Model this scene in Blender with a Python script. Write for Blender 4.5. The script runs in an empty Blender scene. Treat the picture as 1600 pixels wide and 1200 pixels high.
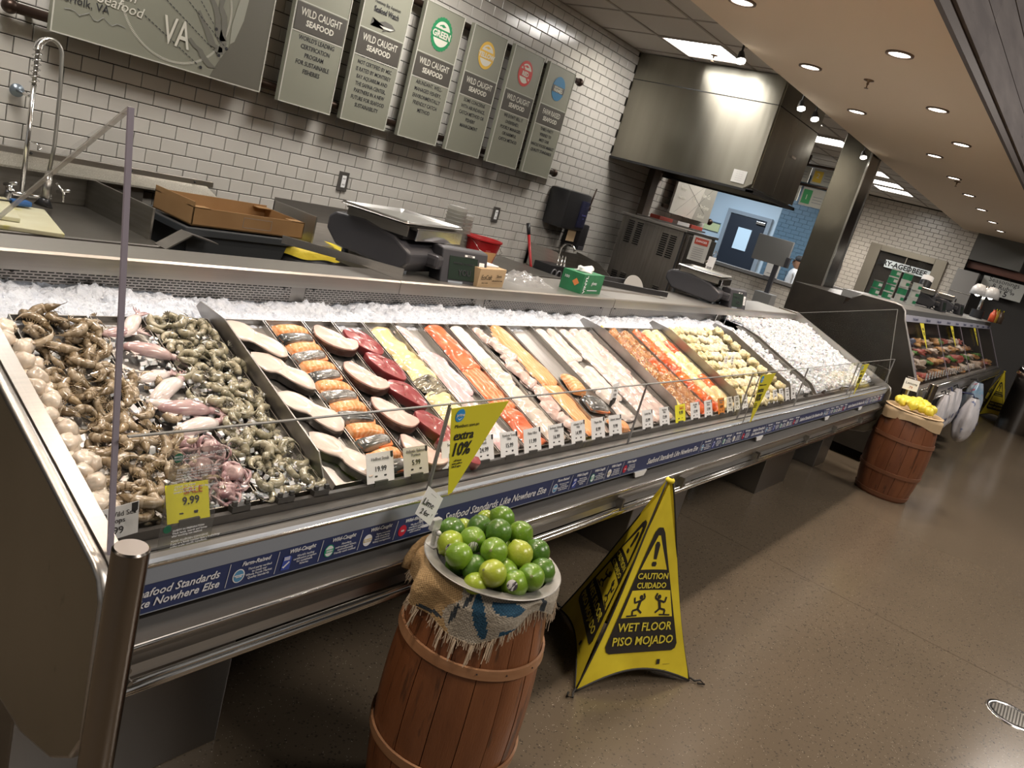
import bpy, bmesh, math, random
from mathutils import Matrix, Vector, noise
random.seed(7)
S = bpy.context.scene
COL = S.collection
PI = math.pi

# ---------------------------------------------------------------- camera
cam_data = bpy.data.cameras.new('camera'); cam = bpy.data.objects.new('camera', cam_data); COL.objects.link(cam)
cam_data.sensor_width = 36.0; cam_data.lens = 27.737; cam_data.clip_start = 0.02; cam_data.clip_end = 100
cam.matrix_world = Matrix(((0.59321956, 0.04592534, -0.80372969, 0), (-0.75971528, 0.36220581, -0.54003671, 0),
                           (0.26631419, 0.93096607, 0.24975775, 1.65), (0, 0, 0, 1)))
S.camera = cam
# ---------------------------------------------------------------- world and exposure
w = bpy.data.worlds.new('world'); S.world = w; w.use_nodes = True
w.node_tree.nodes['Background'].inputs[0].default_value = (0.80, 0.77, 0.74, 1)
w.node_tree.nodes['Background'].inputs[1].default_value = 0.25
S.view_settings.view_transform = 'Standard'; S.view_settings.look = 'None'
S.view_settings.exposure = 0.33; S.view_settings.gamma = 1.0; S.view_settings.use_curve_mapping = False
S.cycles.max_bounces = 7; S.cycles.diffuse_bounces = 3; S.cycles.glossy_bounces = 4
S.cycles.transmission_bounces = 5; S.cycles.transparent_max_bounces = 12
S.cycles.sample_clamp_indirect = 4.0; S.cycles.caustics_reflective = False; S.cycles.caustics_refractive = False
WARM = (1.0, 0.80, 0.60); NEUTRAL = (1.0, 0.94, 0.87); FOOD = (1.0, 0.93, 0.88)
def lamp(name, kind, loc, energy, color, size=0.1, rot=(0, 0, 0), spread=None, angle=None, blend=0.5):
    d = bpy.data.lights.new(name, kind); d.energy = energy; d.color = color
    if kind == 'AREA':
        d.shape = 'DISK' if spread is None or spread < 0 else 'SQUARE'; d.size = size
        if spread: d.spread = abs(spread)
    else:
        d.shadow_soft_size = size
    if kind == 'SPOT': d.spot_size = angle; d.spot_blend = blend
    o = bpy.data.objects.new(name, d); o.location = loc; o.rotation_euler = rot; COL.objects.link(o)
    return o
SOFFIT_Z = 2.85; CEIL_Z = 3.05
DL = [(x, 2.12) for x in (-.9, .39, 1.69, 2.99, 4.29, 5.57, 6.87)] + [(x, 1.41) for x in (-.26, 1.04, 2.34, 3.64, 4.94, 6.275, 7.5)] + \
     [(8.38, 1.756), (9.65, 1.756), (10.9, 1.756), (12.2, 1.756), (13.6, 1.756), (14.8, 1.756)]
for (x, y) in DL:                                              # real downlights in the soffit
    e = (25 if x < 2.5 else 30) if y > 2 else ((58 if x < 2.5 else 66) if x < 8 else 22)
    lamp('downlight_lamp', 'SPOT', (x, y, SOFFIT_Z - .03), e, (1.0, .84, .69) if x < 8 else WARM, .07, angle=math.radians(115), blend=.8)
PANELS = [(6.505, 3.415), (8.945, 3.415), (3.76, 3.415), (1.32, 3.415), (10.3, 3.415), (12.5, 3.415), (13.6, 3.415), (14.4, 3.415)]
for (x, y) in PANELS:
    lamp('panel_lamp', 'AREA', (x, y, CEIL_Z - .03), (15 if x > 5 else 24) if x < 8 else 20, NEUTRAL, .54, spread=math.radians(170))
for (x, y) in ((2.2, -2.2), (6.6, -2.0), (11.2, -1.6)):                   # open aisle lighting behind the photographer
    lamp('aisle_lamp', 'AREA', (x, y, 4.2), 105, (1.0, .91, .82), 1.4, spread=math.radians(178))
for x in (1.0, 3.0, 4.5, 5.3, 6.2, 6.75):                                         # track heads on the soffit edge, aimed at the fish
    t = Vector((x, 1.6, .95)) - Vector((x + .1, 2.56, SOFFIT_Z - .12))
    lamp('track_lamp', 'SPOT', (x + .1, 2.56, SOFFIT_Z - .12), 13 if x > 4 else 5, FOOD, .05, t.to_track_quat('-Z', 'Y').to_euler(), angle=math.radians(62), blend=.9)
lamp('cooler_lamp', 'POINT', (17.0, 3.2, 2.4), 25, (.85, .95, 1.0), .2)
lamp('back_room_lamp', 'AREA', (13.6, 6.0, 3.0), 60, (.80, .90, 1.0), .8, spread=math.radians(170))
# dry steel wall at the far end of the work area is lit from above
lamp('tile_wash_lamp', 'SPOT', (15.2, 3.9, 2.95), 40, NEUTRAL, .08, angle=math.radians(120), blend=.7)

# ---------------------------------------------------------------- materials
MATS = {}
def M(name, col=(.5, .5, .5), rough=.5, metal=0.0, var=None, bump=None, stretch=(1, 1, 1), coat=0, sss=0, emit=None, trans=0, spec=None, alpha=None, perobj=0):
    if name in MATS: return MATS[name]
    m = bpy.data.materials.new(name); m.use_nodes = True; MATS[name] = m
    nt = m.node_tree; b = nt.nodes['Principled BSDF']; N = nt.nodes.new; L = nt.links.new
    b.inputs['Base Color'].default_value = (*col, 1); b.inputs['Roughness'].default_value = rough; b.inputs['Metallic'].default_value = metal
    if spec is not None: b.inputs['Specular IOR Level'].default_value = spec
    if coat: b.inputs['Coat Weight'].default_value = coat; b.inputs['Coat Roughness'].default_value = .12
    if sss: b.inputs['Subsurface Weight'].default_value = sss; b.inputs['Subsurface Radius'].default_value = (.01, .006, .004); b.inputs['Subsurface Scale'].default_value = .6
    if trans: b.inputs['Transmission Weight'].default_value = trans; b.inputs['IOR'].default_value = 1.31
    if alpha is not None: b.inputs['Alpha'].default_value = alpha
    if emit: b.inputs['Emission Color'].default_value = (*emit[0], 1); b.inputs['Emission Strength'].default_value = emit[1]
    if var or bump:
        tc = N('ShaderNodeTexCoord'); mp = N('ShaderNodeMapping'); mp.inputs['Scale'].default_value = stretch; L(tc.outputs['Object'], mp.inputs[0])
        oi = N('ShaderNodeObjectInfo')
        def nz(scale, det=4):
            n = N('ShaderNodeTexNoise'); n.noise_dimensions = '4D'; n.inputs['Scale'].default_value = scale; n.inputs['Detail'].default_value = det
            L(mp.outputs[0], n.inputs['Vector'])
            if perobj:
                k = N('ShaderNodeMath'); k.operation = 'MULTIPLY'; k.inputs[1].default_value = 37.0; L(oi.outputs['Random'], k.inputs[0]); L(k.outputs[0], n.inputs['W'])
            return n
        if var:
            n = nz(var[0]); r = N('ShaderNodeValToRGB'); r.color_ramp.elements[0].position = var[3] if len(var) > 3 else .35; r.color_ramp.elements[1].position = var[4] if len(var) > 4 else .68
            r.color_ramp.elements[0].color = (*col, 1); r.color_ramp.elements[1].color = (*var[1], 1)
            L(n.outputs['Fac'], r.inputs[0])
            if var[2] is not None:      # second finer layer
                n2 = nz(var[2][0]); r2 = N('ShaderNodeValToRGB'); r2.color_ramp.elements[0].position = var[2][2]; r2.color_ramp.elements[1].position = var[2][2] + .06
                r2.color_ramp.elements[0].color = (0, 0, 0, 1); r2.color_ramp.elements[1].color = (1, 1, 1, 1); L(n2.outputs['Fac'], r2.inputs[0])
                mx = N('ShaderNodeMix'); mx.data_type = 'RGBA'; L(r2.outputs[0], mx.inputs[0]); L(r.outputs[0], mx.inputs[6]); mx.inputs[7].default_value = (*var[2][1], 1)
                L(mx.outputs[2], b.inputs['Base Color'])
            else: L(r.outputs[0], b.inputs['Base Color'])
        if bump:
            n = nz(bump[0], 3); bp = N('ShaderNodeBump'); bp.inputs['Strength'].default_value = bump[1]; bp.inputs['Distance'].default_value = bump[2] if len(bump) > 2 else .002
            L(n.outputs['Fac'], bp.inputs['Height']); L(bp.outputs[0], b.inputs['Normal'])
    return m
def stripes(name, c1, c2, scale, dist, rough=.35, direction='Y', w=.5, coat=.3, sharp=.1):
    m = M(name, c1, rough, coat=coat); nt = m.node_tree; N = nt.nodes.new; L = nt.links.new; b = nt.nodes['Principled BSDF']
    tc = N('ShaderNodeTexCoord'); wv = N('ShaderNodeTexWave'); wv.bands_direction = direction; wv.inputs['Scale'].default_value = scale; wv.inputs['Distortion'].default_value = dist
    wv.inputs['Detail'].default_value = 2; wv.inputs['Detail Scale'].default_value = 1.5
    r = N('ShaderNodeValToRGB'); r.color_ramp.elements[0].position = w; r.color_ramp.elements[1].position = w + sharp
    r.color_ramp.elements[0].color = (*c1, 1); r.color_ramp.elements[1].color = (*c2, 1)
    L(tc.outputs['Object'], wv.inputs['Vector']); L(wv.outputs['Fac'], r.inputs[0]); L(r.outputs[0], b.inputs['Base Color'])
    n = N('ShaderNodeTexNoise'); n.inputs['Scale'].default_value = 90; bp = N('ShaderNodeBump'); bp.inputs['Strength'].default_value = .35; bp.inputs['Distance'].default_value = .002
    L(tc.outputs['Object'], n.inputs['Vector']); L(n.outputs['Fac'], bp.inputs['Height']); L(bp.outputs[0], b.inputs['Normal'])
    return m
def aniso(m, v, r=0.0):
    b = m.node_tree.nodes['Principled BSDF']; b.inputs['Anisotropic'].default_value = v; b.inputs['Anisotropic Rotation'].default_value = r
def glassmat(name, tint=(.982, .985, .985), strength=1.0, haze=0.0):
    m = bpy.data.materials.new(name); m.use_nodes = True; MATS[name] = m; nt = m.node_tree; nt.nodes.clear(); N = nt.nodes.new; L = nt.links.new
    o = N('ShaderNodeOutputMaterial'); t = N('ShaderNodeBsdfTransparent'); t.inputs[0].default_value = (*tint, 1)
    g = N('ShaderNodeBsdfGlossy'); g.inputs['Roughness'].default_value = .03
    f = N('ShaderNodeLayerWeight'); f.inputs['Blend'].default_value = .5; pw = N('ShaderNodeMath'); pw.operation = 'POWER'; pw.inputs[1].default_value = 4.5; L(f.outputs['Facing'], pw.inputs[0])
    k = N('ShaderNodeMath'); k.operation = 'MULTIPLY_ADD'; k.inputs[1].default_value = .35 * strength; k.inputs[2].default_value = .013 * strength; L(pw.outputs[0], k.inputs[0])
    mx = N('ShaderNodeMixShader'); L(k.outputs[0], mx.inputs[0]); L(t.outputs[0], mx.inputs[1]); L(g.outputs[0], mx.inputs[2])
    if haze:
        d = N('ShaderNodeBsdfDiffuse'); d.inputs[0].default_value = (.75, .75, .76, 1); m2 = N('ShaderNodeMixShader'); m2.inputs[0].default_value = haze
        L(mx.outputs[0], m2.inputs[1]); L(d.outputs[0], m2.inputs[2]); L(m2.outputs[0], o.inputs[0])
    else: L(mx.outputs[0], o.inputs[0])
    return m

STEEL = M('brushed_steel', (.52, .50, .47), .30, 1, var=(6, (.44, .42, .39), None), bump=(26, .12, .001), stretch=(1, 1, 40))
STEELX = M('brushed_steel_lengthwise', (.44, .425, .405), .33, .95, var=(5, (.48, .46, .43), None), bump=(26, .10, .001), stretch=(.5, 40, 40))
STEELD = M('dull_steel', (.30, .285, .26), .42, 1, var=(4, (.24, .225, .20), None), bump=(18, .15, .001), stretch=(1, 1, 12))
STEELB = M('bright_steel', (.72, .71, .69), .18, 1, bump=(30, .05, .001), stretch=(1, 20, 20))
PAN = M('pan_steel', (.52, .51, .50), .36, 1, var=(9, (.44, .43, .42), None), bump=(30, .15, .001), stretch=(14, 1, 1))
CHROME = M('chrome', (.75, .75, .75), .08, 1)
WIPED = M('smeared_steel', (.40, .385, .37), .38, 1, var=(9, (.28, .265, .25), None, .4, .62), bump=(14, .3, .002), stretch=(1, 1, 1))
BLACK = M('black_plastic', (.018, .018, .020), .38)
BLACKM = M('matte_black', (.012, .012, .013), .7)
GREYP = M('grey_plastic', (.10, .10, .11), .5)
CHAR = M('charcoal_plastic', (.045, .045, .052), .42)
WHITE = M('white_card', (.90, .90, .90), .6)
PAPER = M('paper', (.74, .73, .70), .7)
INK = M('ink', (.02, .02, .025), .6)
GREYINK = M('grey_ink', (.25, .25, .25), .6)
WHITEINK = M('white_ink', (.85, .85, .88), .6)
YCARD = M('yellow_card', (.92, .86, .02), .5)
FLAGY = M('flag_yellow', (.74, .66, .035), .55)
BLUEP = M('prime_blue', (.03, .30, .70), .5)
NAVY = M('navy_strip', (.028, .045, .135), .42)
RAILG = M('price_rail_grey', (.31, .345, .40), .40)
GLASS = glassmat('clear_glass')
GLASSS = glassmat('side_glass', (.93, .95, .94), .35)
GLASSE = M('glass_edge', (.33, .30, .36), .25, alpha=.93)
GLASSL = M('glass_edge_thin', (.22, .22, .21), .25)
STEELH = M('hood_steel', (.36, .34, .285), .30, 1, var=(1.6, (.27, .255, .215), None), bump=(9, .35, .004), stretch=(2.2, 2.2, .12)); aniso(STEELH, .85, .25)
ICE = M('crushed_ice', (.56, .60, .67), .5, var=(24, (.47, .52, .61), None), bump=(55, 1.0, .012))
ICEC = M('ice_cubes', (.92, .94, .97), .16, trans=.15, coat=.5, sss=.2)

# ---------------------------------------------------------------- mesh builder
class MB:
    def __init__(s): s.v = []; s.f = []; s.mi = []; s.cur = 0; s.T = None
    def add(s, vs, fs, mi=None):
        k = len(s.v)
        for p in vs:
            p = Vector(p); s.v.append(s.T @ p if s.T else p)
        for f in fs: s.f.append(tuple(i + k for i in f)); s.mi.append(s.cur if mi is None else mi)
        return s
    def box(s, lo, hi, bev=0, R=None, c=None):
        x0, y0, z0 = lo; x1, y1, z1 = hi
        if bev <= 0:
            vs = [(x, y, z) for z in (z0, z1) for y in (y0, y1) for x in (x0, x1)]
            fs = [(0, 2, 3, 1), (4, 5, 7, 6), (0, 1, 5, 4), (2, 6, 7, 3), (0, 4, 6, 2), (1, 3, 7, 5)]
        else:
            bm = bmesh.new(); vv = [bm.verts.new((x, y, z)) for z in (z0, z1) for y in (y0, y1) for x in (x0, x1)]
            for f in [(0, 2, 3, 1), (4, 5, 7, 6), (0, 1, 5, 4), (2, 6, 7, 3), (0, 4, 6, 2), (1, 3, 7, 5)]: bm.faces.new([vv[i] for i in f])
            bmesh.ops.bevel(bm, geom=bm.edges[:], offset=min(bev, .45 * min(x1 - x0, y1 - y0, z1 - z0)), segments=2, affect='EDGES', profile=.6)
            bm.verts.index_update(); vs = [v.co.copy() for v in bm.verts]; fs = [[v.index for v in f.verts] for f in bm.faces]; bm.free()
        if R is not None:
            c = Vector(c) if c is not None else Vector(((x0 + x1) / 2, (y0 + y1) / 2, (z0 + z1) / 2))
            vs = [R @ (Vector(p) - c) + c for p in vs]
        return s.add(vs, fs)
    def prism(s, poly, a, b, axis='z', bev=0):
        """outline of 2D points swept from a to b along an axis"""
        n = len(poly)
        mk = {'z': lambda p, t: (p[0], p[1], t), 'y': lambda p, t: (p[0], t, p[1]), 'x': lambda p, t: (t, p[0], p[1])}[axis]
        vs = [mk(p, a) for p in poly] + [mk(p, b) for p in poly]
        return s.add(vs, [tuple(range(n))[::-1], tuple(range(n, 2 * n))] + [(i, (i + 1) % n, (i + 1) % n + n, i + n) for i in range(n)])
    def tube(s, pts, r, n=10, closed=False, rr=None, caps=True, flat=1.0):
        pts = [Vector(p) for p in pts]; m = len(pts); up = Vector((0, 0, 1)); rings = []; prev = None
        for i, p in enumerate(pts):
            a = pts[(i - 1) % m] if (i or closed) else p; b = pts[(i + 1) % m] if (i < m - 1 or closed) else p
            t = (b - a).normalized()
            if prev is None:
                x = t.cross(up); x = t.cross(Vector((1, 0, 0))) if x.length < .05 else x
            else: x = prev - t * prev.dot(t)
            x.normalize(); prev = x; y = t.cross(x); q = rr[i] if rr else r
            rings.append([p + q * (math.cos(2 * PI * k / n) * x + flat * math.sin(2 * PI * k / n) * y) for k in range(n)])
        vs = [v for R in rings for v in R]; fs = []
        for i in range(m if closed else m - 1):
            j = (i + 1) % m
            for k in range(n): fs.append((i * n + k, i * n + (k + 1) % n, j * n + (k + 1) % n, j * n + k))
        if caps and not closed: fs += [tuple(range(n))[::-1], tuple((m - 1) * n + k for k in range(n))]
        return s.add(vs, fs)
    def lathe(s, prof, c=(0, 0, 0), n=24, a0=0, a1=2 * PI, cap=False):
        full = abs(a1 - a0 - 2 * PI) < 1e-6; k = n if full else n + 1; vs = []; fs = []
        for (r, z) in prof:
            for i in range(k):
                a = a0 + (a1 - a0) * i / n; vs.append((c[0] + r * math.cos(a), c[1] + r * math.sin(a), c[2] + z))
        for j in range(len(prof) - 1):
            for i in range(n):
                i2 = (i + 1) % k; fs.append((j * k + i, j * k + i2, (j + 1) * k + i2, (j + 1) * k + i))
        if cap: fs += [tuple(range(k))[::-1], tuple((len(prof) - 1) * k + i for i in range(k))]
        return s.add(vs, fs)
    def cyl(s, c, r, h, n=20, r2=None): return s.lathe([(r, 0), (r if r2 is None else r2, h)], c, n, cap=True)
    def grid(s, fn, nu, nv, wrap=False):
        vs = [fn(i / nu, j / nv) for j in range(nv + 1) for i in range(nu + (0 if wrap else 1))]; k = nu + (0 if wrap else 1); fs = []
        for j in range(nv):
            for i in range(nu): fs.append((j * k + i, j * k + (i + 1) % k, (j + 1) * k + (i + 1) % k, (j + 1) * k + i))
        return s.add(vs, fs)
    def rings(s, rl, cap0=True, cap1=True):
        n = len(rl[0]); vs = [p for r in rl for p in r]; fs = []
        for j in range(len(rl) - 1):
            for i in range(n): fs.append((j * n + i, j * n + (i + 1) % n, (j + 1) * n + (i + 1) % n, (j + 1) * n + i))
        if cap0: fs.append(tuple(range(n))[::-1])
        if cap1: fs.append(tuple((len(rl) - 1) * n + i for i in range(n)))
        return s.add(vs, fs)
    def blob(s, c, r, n=10, m=7, jit=0.0):
        ph = random.random() * 9; vs = []; fs = []
        for j in range(1, m):
            t = PI * j / m
            for i in range(n):
                a = 2 * PI * i / n; d = Vector((math.sin(t) * math.cos(a), math.sin(t) * math.sin(a), -math.cos(t)))
                q = 1 + jit * noise.noise(d * 1.7 + Vector((ph, ph, 0))); vs.append((c[0] + r[0] * q * d.x, c[1] + r[1] * q * d.y, c[2] + r[2] * q * d.z))
        vs += [(c[0], c[1], c[2] - r[2]), (c[0], c[1], c[2] + r[2])]; b = (m - 1) * n
        for j in range(m - 2):
            for i in range(n): fs.append((j * n + i, j * n + (i + 1) % n, (j + 1) * n + (i + 1) % n, (j + 1) * n + i))
        for i in range(n): fs.append((b, (i + 1) % n, i)); fs.append((b + 1, (m - 2) * n + i, (m - 2) * n + (i + 1) % n))
        return s.add(vs, fs)
    def build(s, name, mat=None, parent=None, smooth=False, local=False, kind=None, label=None):
        me = bpy.data.meshes.new(name); off = Vector((0, 0, 0))
        o = bpy.data.objects.new(name, me); COL.objects.link(o)
        if parent is not None:
            o.parent = parent
            if not local: off = ORG[parent.name]
        ORG[o.name] = off
        me.from_pydata([tuple(p - off) for p in s.v], [], s.f)
        mats = mat if isinstance(mat, (list, tuple)) else [mat]
        for mm in mats:
            if mm: me.materials.append(mm)
        if len(mats) > 1: me.polygons.foreach_set('material_index', s.mi)
        if smooth:
            me.polygons.foreach_set('use_smooth', [True] * len(me.polygons))
            if smooth == 'auto': me.set_sharp_from_angle(angle=math.radians(40))
        me.validate(); me.update()
        if kind: o['kind'] = kind
        if label: o['label'] = label
        return o
ORG = {}
def thing(name, label, cat, loc=(0, 0, 0), group=None, kind=None, rot=None):
    o = bpy.data.objects.new(name, None); COL.objects.link(o); o.location = loc; o.empty_display_size = .05; ORG[o.name] = Vector(loc)
    if rot: o.rotation_euler = rot
    if label: o['label'] = label
    if cat: o['category'] = cat
    if group: o['group'] = group
    if kind: o['kind'] = kind
    return o
def tag(o, label, cat, group=None, kind=None):
    o['label'] = label; o['category'] = cat
    if group: o['group'] = group
    if kind: o['kind'] = kind
    return o
def dup(o, mat=None, label=None, parent=None, loc=None):
    c = o.copy(); COL.objects.link(c); ORG[c.name] = ORG.get(o.name, Vector())
    if parent is not None: c.parent = parent
    if mat is not None: c.matrix_world = mat
    if loc is not None: c.location = loc
    if label: c['label'] = label
    for ch in list(o.children): dup(ch, parent=c)
    return c
def text(body, loc, xd, yd, size, mat, parent, align='CENTER', bold=0.0, name='lettering', shear=0, sp=1.0, sx=1.0):
    cu = bpy.data.curves.new(name, 'FONT'); cu.body = body; cu.size = size; cu.align_x = align; cu.align_y = 'CENTER'
    cu.extrude = .0003; cu.offset = bold; cu.resolution_u = 2; cu.shear = shear; cu.space_line = sp; cu.materials.append(mat)
    o = bpy.data.objects.new(name, cu); COL.objects.link(o); xd = Vector(xd).normalized(); yd = Vector(yd).normalized(); zd = xd.cross(yd)
    mt = Matrix((xd * sx, yd, zd)).transposed().to_4x4(); mt.translation = Vector(loc) - (ORG[parent.name] if parent else Vector())
    if parent: o.parent = parent
    o.matrix_local = mt; ORG[o.name] = ORG[parent.name] if parent else Vector()
    return o
def rot(ax, deg): return Matrix.Rotation(math.radians(deg), 4, ax)
class Frame:
    """a flat printed face: origin, right and up directions; adds patches and lettering slightly proud of it"""
    def __init__(s, o, x, y): s.o = Vector(o); s.x = Vector(x).normalized(); s.y = Vector(y).normalized(); s.n = s.x.cross(s.y)
    def p(s, u, v, d=0): return s.o + s.x * u + s.y * v + s.n * d
    def patch(s, pts, mat, parent, name='printed_patch', d=.0012, t=.0006, **k):
        mb = MB(); n = len(pts); a = [s.p(u, v, d - t) for u, v in pts]; b = [s.p(u, v, d) for u, v in pts]
        mb.add(a + b, [tuple(range(n))[::-1], tuple(range(n, 2 * n))] + [(i, (i + 1) % n, (i + 1) % n + n, i + n) for i in range(n)])
        return mb.build(name, mat, parent, **k)
    def rect(s, u0, v0, u1, v1, mat, parent, name='printed_patch', d=.0012, **k): return s.patch([(u0, v0), (u1, v0), (u1, v1), (u0, v1)], mat, parent, name, d, **k)
    def disc(s, u, v, r, mat, parent, name='printed_roundel', d=.0016, n=20, ry=None, **k):
        ry = ry or r; return s.patch([(u + r * math.cos(2 * PI * i / n), v + ry * math.sin(2 * PI * i / n)) for i in range(n)], mat, parent, name, d, **k)
    def text(s, body, u, v, size, mat, parent, d=.002, **k): return text(body, s.p(u, v, d), s.x, s.y, size, mat, parent, **k)
    def box(s, u0, v0, u1, v1, d0, d1, mb):
        mb.T = Matrix((s.x, s.y, s.n)).transposed().to_4x4(); mb.T.translation = s.o; mb.box((u0, v0, d0), (u1, v1, d1)); mb.T = None; return mb

# ================================================================= STRUCTURE
def concrete():
    m = M('polished_concrete', (.20, .17, .135), .27, 0); nt = m.node_tree; N = nt.nodes.new; L = nt.links.new; b = nt.nodes['Principled BSDF']
    tc = N('ShaderNodeTexCoord')
    def noi(s, d=4):
        n = N('ShaderNodeTexNoise'); n.inputs['Scale'].default_value = s; n.inputs['Detail'].default_value = d; L(tc.outputs['Object'], n.inputs['Vector']); return n
    def ramp(src, a, b_, c1, c2):
        r = N('ShaderNodeValToRGB'); r.color_ramp.elements[0].position = a; r.color_ramp.elements[1].position = b_; r.color_ramp.elements[0].color = c1; r.color_ramp.elements[1].color = c2; L(src, r.inputs[0]); return r
    def mixc(fac, a, bcol):
        x = N('ShaderNodeMix'); x.data_type = 'RGBA'; L(fac, x.inputs[0]); L(a, x.inputs[6]); x.inputs[7].default_value = (*bcol, 1); return x.outputs[2]
    base = ramp(noi(.8, 2).outputs['Fac'], .2, .85, (.112, .088, .062, 1), (.160, .125, .088, 1)).outputs[0]
    v = N('ShaderNodeTexVoronoi'); v.inputs['Scale'].default_value = 75; L(tc.outputs['Object'], v.inputs['Vector'])
    dens = noi(.9, 1).outputs['Fac']
    k = N('ShaderNodeMath'); k.operation = 'MULTIPLY'; L(ramp(v.outputs['Distance'], .24, .32, (1, 1, 1, 1), (0, 0, 0, 1)).outputs[0], k.inputs[0]); L(ramp(noi(33, 2).outputs['Fac'], .46, .54, (0, 0, 0, 1), (1, 1, 1, 1)).outputs[0], k.inputs[1])
    k2 = N('ShaderNodeMath'); k2.operation = 'MULTIPLY'; L(k.outputs[0], k2.inputs[0]); L(ramp(dens, .30, .75, (.45, .45, .45, 1), (1, 1, 1, 1)).outputs[0], k2.inputs[1])
    c = mixc(k2.outputs[0], base, (.035, .03, .026))
    v2 = N('ShaderNodeTexVoronoi'); v2.inputs['Scale'].default_value = 140; L(tc.outputs['Object'], v2.inputs['Vector'])
    k3 = N('ShaderNodeMath'); k3.operation = 'MULTIPLY'; L(ramp(v2.outputs['Distance'], .10, .2, (1, 1, 1, 1), (0, 0, 0, 1)).outputs[0], k3.inputs[0]); L(ramp(noi(60, 1).outputs['Fac'], .56, .6, (0, 0, 0, 1), (1, 1, 1, 1)).outputs[0], k3.inputs[1])
    c = mixc(k3.outputs[0], c, (.62, .54, .42))
    L(c, b.inputs['Base Color'])
    b.inputs['Roughness'].default_value = .20
    return m
CONC = concrete()
floor = thing('floor', None, None, kind='structure')
for (x0, x1) in ((-4, .0 - .1), (-.1, 4.4), (4.4, 8.9), (8.9, 13.4), (13.4, 22)):
    for (y0, y1) in ((-6, -2.2), (-2.2, 9)):
        MB().box((x0 + .0025, y0 + .0025, -.12), (x1 - .0025, y1 - .0025, 0)).build('floor_slab', CONC, floor)
MB().box((-4, -6, -.13), (22, 9, -.012)).build('joint_filler', M('joint_dark', (.03, .027, .024), .8), floor)

GROUT = M('dark_grout', (.028, .022, .016), .9)
TILE = M('white_glazed_tile', (.60, .575, .53), .16, 0, var=(3.0, (.55, .525, .48), None), coat=.35, bump=(5, .10, .004), perobj=1)
TILEW = M('warm_white_tile', (.60, .55, .48), .22, 0, coat=.2)
TILEB = M('blue_glazed_tile', (.09, .155, .215), .3, 0, coat=.2)
def tile_mesh(wd, ht, dp=.008, bv=.0025):
    """one subway tile, face towards -y, eased edges"""
    a, b = wd / 2, ht / 2
    vs = [(-a, 0, -b), (a, 0, -b), (a, 0, b), (-a, 0, b), (-a, -dp + bv, -b), (a, -dp + bv, -b), (a, -dp + bv, b), (-a, -dp + bv, b),
          (-a + bv, -dp, -b + bv), (a - bv, -dp, -b + bv), (a - bv, -dp, b - bv), (-a + bv, -dp, b - bv)]
    fs = [(0, 1, 5, 4), (1, 2, 6, 5), (2, 3, 7, 6), (3, 0, 4, 7), (4, 5, 9, 8), (5, 6, 10, 9), (6, 7, 11, 10), (7, 4, 8, 11), (8, 9, 10, 11)]
    return vs, fs
def tiled(parent, origin, along, L_, H_, mat, PW=.1535, PH=.0768, z0=0.0, single=0, cam_pos=None, skip=None, phase=0.0):
    """running-bond tiles on a plane: origin, horizontal unit direction (tiles face its left side... given by normal = along x up, negated)"""
    along = Vector(along); up = Vector((0, 0, 1)); nrm = along.cross(up)   # outward normal
    cells = []; r = 0; z = z0
    while z < H_ - .01:
        h = min(PH, H_ - z); x = -((r % 2) * PW / 2) - phase
        while x < L_ - .005:
            a = max(x, 0); b = min(x + PW, L_)
            if b - a > .02:
                c = Vector(origin) + along * ((a + b) / 2) + up * (z + h / 2)
                if not (skip and skip(c)): cells.append((c, b - a - .0042, h - .0042))
            x += PW
        z += PH; r += 1
    if cam_pos: cells.sort(key=lambda c: (c[0] - Vector(cam_pos)).length)
    Rm = Matrix((along, -nrm, up)).transposed()
    base = {}
    for (c, wd, ht) in cells[:single]:
        key = (round(wd, 3), round(ht, 3)); tilt = Matrix.Rotation(random.gauss(0, .0035), 4, 'X') @ Matrix.Rotation(random.gauss(0, .0035), 4, 'Z')
        if key not in base:
            mb = MB(); mb.add(*tile_mesh(wd, ht)); o = mb.build('tile', mat, parent, local=True); base[key] = o.data
        else:
            o = bpy.data.objects.new('tile', base[key]); COL.objects.link(o); o.parent = parent; ORG[o.name] = ORG[parent.name]
        m4 = Rm.to_4x4(); m4.translation = c - ORG[parent.name]; o.matrix_local = m4 @ tilt
    mb = MB()
    for (c, wd, ht) in cells[single:]:
        tilt = Matrix.Rotation(random.gauss(0, .0035), 4, 'X') @ Matrix.Rotation(random.gauss(0, .0035), 4, 'Z')
        m4 = Rm.to_4x4(); m4.translation = c; mb.T = m4 @ tilt; mb.add(*tile_mesh(wd, ht))
    mb.T = None
    if mb.v: mb.build('tile_field', mat, parent, kind='stuff')

wall = thing('wall_back', None, None, (3, 4.3, 0), kind='structure')
MB().box((-4, 4.30, 0), (9.6, 4.45, CEIL_Z + .1)).build('grout_bed', GROUT, wall)
tiled(wall, (.70, 4.30, .855), (1, 0, 0), 8.9, CEIL_Z - .855, TILE, single=300, cam_pos=(1.2, 1.6, 1.7), phase=.06,
      skip=lambda c: (c.x > 7.0 and c.z > 2.1) or (3.0 < c.x < 6.0 and 1.75 < c.z < 2.5 and False))
wall2 = thing('wall_back_far', None, None, (15, 4.3, 0), kind='structure')
MB().box((15.3, 4.30, 0), (16.35, 4.45, CEIL_Z + .1)).build('grout_bed', GROUT, wall2)
tiled(wall2, (15.3, 4.30, .8), (1, 0, 0), .9, CEIL_Z - .8, TILEW)
farw = thing('wall_far', None, None, (16.2, 3, 0), kind='structure')
MB().box((16.2, 2.22, 0), (16.35, 4.3, CEIL_Z + .1)).build('grout_bed', GROUT, farw)
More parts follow.
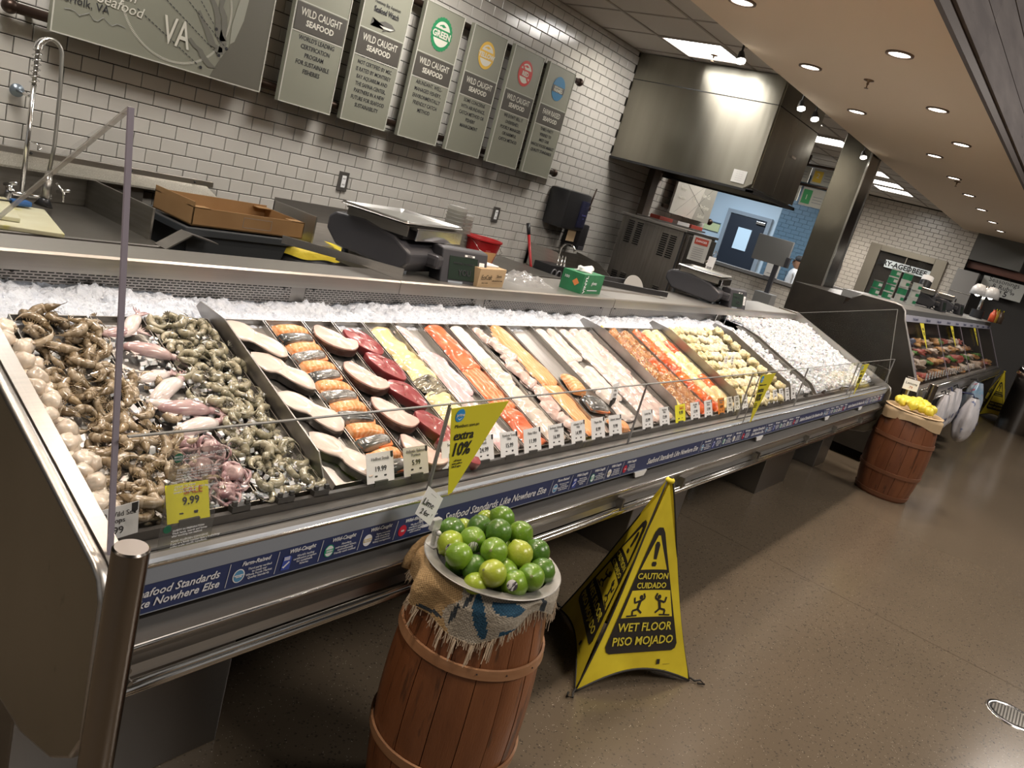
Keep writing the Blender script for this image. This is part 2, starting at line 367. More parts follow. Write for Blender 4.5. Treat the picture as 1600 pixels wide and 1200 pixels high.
tiled(farw, (16.2, 4.29, .9), (0, -1, 0), 2.07, CEIL_Z - .9, TILEW, skip=lambda c: 2.56 < c.y < 3.78 and c.z < 2.22)
# windows of the ageing room
win = thing('window_1', None, None, (16.2, 3.2, 1.3), kind='structure')
WD = M('window_frame_bronze', (.26, .23, .18), .4, .6)
mb = MB()
for (y0, y1, z0, z1) in ((2.70, 3.66, 2.13, 2.24), (2.50, 2.70, 1.15, 2.24), (3.66, 3.86, 1.15, 2.24), (2.70, 3.66, 1.15, 1.25)): mb.box((16.13, y0, z0), (16.22, y1, z1), .006)
mb.build('window_frame', WD, win)
MB().box((16.16, 2.70, 1.25), (16.17, 3.66, 2.13)).build('pane', GLASS, win)
MB().box((16.155, 3.16, 1.25), (16.175, 3.175, 2.13)).build('mullion', WD, win)
fr = Frame((16.15, 3.62, 1.86), (0, -1, 0), (0, 0, 1))
fr.rect(.12, .0, .55, .14, M('frosted_banner', (.75, .80, .80), .6), win, d=.002); fr.rect(.57, .0, .94, .14, MATS['frosted_banner'], win, d=.002)
fr.text('DRY-AGED', .30, .07, .125, BLACKM, win, bold=.004, d=.006); fr.text('BEEF', .74, .07, .125, BLACKM, win, bold=.004, d=.006)
MB().box((16.8, 2.3, .9), (16.9, 4.1, 2.5)).build('cooler_back', M('glowing_cooler_liner', (.40, .50, .50), .5, emit=((.55, .75, .75), .6)), win)  # liner emits a little itself, standing in for fluorescent light inside the cooler
for z in (1.35, 1.62): MB().box((16.45, 2.7, z), (16.75, 3.6, z + .02)).build('shelf', STEELB, win)
for k in range(8):
    o = MB().blob((16.55, 2.85 + .22 * (k % 4), 1.43 + .27 * (k // 4)), (.08, .085, .075), 12, 8, .5).build('beef_cut', M('aged_beef', (.20, .05, .035), .5, var=(20, (.62, .50, .40), None), perobj=1), None, smooth=True)
    tag(o, 'aged beef cut on the %s shelf behind the lettered window, %s from the left' % (('lower', 'upper')[k // 4], ('fourth', 'third', 'second', 'first')[k % 4]), 'meat', 'beef cuts in the ageing window')
# light blue back room
LB = M('pale_blue_paint', (.42, .52, .60), .7); LBD = M('slate_blue', (.13, .20, .27), .6)
blue = thing('wall_blue', None, None, (15.3, 6, 0), kind='structure')
MB().box((15.3, 5.42, 0), (15.4, 9, CEIL_Z + .1)).build('painted_panel', LB, blue)
MB().box((15.3, 4.46, 0), (15.4, 5.42, CEIL_Z + .1)).build('grout_bed', M('pale_grout', (.20, .26, .30), .9), blue)
tiled(blue, (15.3, 5.41, .9), (0, -1, 0), .95, CEIL_Z - .9, TILEB)
MB().box((15.27, 6.5, 1.63), (15.3, 9, 1.78)).build('guard_band', M('lime_band', (.50, .55, .30), .6), blue)
MB().box((15.27, 6.5, 1.80), (15.3, 9, 1.815)).build('band_edge', LBD, blue)
MB().box((9.6, 8.6, 0), (15.4, 8.7, 3.2)).build('painted_panel', LB, blue)
door = thing('door_1', None, None, (15.25, 6, 0), kind='structure')
MB().box((15.24, 5.58, 0), (15.28, 6.34, 2.06), .004).build('door_leaf', M('navy_door', (.012, .018, .03), .5), door)
mb = MB(); mb.box((15.22, 6.34, 0), (15.3, 6.42, 2.14)); mb.box((15.22, 5.50, 0), (15.3, 5.58, 2.14)); mb.box((15.22, 5.58, 2.07), (15.3, 6.34, 2.14)); mb.build('door_frame', M('frame_grey', (.22, .26, .30), .5), door)
MB().box((15.225, 5.82, 1.42), (15.245, 6.10, 1.84)).build('door_window', M('lit_window', (.35, .48, .58), .3, emit=((.5, .65, .78), .35)), door)
MB().box((15.2, 5.60, 1.98), (15.24, 5.78, 2.03), .004).build('door_closer', STEELB, door)
# low tiled partitions with grey ledges
for nm, x, y0, y1, z in (('wall_low', 13.8, 4.17, 5.75, 1.085), ('wall_low_right', 14.0, 2.2, 3.84, 1.25)):
    lw = thing(nm, None, None, (x, (y0 + y1) / 2, 0), kind='structure')
    MB().box((x, y0, 0), (x + .12, y1, z)).build('grout_bed', GROUT, lw)
    tiled(lw, (x, y1, .0), (0, -1, 0), y1 - y0, z, TILEW)
    MB().box((x - .05, y0 - .03, z), (x + .2, y1 + .03, z + .06), .005).build('ledge', M('grey_ledge', (.17, .16, .15), .5), lw)
# dark market wall beyond the meat counter
mw = thing('wall_market', None, None, (16.6, 0, 0), kind='structure')
MB().box((16.6, -4, 0), (16.7, 2.30, 4.5)).build('dark_panel', M('dark_wall', (.035, .032, .030), .7), mw)
MB().box((16.35, -2, 2.24), (16.6, 2.22, 2.37), .01).build('wood_beam', M('red_wood_beam', (.15, .055, .035), .5, var=(4, (.10, .035, .022), None), stretch=(1, 1, 8)), mw)
MB().box((16.1, 1.95, .9), (16.35, 2.3, 2.18)).build('steel_cladding', M('grey_cladding', (.26, .25, .24), .4, .8), mw)
MB().box((16.08, 1.95, 1.78), (16.1, 2.3, 1.79)).build('cladding_seam', STEELB, mw)
MB().box((16.2, 1.4, 2.38), (16.35, 2.22, 2.85)).build('grey_header', M('header_grey', (.16, .16, .15), .7), mw)

# ceiling over the work area: lay-in tiles on a grid, square light panels
ceil = thing('ceiling', None, None, (6, 3.4, CEIL_Z), kind='structure')
CT = M('ceiling_tile', (.56, .52, .47), .9, bump=(180, .25, .001)); CG = M('ceiling_grid', (.33, .29, .25), .6)
gx = [6.2 + .61 * k for k in range(-16, 17)]; gy = [2.5, 3.11, 3.72, 4.295]
lit = []
def near_panel(cx, cy): return any(abs(cx - px) < .31 and abs(cy - py) < .31 for px, py in PANELS)
tm = {}
for i in range(len(gx) - 1):
    for j in range(3):
        cx, cy = (gx[i] + gx[i + 1]) / 2, (gy[j] + gy[j + 1]) / 2
        if near_panel(cx, cy): continue
        hw, hh = .30, (gy[j + 1] - gy[j]) / 2 - .005
        if j not in tm:
            o = MB().box((-hw, -hh, 0), (hw, hh, .015), .003).build('ceiling_panel', CT, ceil, local=True); tm[j] = o.data
        else:
            o = bpy.data.objects.new('ceiling_panel', tm[j]); COL.objects.link(o); o.parent = ceil
        o.location = (cx - 6, cy - 3.4, .003)
mb = MB()
for x in gx: mb.box((x - .012, 2.48, CEIL_Z - .002), (x + .012, 4.3, CEIL_Z + .02))
for y in gy: mb.box((gx[0], y - .012, CEIL_Z - .003), (gx[-1], y + .012, CEIL_Z + .019))
mb.build('ceiling_grid', CG, ceil)
MB().box((-4, 2.4, CEIL_Z + .03), (17, 9, CEIL_Z + .12)).build('plenum_board', CT, ceil)
PLIT = M('panel_diffuser', (.9, .9, .9), .5, emit=((1, .98, .93), 7))
for k, (x, y) in enumerate(PANELS):
    t = thing('ceiling_light', ['square lit ceiling panel beside the steel hood', 'lit ceiling panel above the oven behind the hood', 'square lit ceiling panel over the wall signs', 'square lit ceiling panel over the sink', 'first lit ceiling panel past the hood', 'second lit ceiling panel past the hood', 'third lit ceiling panel past the hood', 'lit ceiling panel nearest the far tiled wall'][k], 'ceiling light', (x, y, CEIL_Z), 'square ceiling light panels')
    mb = MB()
    for (a, b, c, d) in ((-.3, -.3, .3, -.272), (-.3, .272, .3, .3), (-.3, -.272, -.272, .272), (.272, -.272, .3, .272)): mb.box((x + a, y + b, CEIL_Z - .006), (x + c, y + d, CEIL_Z + .02))
    mb.build('frame', CG, t)
    MB().box((x - .272, y - .272, CEIL_Z), (x + .272, y + .272, CEIL_Z + .01)).build('diffuser', PLIT, t)
# tan soffit over the counter, with its plank fascia towards the aisle
sof = thing('ceiling_soffit', None, None, (6, 1.8, SOFFIT_Z), kind='structure')
MB().box((-4, 1.06, SOFFIT_Z), (17, 2.48, SOFFIT_Z + .2)).build('soffit_board', M('tan_soffit_paint', (.86, .72, .56), .85, bump=(40, .1, .001)), sof)
MB().box((-4, 1.035, SOFFIT_Z - .02), (17, 1.06, SOFFIT_Z + .05)).build('soffit_edge', M('dark_brown_trim', (.045, .025, .018), .5), sof)
fas = thing('trim_fascia', None, None, (6, 1.04, 3.2), kind='structure')
PLK = M('grey_weathered_planks', (.165, .150, .155), .8, var=(5, (.235, .215, .215), (7, (.09, .08, .082), .66)), stretch=(.35, 1, 3), perobj=1, bump=(30, .3, .001))
z = SOFFIT_Z + .04
for k in range(7):
    x = -4
    while x < 17:
        MB().box((x + .002, 1.015 + random.uniform(0, .003), z + .003), (x + 3 - .002, 1.035, z + .197), .002).build('plank', PLK, fas); x += 3
    z += .2
MB().box((-4, 1.036, SOFFIT_Z + .05), (17, 1.06, 4.3)).build('backing', BLACKM, fas)
up = MB().box((-4, -6, 4.5), (17, 1.06, 4.55)).build('ceiling_aisle', M('dark_open_ceiling', (.05, .047, .045), .9)); up['kind'] = 'structure'
rw = MB().box((-4, -6, 0), (17, -5.9, 4.5)).build('wall_aisle', M('aisle_wall', (.20, .16, .12), .8)); rw['kind'] = 'structure'
# downlights
LENS = M('lit_lens', (1, 1, 1), .5, emit=((1, .93, .82), 9)); RING = M('downlight_ring', (.16, .11, .08), .5)
rows = {2.12: 'rear row', 1.41: 'aisle-side row', 1.756: 'single far row'}; ordn = ['first', 'second', 'third', 'fourth', 'fifth', 'sixth', 'seventh']; cnt = {}
for (x, y) in DL:
    cnt[y] = cnt.get(y, 0) + 1
    t = thing('downlight', 'round recessed downlight in tan soffit, %s of the %s from the near end' % (ordn[cnt[y] - 1], rows[y]), 'downlight', (x, y, SOFFIT_Z), 'recessed soffit downlights')
    MB().lathe([(.078, .0), (.078, -.008), (.062, -.010), (.060, 0)], (x, y, SOFFIT_Z), 24).build('trim_ring', RING, t, True)
    MB().lathe([(.0, -.004), (.061, -.004)], (x, y, SOFFIT_Z), 24).build('lens', LENS, t)
for k, (x, y, z) in enumerate(((5.70, 1.756, SOFFIT_Z), (6.6, 3.36, CEIL_Z), (9.9, 1.756, SOFFIT_Z))):
    t = thing('sprinkler', ['brass sprinkler head under tan soffit between downlights', 'brass sprinkler head beside lit panel near the hood', 'small sprinkler head far along the soffit'][k], 'sprinkler', (x, y, z))
    BR = M('aged_brass', (.16, .10, .06), .35, .8)
    MB().lathe([(.0, 0), (.034, 0), (.034, -.005), (.008, -.012), (.008, -.03)], (x, y, z), 16).build('escutcheon', BR, t, True)
    MB().lathe([(.004, -.03), (.004, -.05), (.014, -.052), (.014, -.055), (0, -.055)], (x, y, z), 12).build('deflector', BR, t)
for k, x in enumerate((5.35, 6.73, 7.12, 8.9)):
    t = thing('track_spotlight', ['white track spotlight on soffit edge near ceiling panel', 'bright track spotlight in front of the hood face', 'second smaller track spotlight past the hood face', 'track spotlight on soffit edge beyond the column'][k], 'spotlight', (x, 2.5, SOFFIT_Z))
    d = Vector((-.25, -.35, -1)).normalized(); p = Vector((x, 2.53, SOFFIT_Z - .03))
    MB().tube([p + Vector((0, 0, .06)), p], .008, 8).build('stem', BLACK, t)
    MB().tube([p - d * .01, p + d * .05], .0, 14, rr=[.018, .034]).build('housing', BLACK, t)
    MB().tube([p + d * .045, p + d * .062, p + d * .072], .0, 14, rr=[.032, .032, .016]).build('bulb', M('lit_bulb', (1, 1, 1), .5, emit=((1, .95, .85), 12)), t)

# steel clad column
colm = thing('column', 'square stainless-clad column standing behind the far end of the fish counter', 'column', (9.3, 2.66, 0), kind='structure')
MB().box((9.1, 2.50, 0), (9.5, 2.82, CEIL_Z), .004).build('cladding', M('column_steel', (.24, .225, .195), .24, 1, var=(1.5, (.17, .16, .14), None), bump=(5, .4, .006), stretch=(1, 1, .6)), colm)
mb = MB(); mb.box((9.09, 2.49, 0), (9.11, 2.51, CEIL_Z)); mb.box((9.49, 2.49, 0), (9.51, 2.51, CEIL_Z)); mb.build('corner_trim', STEELB, colm)

# extraction hood
hood = thing('extraction_hood', 'large stainless extraction hood hanging from the ceiling over the oven', 'hood', (7.5, 3.5, 2.05))
mb = MB(); HZ = 3.045
prof = [(2.80, 2.12), (2.80, HZ), (4.29, HZ), (4.29, 2.06), (2.88, 2.06)]
mb.prism([(a, b) for a, b in prof], 6.95, 6.98, 'x'); mb.build('side_panel', STEELH, hood)
MB().prism(prof, 8.12, 8.15, 'x').build('side_panel', STEELH, hood)
MB().box((6.98, 2.79, 2.09), (7.50, 2.81, HZ), .002).build('front_panel', STEELH, hood)
MB().box((7.505, 2.79, 2.09), (8.12, 2.81, HZ), .002).build('front_panel', STEELH, hood)
MB().box((6.945, 2.80, 2.80), (6.95, 4.29, 2.806)).build('seam', BLACKM, hood)
MB().box((6.96, 2.785, 2.80), (8.12, 2.79, 2.806)).build('seam', BLACKM, hood)
MB().box((6.98, 2.83, 2.3), (8.12, 4.28, 2.33)).build('filter_plate', STEELD, hood)
mb = MB(); mb.box((6.93, 2.77, 2.045), (8.15, 2.83, 2.075)); mb.box((6.93, 2.77, 2.045), (6.97, 4.29, 2.065)); mb.box((8.12, 2.77, 2.045), (8.16, 4.29, 2.065)); mb.build('drip_edge', BLACKM, hood)
fr = Frame((6.948, 2.9, 2.10), (0, -1, 0), (0, 0, 1)); fr.rect(-.10, .0, .03, .11, PAPER, hood, name='notice', d=.003)
for r in range(5): fr.text('xxxx xxxxx xxxx'.replace('x', '-'), -.035, .095 - r * .018, .014, GREYINK, hood, d=.006)
fr2 = Frame((7.02, 2.785, 2.5), (1, 0, 0), (0, 0, 1)); fr2.rect(.6, -.02, .72, .0, STEELB, hood, name='latch', d=.004)

# ================================================================= FISH COUNTER
X0, X1 = .655, 6.97
BY0, BZ0, SL = 1.25, .815, .3966
BA = math.atan(SL)
def bz(y, h=0): return BZ0 + SL * (y - BY0) + h / math.cos(BA)
def bedpt(x, y, h=0): return Vector((x, y - h * math.sin(BA), BZ0 + SL * (y - BY0) + h * math.cos(BA) - 0))
def bedm(x, y, h=0, a=0, tilt=0, roll=0):
    return Matrix.Translation(Vector((x, y, BZ0 + SL * (y - BY0))) + Vector((0, -math.sin(BA), math.cos(BA))) * h) @ Matrix.Rotation(BA, 4, 'X') @ rot('Z', a) @ rot('X', tilt) @ rot('Y', roll)
case = thing('fish_counter', 'long stainless refrigerated fish counter with a blue lettered strip and glass front', 'display counter', (3.8, 1.6, 0))
endp = [(1.10, .80), (1.115, .835), (1.14, .85), (1.34, .925), (2.03, 1.176), (2.20, 1.176), (2.20, .50), (1.60, .42), (1.30, .395), (1.18, .425), (1.12, .47), (1.09, .53)]
ENDM = M('end_panel_steel', (.19, .165, .12), .42, .6, var=(3, (.23, .20, .15), (22, (.15, .13, .095), .66)), bump=(12, .1, .001), stretch=(1, 1, .5))
for x, s in ((X0 - .025, 1), (X1, -1)):
    MB().prism(endp, x, x + .025, 'x').build('end_panel', ENDM, case)
    rim = [Vector((x + .0125, a, b)) for a, b in endp]
    MB().tube(rim, .014, 6, closed=True, flat=.45).build('end_panel_edge', STEELX, case, True)
MB().prism([(1.115, .84), (1.15, .862), (2.03, 1.185), (2.03, 1.178), (1.16, .85), (1.13, .83)], X0, X0 + .032, 'x').build('end_flange', STEELX, case)
MB().prism([(1.115, .84), (1.15, .862), (2.03, 1.185), (2.03, 1.05), (1.25, .80), (1.13, .80)], X1 - .02, X1, 'x').build('end_wall', STEELX, case)
# carcass
sec = [(1.165, .60), (1.165, .79), (1.25, .79), (1.85, 1.02), (2.06, 1.03), (2.06, 1.12), (2.19, 1.12), (2.19, .50), (1.55, .42), (1.3, .44)]
MB().prism(sec, X0, X1, 'x').build('carcass', STEELD, case)
MB().box((X0, 1.85, .02), (5.4, 1.9, .44)).build('back_skirt', BLACKM, case)
for (a, b) in ((.67, 1.2), (3.45, 4.10), (5.43, 6.08), (6.86, 7.2)):
    MB().box((a, 1.42, 0), (b, 1.84, .46), .004).build('pedestal', M('pedestal_steel', (.30, .29, .28), .36, 1, bump=(20, .1, .001), stretch=(1, 1, 30)), case)
# bed surface
MB().prism([(1.25, .800), (1.25, .812), (1.84, bz(1.84) - .003), (1.84, 1.03)], X0, X1, 'x').build('bed_plate', PAN, case)
# front ledge, price rail and lettered strip
MB().prism([(1.142, .792), (1.142, .832), (1.150, .838), (1.232, .812), (1.232, .79)], X0 + .02, X1 - .01, 'x').build('front_ledge', STEELX, case)
MB().box((X0 + .02, 1.160, .8345), (X1 - .01, 1.166, .8375)).build('glass_channel', BLACKM, case)
MB().prism([(1.130, .788), (1.127, .826), (1.142, .832), (1.16, .80), (1.16, .788)], X0 + .02, X1 - .02, 'x').build('price_rail', RAILG, case)
MB().box((X0 + .02, 1.124, .826), (X1 - .02, 1.131, .831), .0015).build('rail_bead', STEELB, case)
MB().box((X0 + .02, 1.133, .724), (X1 - .02, 1.165, .788)).build('label_strip', NAVY, case)
MB().box((X0 + .02, 1.1325, .7225), (X1 - .02, 1.136, .7245)).build('strip_edge', RAILG, case)
tg = MB(); tg.box((X0 + .03, 1.234, .80), (X1 - .03, 1.247, .832))
tg.build('tag_rail', M('dark_tag_rail', (.05, .047, .045), .5), case)
# bumper and rail
MB().prism([(1.165, .70), (1.150, .700), (1.108, .681), (1.104, .676), (1.106, .668), (1.128, .640), (1.138, .61), (1.130, .592), (1.165, .590)], X0 + .0, X1 - .05, 'x').build('bumper_panel', STEELX, case)
MB().tube([(X0 + .01, 1.106, .676), (X1 - .05, 1.106, .676)], .0035, 8).build('bumper_edge', STEELB, case, True)
for k, (y, z) in enumerate(((1.118, .588), (1.114, .577), (1.120, .566))):
    MB().tube([(X0 + .02, y, z), (X1 - .05, y, z)], .0065, 10).build('rail_tube', STEELB, case, True)
for x in (.705, 1.92, 2.58, 3.12, 4.02, 4.07, 4.95, 5.6, 6.35):
    mb = MB(); mb.box((x - .006, 1.108, .585), (x + .006, 1.14, .63)); mb.tube([(x + .008, 1.128, .622), (x + .008, 1.110, .622)], .006, 10); mb.tube([(x + .012, 1.13, .600), (x + .012, 1.105, .598)], .005, 8)
    mb.build('rail_bracket', STEELD, case)
for x in (1.60, 2.69, 4.02, 5.3, 6.2):
    MB().prism([(x - .05, .722), (x + .05, .722), (x + .035, .700), (x - .035, .700)], 1.128, 1.134, 'y').build('strip_joiner', WHITE, case)
# rear deck and perforated air return
for (a, b) in ((X0, 2.12), (2.122, 3.744), (3.748, 5.38), (5.382, X1)):
    yb = 2.20 if a < 1 else 2.40
    MB().prism([(2.024, 1.116), (2.024, 1.160), (2.030, 1.166), (yb, 1.162), (yb, 1.14), (2.045, 1.14), (2.045, 1.116)], a, b, 'x').build('deck_panel', STEELX, case)
def perf():
    m = M('perforated_steel', (.40, .38, .36), .38, .9); nt = m.node_tree; N = nt.nodes.new; L = nt.links.new; b = nt.nodes['Principled BSDF']
    tc = N('ShaderNodeTexCoord'); mp = N('ShaderNodeMapping'); mp.inputs['Rotation'].default_value = (PI / 2, 0, 0); L(tc.outputs['Object'], mp.inputs[0])
    br = N('ShaderNodeTexBrick'); br.inputs['Scale'].default_value = 1; br.inputs['Brick Width'].default_value = .020; br.inputs['Row Height'].default_value = .0075
    br.inputs['Mortar Size'].default_value = .0021; br.inputs['Mortar Smooth'].default_value = .05; br.inputs['Color1'].default_value = (0, 0, 0, 1); br.inputs['Color2'].default_value = (0, 0, 0, 1); br.inputs['Mortar'].default_value = (1, 1, 1, 1)
    L(mp.outputs[0], br.inputs['Vector']); mx = N('ShaderNodeMix'); mx.data_type = 'RGBA'; L(br.outputs['Color'], mx.inputs[0]); mx.inputs[6].default_value = (.012, .011, .01, 1); mx.inputs[7].default_value = (.40, .38, .36, 1)
    L(mx.outputs[2], b.inputs['Base Color']); L(br.outputs['Color'], b.inputs['Metallic'])
    return m
PERF = perf()
MB().box((X0, 2.056, 1.0), (X1, 2.07, 1.14)).build('return_backing', M('return_steel', (.36, .34, .32), .4, .9), case)
for (a, b) in ((.80, 1.66), (1.72, 2.62), (2.68, 3.70), (3.79, 5.3), (5.36, 6.9)):
    MB().box((a, 2.054, 1.0), (b, 2.060, 1.117)).build('perforated_grille', PERF, case)
    for e in (a + .03, b - .03): MB().blob((e, 2.052, 1.108), (.006, .004, .006), 8, 6).build('screw', BLACKM, case)
mb = MB(); mb.lathe([(.0, 0), (.018, .0), (.018, .006), (.026, .006), (.026, 0), (.045, 0), (.045, .006), (.052, .006), (.052, 0)], n=24)
mb.v = [Vector((.735 + p.x, 2.052 - p.z, 1.075 + p.y)) for p in mb.v]; mb.build('round_vent', STEELD, case)
# glass
gx_ = [X0 + .015, 1.49, 2.57, 3.67, 4.56, 5.75, X1 - .01]
for a, b in zip(gx_, gx_[1:]):
    MB().box((a + .002, 1.160, .836), (b - .002, 1.166, 1.069)).build('front_pane', GLASS, case)
    MB().box((a + .002, 1.1595, 1.069), (b - .002, 1.1665, 1.0715)).build('pane_edge', GLASSL, case)
    MB().box((b - .002, 1.159, .836), (b, 1.167, 1.07)).build('pane_joint', M('pane_joint_grey', (.35, .35, .35), .3), case)
for x, zt, pb in ((X0 + .004, 1.585, (2.03, 1.09)), (X1 - .008, 1.45, (1.96, 1.08))):
    poly = [(1.145, .84), (1.285, zt), pb if x > 3 else (2.03, 1.10), (2.02, 1.18) if x < 3 else (2.0, 1.17)]
    poly = [(1.145, .85), (1.287, zt), (2.02, zt - .655 * .733 if x < 3 else 1.06 + .12), (2.02, 1.178), (1.34, .93)]
    MB().prism(poly, x + .001, x + .009, 'x').build('side_pane', GLASS if x < 3 else GLASSS, case)
    mb = MB()
    def edge(p, q, hw=.0025):
        d = Vector((0, q[0] - p[0], q[1] - p[1])).normalized() * hw; nn = Vector((0, -d.z, d.y))
        A = Vector((x, p[0], p[1])); B = Vector((x, q[0], q[1])); wx = Vector((.0095, 0, 0))
        mb.rings([[A - nn, A + nn, A + nn + wx, A - nn + wx], [B - nn, B + nn, B + nn + wx, B - nn + wx]])
    edge(poly[0], poly[1]); 
    mb.build('side_pane_edge', GLASSE if x < 3 else GLASSL, case)
    mb = MB(); edge(poly[1], poly[2], .0016); mb.build('side_pane_edge', M('glass_edge_light', (.50, .50, .47), .3, alpha=.45), case)
# divider sheets between sections
for x in (1.232, 3.235, 3.965, 4.86, 5.28, 5.36):
    h0 = .068 if x < 5 else .04
    MB().prism([(1.256, .80), (1.256, bz(1.256) + .008), (1.31, bz(1.31) + h0), (1.76, bz(1.76) + h0), (1.885, bz(1.885) + h0 * .45), (1.90, bz(1.90) + h0 * .1), (1.80, bz(1.8) - .02)], x, x + .004, 'x').build('divider', WIPED if x < 5 else STEELD, case)
# lettered strip print
SER = dict(shear=.25)
st = Frame((0, 1.1325, .756), (1, 0, 0), (0, 0, 1)); WI = WHITEINK
def cells(x, w_, n0=5):
    cols = [(.10, .30, .52), (.06, .10, .40), (.03, .36, .20), (.62, .50, .22), (.55, .02, .05)]
    heads = ['Farm-Raised', 'Wild-Caught', 'Wild-Caught', 'Wild-Caught', 'Wild-Caught']
    lines = ['Third party verified\nto meet our\nWhole Foods Market\nQuality Standards', "World's leading\ncertification program\nfor sustainable\nfisheries", 'Abundant,\nwell-managed fishery,\nenvironmentally\nfriendly catch method', 'Some concerns\nwith abundance,\ncatch method or\nfishery management', "We don't sell it\noverfished, poorly\nmanaged or harmful\ncatch method"]
    words = ['RESPONSIBLY\nFARMED', '', 'GREEN', 'YELLOW', 'RED']
    for i in range(n0):
        cx = x + w_ * i
        st.patch([(cx - .004, -.026), (cx - .0028, -.026), (cx + .0012, .026), (cx, .026)], WI, case, d=.0008)
        st.text(heads[i], cx + w_ * .52, .0195, .0135, WI, case, bold=.0002, d=.0012, **SER)
        r = .0125
        if i == 1:
            st.patch([(cx + .012, -.022), (cx + .034, -.024), (cx + .036, .006), (cx + .03, .010), (cx + .015, .010)], M('certified_blue', (.05, .09, .42), .5), case, d=.001)
            st.patch([(cx + .014, -.014), (cx + .018, -.018), (cx + .032, -.006), (cx + .030, -.003), (cx + .018, -.013)], WI, case, d=.0014)
            for q in range(3): st.rect(cx + .016, .001 + q * .003, cx + .031, .0025 + q * .003, WI, case, d=.0014)
        else:
            st.disc(cx + .024, -.006, r + .0015, WI if i < 1 or i == 3 else M('roundel_%d' % i, cols[i], .5), case, d=.0008, n=18, ry=r + .003)
            st.disc(cx + .024, -.006, r - .001, M('roundel_%d' % i, cols[i], .5) if i in (0, 4) else WI, case, d=.0011, n=18, ry=r + .001)
            if i in (2, 3): st.rect(cx + .0115, -.0105, cx + .0365, -.0015, M('roundel_%d' % i, cols[i], .5), case, d=.0014)
            st.text(words[i], cx + .024, -.006, .0062 if i in (2, 3, 4) else .0036, WI, case, d=.0018, bold=.0002)
        st.text(lines[i], cx + w_ * .62, -.006, .0072 * w_ / .115, WI, case, d=.0012, sp=.95)
for (x, two, w_, n0) in ((.70, 1, .1165, 5), (1.535, 0, .1165, 5), (2.71, 0, .125, 5), (3.87, 1, .118, 5), (4.66, 0, .1165, 5), (5.78, 0, .1165, 5)):
    if two: st.text('Seafood Standards\nLike Nowhere Else', x + .095, 0, .0235, WI, case, bold=.0003, d=.0012, sp=.95, **SER); cells(x + .205, w_, n0)
    else: st.text('Seafood Standards Like Nowhere Else', x + .255, -.002, .0335, WI, case, bold=.0003, d=.0012, sx=.93, **SER); cells(x + .525, w_, n0)
st.text('Monterey Bay Aquarium\nSeafood Watch', 1.475, .014, .0085, WI, case, d=.0012, bold=.0002)
st.patch([(1.455, -.010), (1.47, -.006), (1.49, -.006), (1.50, -.010), (1.49, -.014), (1.47, -.014)], WI, case, d=.001)

# ---- crushed ice along the back of the bed
def fbm(x, y, s, o=4):
    return sum(noise.noise(Vector((x * s * 2 ** k, y * s * 2 ** k, k * 7.3))) / 1.7 ** k for k in range(o))
def icef(xa, xb):
    def f(u, v):
        x = xa + (xb - xa) * u; y = 1.815 + .245 * v
        base = 1.044 + .020 * min(1, v * 1.6) + .010 * math.sin(x * 3.1) * v
        if x < 1.25: base += .012 * v
        z = base + (.020 * fbm(x, y, 9, 4) + .009 * fbm(x + 3, y, 60, 3)) * (.25 + .75 * min(1, v * 4)) * min(1, (1 - v) * 6 + .35)
        return (x, y - .012 * v * fbm(x, y + 5, 25, 2) * (1 if v < 1 else 0), z if v > 0 else 1.03)
    return f
ice = MB().grid(icef(X0 + .03, 5.28), 900, 40); o = ice.build('crushed_ice', ICE, None, True)
tag(o, 'bank of white crushed ice running along the back of the fish bed', 'ice', kind='stuff')
# small loose flakes on the bank
fl = MB()
for k in range(1500):
    u = random.random(); v = .25 + .72 * random.random(); p = Vector(icef(X0 + .03, 5.28)(u, v)); r = random.uniform(.002, .004)
    q = [p + Vector((random.uniform(-r, r), random.uniform(-r, r), random.uniform(0, 2 * r))) for _ in range(4)]
    fl.add(q, [(0, 1, 2), (0, 2, 3), (0, 3, 1), (1, 3, 2)])
o = fl.build('ice_flakes', M('loose_ice_white', (.86, .88, .92), .6, sss=.3), None); tag(o, 'loose ice flakes on top of the white ice bank', 'ice flakes', kind='stuff')
# cubed ice in the empty sections at the far end
cub = MB()
def cube_at(p, r):
    R = Matrix.Rotation(random.uniform(0, 6), 3, 'X') @ Matrix.Rotation(random.uniform(0, 6), 3, 'Z')
    q = [p + R @ Vector((sx * r * random.uniform(.7, 1), sy * r * random.uniform(.7, 1), sz * r * random.uniform(.5, .8))) for sx, sy, sz in ((-1, -1, -1), (1, -1, -1), (1, 1, -1), (-1, 1, -1), (-1, -1, 1), (1, -1, 1), (1, 1, 1), (-1, 1, 1))]
    cub.add(q, [(0, 3, 2, 1), (4, 5, 6, 7), (0, 1, 5, 4), (1, 2, 6, 5), (2, 3, 7, 6), (3, 0, 4, 7)])
for k in range(5200):
    x = random.uniform(5.4, X1 - .04); y = random.uniform(1.27, 2.05); h = .012 + .02 * noise.noise(Vector((x * 5, y * 5, 0))) + random.uniform(0, .022)
    b_ = min(bz(y), 1.075); cube_at(Vector((x, y, b_ + h)), random.uniform(.006, .014))
o = cub.build('ice_cubes', ICEC, None, True) if False else cub.build('ice_cubes', ICEC, None)
tag(o, 'loose cubed ice filling the empty right end of the counter', 'ice cubes', kind='stuff')
cub = MB()
for k in range(700):
    x = random.uniform(4.99, 5.27); y = random.uniform(1.28, 1.84)
    cube_at(Vector((x, y, bz(y) + random.uniform(.004, .02))), random.uniform(.006, .012))
for k in range(420):                                                       # ice among the near shellfish
    x = random.uniform(.86, 1.2); y = 1.262 + .5 * random.random() ** 1.8; cube_at(Vector((x, y, bz(y) + random.uniform(.012, .026))), random.uniform(.003, .008))
